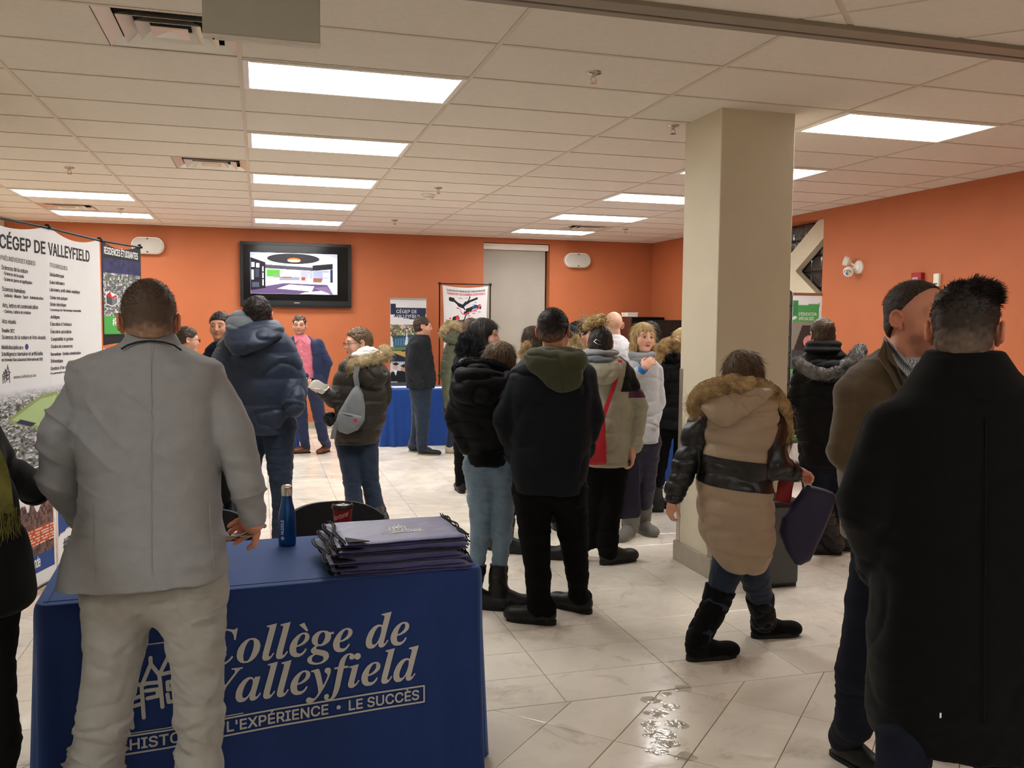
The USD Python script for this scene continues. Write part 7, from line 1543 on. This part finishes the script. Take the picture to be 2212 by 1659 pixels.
# ---- man in the navy jacket with olive hood
D = 4.72
D = 4.70
t = person('young man in a dark navy jacket with an olive hood, seen from behind mid-room', D, (1196, 716, 168, 8, 4, 1.0), h=.0085, hh=.004,
    torso=[(752, 1150, 1240, .10), (772, 1128, 1262, .125), (800, 1108, 1278, .145), (850, 1100, 1284, .155), (930, 1100, 1280, .16), (1000, 1102, 1272, .16), (1064, 1108, 1263, .16)],
    arms=[[(1124, 816, .070), (1088, 905, .062), (1112, 985, .055, .06)], [(1262, 812, .070), (1280, 902, .062), (1262, 975, .055, .06)]],
    legs=[[(1150, 1062, .108), (1155, 1150, .086), (1162, 1245, .070), (1165, 1305, .066)], [(1226, 1062, .108), (1238, 1150, .084), (1247, 1240, .062), (1250, 1285, .056)]], shoes=[(1160, 1345, -72), (1244, 1318, -50)], skin='#b27a60',
    jacket='jacket_navy', trousers='trouser_black', jw=dict(amp=.008, sc=(4, 4, 6), seed=14), hair=dict(mtl='hair_dark', style='fade', th=.007, line=(.085, .06, -.085, -.075), n=4000, ln=.008, sw=.0016, hh=.005, amp=.002, col=fade_c('#8a6650', '#1a1310', -.085, -.01)))
hood_back(t, D, [(1200, 785, .155, .080, -.13, .085), (1215, 815, .115, .082, -.16, .06), (1160, 768, .075, .045, -.10, .08), (1240, 775, .075, .060, -.10, .08), (1196, 762, .12, .035, -.04, .12)], 'hood_olive', amp=.008, h=.008, k=.035)

# ---- woman in the beige parka with the red bag
D = 5.9
wr_ = at(1366, 978, D - .08)
t = person('woman with a topknot in a pale beige parka with maroon and black yoke', D, (1297, 742, 176, 4, 0, .95), h=.0095, hh=.005, female=True,
    torso=[(768, 1266, 1338, .11), (782, 1254, 1356, .14), (810, 1248, 1366, .16), (860, 1250, 1366, .165), (930, 1256, 1362, .17), (1003, 1260, 1360, .17)], arms=[[(1264, 815, .066), (1250, 880, .060), (1262, 950, .050, -.08)], [(1352, 812, .070), (1380, 882, .062), (1372, 965, .048, -.06)]],
    legs=[[(1285, 1004, .095), (1285, 1090, .070), (1276, 1165, .064)], [(1330, 1004, .095), (1318, 1090, .080), (1312, 1165, .074)]], shoes=[(1228, 1208, -80), (1326, 1216, 60)], hands=[(wr_, (.02, .1, -1), (-.8, .2, 0), 1, .88, .7)], skin='#bd8a72', jacket='parka_beige', jacket_name='parka', trousers='trouser_black', jw=dict(amp=.008, sc=(5, 5, 8), seed=6), shoe_m=('sneaker', 'shoe_black', 'sole_dark', 1.05), sleeve=True,
    hair=dict(mtl='hair_dark', style='pulled', th=.010, line=(.085, .06, -.085, -.09)))
obj('topknot', wrinkle(solid([ell(at(1284, 697, D), R3, (.070, .06, .045)), ell(at(1298, 690, D - .02), R3, (.04, .05, .04)), ell(at(1268, 706, D), R3, (.035, .04, .03))], .007, .015), .010, (30, 30, 30), 3), 'hair_blond', t.hair, smooth=True, label='blond topknot')
rg = np.random.default_rng(9); ps = at(1286, 698, D) + rg.normal(0, 1, (900, 3)) * np.array([.045, .035, .026]); dr = rg.normal(0, 1, (900, 3)) + UP * .3; dr /= np.linalg.norm(dr, axis=1, keepdims=True); strands('loose_strands', ps, ps + dr * rg.uniform(.015, .034, (900, 1)), t.hair, 'hair_blond', .0024, bend=rg.normal(0, .012, (900, 3)))
obj('hair_clip', tube(pth(D, [(1283, 738, -.115), (1288, 733, -.12), (1297, 738, -.12), (1299, 745, -.115), (1290, 743, -.118), (1283, 738, -.115)]), .002, 5), 'chrome', t.hair)
hood_back(t, D, [(1296, 762, .135, .035, -.02, .13)], 'hoodie_grey', 'hoodie_collar', amp=.006)
hood_back(t, D, [(1290, 778, .11, .032, -.12, .08)], 'lining_grey', 'hood_lining', amp=.006)
hood_loft(t, D, [(780, 1258, 1344, .08, -.10), (796, 1256, 1346, .09, -.13), (812, 1264, 1340, .075, -.155), (826, 1278, 1326, .05, -.165), (832, 1288, 1314, .03, -.165)], 'parka_beige')
off_ = (t.jm[0] + vnorm(*t.jm) * .004, t.jm[1]); zz_ = lambda py: at(1360, py, D)[2]
xr_ = lambda px, py=800: (at(px, py, D), SIDE)
obj('black_yoke', sliced(off_, [((0, 0, zz_(843)), UP), ((0, 0, zz_(776)), -UP), (at(1347, 800, D), SIDE - .25 * UP)]), 'jacket_black', t.jacket, smooth=True)
obj('maroon_band', sliced(off_, [((0, 0, zz_(857)), UP), ((0, 0, zz_(843)), -UP), (at(1354, 850, D), SIDE)]), 'maroon_cloth', t.jacket, smooth=True)
nn_ = SIDE * .65 + UP * .76
obj('maroon_piping', sliced(off_, [(at(1350, 781, D), nn_), (at(1350, 770, D), -nn_), (at(1338, 770, D), SIDE)]), 'maroon_cloth', t.jacket, smooth=True)
rbg = thing('crossbody_bag', 'red crossbody bag hanging on the back of the beige parka', 'bag', at(1285, 950, D - .2))
obj('bag_body', pillow([(1303, 896), (1306, 920), (1309, 1000), (1286, 1003), (1262, 1002), (1264, 985), (1280, 950), (1294, 915)], D, .07, off=-.215), 'bag_red', rbg, smooth=True)
P = np.array(pth(D, [(1340, 778, -.11), (1334, 806, -.175), (1326, 835, -.185), (1314, 868, -.185), (1304, 898, -.195), (1300, 912, -.195)])); obj('strap', sheet(np.stack([P - SIDE * .014, P + SIDE * .014], 1), .005), 'bag_red', rbg, smooth=40)
def tote(label, quad, D_, mtl, th=.05, strap=None, seed=1, name='tote_bag', cat='bag', tcol=None):
    b = thing(name, label, cat, at(*np.mean(quad, 0), D_)); obj('bag_body', pillow(quad, D_, th), mtl, b, smooth=True)
    for st in strap or []: P = np.array([at(*q[:2], D_ + (q[2] if len(q) > 2 else 0)) for q in st]); obj('handle', sheet(np.stack([P - SIDE * .009, P + SIDE * .009], 1), .004), tcol or mtl, b, smooth=40)
    return b
tote('navy cloth tote carried by the woman in the beige parka', [(1342, 1004), (1380, 1000), (1382, 1116), (1340, 1120)], 5.98, 'tote_navy', .05, [[(1348, 1006), (1358, 985), (1366, 976), (1372, 985), (1374, 1004)]], 2)

# ---- blond woman facing the camera
D = 6.6
wh = at(1388, 796, D - .22)
t = person('blond woman in a pale grey cowl-neck sweater facing the camera, hand raised', D, (1389, 730, 26, -2, 4, .93), h=.009, hh=.004, female=True,
    torso=[(770, 1366, 1406, .085), (782, 1350, 1420, .115), (810, 1344, 1424, .13), (860, 1346, 1422, .135), (920, 1346, 1424, .145), (955, 1346, 1424, .145)], arms=[[(1356, 800, .058), (1358, 838, .052, -.10), (1384, 800, .040, -.21)], [(1416, 800, .058), (1424, 870, .05), (1410, 920, .042, -.1)]],
    legs=[[(1368, 955, .09), (1362, 1050, .07)], [(1402, 955, .09), (1396, 1050, .07)]], shoes=[(1356, 1162, -150), (1392, 1150, 160)], hands=[(wh, (.55, -.15, .55), (.5, .6, -.3), 1, .88, .75)], skin='#cf9b86', face='#6a4a34', lips='#a9554f', jacket='sweater_pale', jacket_name='sweater', trousers='tote_navy', jw=dict(amp=.006, seed=12), shoe_m=('boot', 'shoe_grey', 'sole_light'), hair=dict(mtl='hair_blond', style='bob', drop=.20, th=.012, part=-.6, hh=.005, wide=.088))
obj('cowl_collar', wrinkle(solid([rc(at(1366, 768, D - .06), at(1386, 776, D - .10), .035, .038), rc(at(1386, 776, D - .10), at(1408, 768, D - .06), .038, .035), ell(at(1387, 766, D), R3, (.085, .085, .035))], .007, .02), .005, (12, 12, 25), 2), 'hoodie_grey', t, smooth=True)
e_ = (at(1391, 792, D - .23) - at(1384, 801, D - .21)); e_ /= np.linalg.norm(e_); obj('wristband', disc(at(1388, 797, D - .222) - e_ * .018, e_, [(.034, 0), (.038, 0), (.038, .036), (.034, .036)], 24), flat('band_blue', '#1d78c4', .5) or 'band_blue', t, smooth=40, label='bright blue wristband')
obj('earring', lathe([(0, -.008), (.006, 0), (0, .008)], tuple(t.H.p(-.088, .0, -.045)), 8), 'steel_brushed', t)

# ---- bald man in white, curly dark head, far heads
D = 8.0
t = person('bald man in a white shirt seen from behind near the black cabinet', D, (1325, 702, -165, 2, 0, 1.0), h=.010, hh=.005, torso=[(722, 1312, 1344, .08), (734, 1300, 1358, .11), (756, 1292, 1368, .13), (860, 1292, 1368, .14), (900, 1294, 1366, .14)], arms=[[(1300, 762, .062), (1292, 830, .055)], [(1360, 762, .062), (1370, 830, .055)]], skin='#c4977e', jacket='shirt_white', jacket_name='shirt', trousers='trouser_black', jw=dict(amp=.007, seed=5))
D = 8.6
t = person('person with dark curly hair just behind the blond woman', D, (1404, 722, -20, 0, 0, .95), h=.013, hh=.006, torso=[(748, 1390, 1420, .09), (764, 1376, 1436, .12), (860, 1374, 1438, .13)], arms=[[(1382, 775, .055), (1374, 840, .05)], [(1430, 775, .055), (1438, 840, .05)]], skin='#a87c66', jacket='coat_charcoal', trousers='trouser_black', hair=dict(mtl='hair_dark', style='bob', drop=.15, th=.02, amp=.014))

# ---- dark puffer with tan fur hood left of the column
D = 7.5
t = person('woman in a black puffer with tan fur hood, half behind the column', D, (1476, 738, -80, 4, 0, .98), h=.0095, hh=.0055, female=True,
    torso=[(766, 1446, 1512, .11), (782, 1424, 1532, .14), (820, 1412, 1544, .165), (870, 1410, 1544, .17), (925, 1414, 1536, .17)], arms=[[(1440, 800, .07, -.1), (1416, 842, .062, -.16), (1428, 800, .05, -.24)], [(1520, 800, .07), (1544, 860, .06), (1530, 920, .05)]],
    legs=[[(1432, 925, .095), (1424, 1000, .070), (1414, 1050, .060)], [(1480, 925, .095), (1470, 1000, .070), (1462, 1050, .060)]], shoes=[(1404, 1105, -85), (1470, 1098, -85)], skin='#bd8a72', jacket='jacket_black', jacket_name='puffer_coat', trousers='trouser_black', jw={**PUF, 'qa': .010}, shoe_m=('boot', 'shoe_black', 'sole_dark', 1.1), hair=dict(mtl='hair_blond', style='long', drop=.30, th=.012))
fur_trim(t, pth(D, [(1412, 806, -.14), (1414, 775, -.20), (1430, 750, -.20), (1455, 738, -.18), (1475, 742, -.15)]), .055, 'fur_tan', 2600, .06, .0035)
hood_back(t, D, [(1450, 775, .12, .07, -.05, .12)], 'jacket_black', amp=.010)
tote('navy cloth bag hanging beside the dark trousers left of the column', [(1374, 946), (1416, 956), (1408, 1028), (1372, 1024)], 7.2, 'tote_navy', .05, [[(1380, 948), (1388, 925), (1396, 920), (1404, 930), (1408, 954)]], 5)

# ---- small glimpses of heads behind the olive hood
def glimpse(label, D, head, skin='#b98970', jm='coat_charcoal', hair=None, fur=None):
    x, y = head[:2]; k = FPX / D
    return person(label, D, (x, y, *head[2:]), h=.013, hh=.006, torso=[(y + .20 * k, x - .10 * k, x + .10 * k, .1), (y + .26 * k, x - .19 * k, x + .19 * k, .13), (y + .45 * k, x - .21 * k, x + .21 * k, .14), (y + .85 * k, x - .20 * k, x + .20 * k, .14)], arms=[[(x - .17 * k, y + .33 * k, .06), (x - .21 * k, y + .6 * k, .05)], [(x + .17 * k, y + .33 * k, .06), (x + .21 * k, y + .6 * k, .05)]], skin=skin, jacket=jm, trousers='trouser_black', hair=hair)
t = glimpse('brown-haired person in a dark fur-collared coat just left of the olive hood', 7.4, (1152, 735, 165, 4, 0, .95), hair=dict(mtl='hair_brown', style='long', drop=.26, th=.012))
fur_trim(t, pth(7.4, [(1128, 770, -.1), (1134, 750, -.13), (1142, 742, -.12)]), .03, 'fur_tan', 900, .05, .004)
flat('beanie_black', '#0c0d10', .95); flat('beanie_navy', '#1c2836', .95); 
def beanie(t, mtl, pom=None):
    H = t.H; m = solid([H.e(0, -.014, .035, .087, .108, .100), plane(H.p(0, .08, .045), H.R[2] - .55 * H.R[1])], .006, .01); o = obj('beanie', wrinkle(m, .003, (30, 30, 10), 2), mtl, t, smooth=True)
    obj('beanie_cuff', wrinkle(solid([H.e(0, -.014, .035, .092, .113, .104), plane(H.p(0, .08, .040), H.R[2] - .55 * H.R[1]), plane(H.p(0, .08, .085), .55 * H.R[1] - H.R[2])], .006, .01), .002, (40, 40, 10), 2), mtl, o, smooth=True)
t = glimpse('blond person in a navy knit hat with tan fur collar beside the olive hood', 6.9, (1231, 735, 140, 6, 0, .93), hair=dict(mtl='hair_blond', style='long', drop=.24, th=.008)); beanie(t, 'beanie_navy')
fur_trim(t, pth(6.9, [(1228, 775, -.1), (1240, 756, -.13), (1256, 750, -.12), (1266, 760, -.08)]), .035, 'fur_tan_pale', 1100, .05, .004)
t = glimpse('person in a black knit hat between the olive hood and the topknot', 7.7, (1251, 724, 120, 4, 0, .95), hair=None); beanie(t, 'beanie_black')
t = glimpse('grey-haired person behind the black knit hat', 8.8, (1259, 712, -160, 0, 0, .95), hair=dict(mtl='hair_grey', th=.008))

# ---- woman walking past the column
D = 4.25
wrr = at(1722, 1016, D - .02); wll = at(1452, 1084, D)
t = person('woman in a sand and black puffer coat with big fur hood walking past the column', D, (1607, 810, 158, 2, 0, .95), h=.0085, hh=.005, female=True,
    torso=[(836, 1568, 1650, .10), (858, 1530, 1672, .15), (890, 1508, 1682, .175), (950, 1506, 1672, .18), (1010, 1506, 1662, .18), (1080, 1506, 1668, .19), (1140, 1510, 1674, .195), (1190, 1528, 1668, .185), (1226, 1560, 1645, .15)],
    arms=[[(1520, 905, .070), (1482, 1000, .062), (1457, 1066, .050, .0)], [(1660, 905, .075), (1672, 1008, .066, -.08), (1712, 1018, .050, -.04)]],
    legs=[[(1578, 1205, .085), (1548, 1300, .062), (1512, 1370, .056)], [(1622, 1205, .085), (1642, 1290, .062), (1650, 1340, .056)]], shoes=[(1524, 1423, 74), (1662, 1375, 78)], hands=[(wrr, (.85, .1, -.35), (0, -.3, -.9), -1, .76, .9), (wll, (-.15, .1, -1), (.9, .2, 0), 1, .72, .7)], skin='#b98068', jacket='coat_sand', jacket_name='puffer_coat', trousers='denim_dark', sleeve=True,
    jw=dict(amp=.007, sc=(5, 5, 9), seed=3, quilt=.135, qa=.016, qn=.05), shoe_m=('boot', 'wool_black', 'sole_dark', .95), shafts=.30, cuff_m='leather_black', hair=dict(mtl='hair_mixed', style='bob', drop=.16, th=.014, part=.4))
v = t.jm[0]; n_ = vnorm(*t.jm); a, _ = split((v + n_ * .004, t.jm[1]), t.arm < .012)
obj('sleeves', a, 'leather_black', t.jacket, smooth=True, label='black leather sleeves')
_, tor = split((v + n_ * .004, t.jm[1]), t.arm < .004); tl_ = UP + .12 * SIDE
obj('waist_panel', sliced(tor, [(at(1585, 1046, D), tl_), (at(1585, 984, D), -tl_)]), 'leather_black', t.jacket, smooth=True, label='black leather waist panel')
hood_loft(t, D, [(832, 1530, 1668, .09, -.08), (852, 1514, 1668, .10, -.12), (876, 1516, 1640, .09, -.16), (898, 1526, 1612, .07, -.185), (914, 1540, 1588, .05, -.19), (922, 1550, 1572, .03, -.19)], 'coat_sand')
fur_trim(t, pth(D, [(1502, 885, -.06), (1512, 856, -.13), (1545, 836, -.18), (1590, 830, -.17), (1635, 836, -.13), (1668, 850, -.06), (1688, 880, .0), (1694, 915, .0), (1690, 955, -.02)]), .045, 'fur_tan', 4200, .062, .0022, seed=4)
tote('purple-navy drawstring bag swinging from the walking woman\'s hand', [(1742, 1050), (1775, 1056), (1803, 1068), (1792, 1108), (1768, 1165), (1746, 1210), (1722, 1222), (1698, 1188), (1686, 1150), (1692, 1118), (1716, 1088)], D + .02, 'tote_navy', .10, [[(1742, 1052, 0), (1736, 1030, 0), (1732, 1016, 0)], [(1752, 1054, 0), (1742, 1030, 0), (1735, 1016, 0)]], 3, 'drawstring_tote', 'bag', 'paper_white')
tote('red folder tucked under the walking woman\'s arm above the bin', [(1684, 1040), (1714, 1036), (1704, 1086), (1676, 1080)], D + .06, 'cup_red', .02, None, 4, 'red_folder', 'folder')

# ---- woman in black with grey fur hood, right of the column
D = 6.1
t = person('woman with a bun in a black parka with grey fur hood, right of the column', D, (1776, 724, -160, 4, 0, .95), h=.0095, hh=.005, female=True,
    torso=[(752, 1752, 1812, .11), (768, 1734, 1832, .14), (800, 1720, 1846, .165), (860, 1716, 1848, .17), (930, 1722, 1844, .175), (1006, 1730, 1836, .17)], arms=[[(1736, 800, .072), (1718, 862, .064), (1738, 905, .05, .15)], [(1838, 800, .072), (1852, 880, .064), (1838, 950, .05)]],
    legs=[[(1760, 1006, .10), (1762, 1080, .085)], [(1806, 1006, .10), (1800, 1080, .085)]], shoes=[(1782, 1196, -80), (1806, 1186, -60)], skin='#c28f78', jacket='jacket_black', jacket_name='parka', trousers='navy_cloth', jw=dict(amp=.008, seed=8), shoe_m=('boot', 'shoe_black', 'sole_dark', 1.05), shafts=.26, hair=dict(mtl='hair_brown', style='pulled', th=.010, line=(.085, .06, -.085, -.08)))
obj('hair_bun', wrinkle(solid([ell(at(1788, 704, D - .06), R3, (.05, .05, .042)), ell(at(1772, 712, D - .05), R3, (.03, .04, .03))], .007, .01), .008, (30, 30, 30), 2), 'hair_mixed', t.hair, smooth=True)
hood_back(t, D, [(1778, 742, .125, .032, -.02, .12), (1776, 756, .13, .03, -.04, .13)], 'wool_scarf', 'scarf', amp=.008)
hood_back(t, D, [(1785, 795, .14, .075, -.13, .09)], 'jacket_black', amp=.010)
fur_trim(t, pth(D, [(1722, 776, -.10), (1738, 795, -.16), (1768, 808, -.20), (1800, 806, -.20), (1830, 790, -.16), (1850, 768, -.08), (1862, 752, .0)]), .040, 'fur_grey', 3000, .058, .0028, seed=6, droop=.004)

# ---- person at the left edge
D = 2.3
wd_ = at(120, 1085, D + .12)
t = person('person in a long black coat and olive scarf cut off by the left edge', D, (-175, 700, 120, 0, 0, .98), h=.011, hh=.006,
    torso=[(770, -220, -140, .09), (800, -265, -105, .12), (850, -290, -80, .14), (960, -290, -25, .15), (1080, -280, 18, .16), (1200, -270, 48, .16), (1300, -265, 64, .16), (1322, -265, 56, .16)], arms=[[(-270, 850, .075), (-290, 1000, .065), (-240, 1110, .05, -.1)], [(-95, 880, .068), (-15, 1000, .060, .15), (80, 1060, .046, .40)]],
    legs=[[(-120, 1300, .09), (-110, 1450, .07), (-105, 1600, .06)], [(-30, 1300, .085), (-20, 1450, .058), (-12, 1600, .062)]], shoes=[(-125, 2020, 100), (-40, 2030, 100)], skin='#b98970', jacket='wool_black', jacket_name='coat', trousers='trouser_black', jw=dict(amp=.010, sc=(4, 4, 4), seed=12), shoe_m=BB, hair=dict(mtl='hair_dark', th=.012))
gs, gw_ = np.meshgrid(np.linspace(0, 1, 30), np.linspace(0, 1, 10), indexing='ij')
a0s, a1s = at(-120, 790, D - .16), at(-12, 1105, D - .20)
P = a0s + gs[..., None] * (a1s - a0s) + ((gw_ - .5) * .12)[..., None] * SIDE - (.02 * np.sin(gw_ * 9) + .02 * np.sin(gs * 7))[..., None] * VIEW
sc = obj('scarf', sheet(P, .014), 'scarf_olive', t, smooth=60, label='olive and yellow scarf')
rg = np.random.default_rng(5); rt = P[-1][rg.integers(0, 10, 160)] + rg.normal(0, .008, (160, 3)); strands('fringe', rt, rt - UP * rg.uniform(.03, .07, (160, 1)) + SIDE * rg.normal(0, .012, (160, 1)), sc, 'scarf_olive', .003)
mat('scarf_yellow', '#8f7f16', .9, .3, 30, .5, 200, .003)
obj('yellow_stripe', sheet(P[20:, 1:5] - VIEW * .009, .006), 'scarf_yellow', sc, smooth=60)
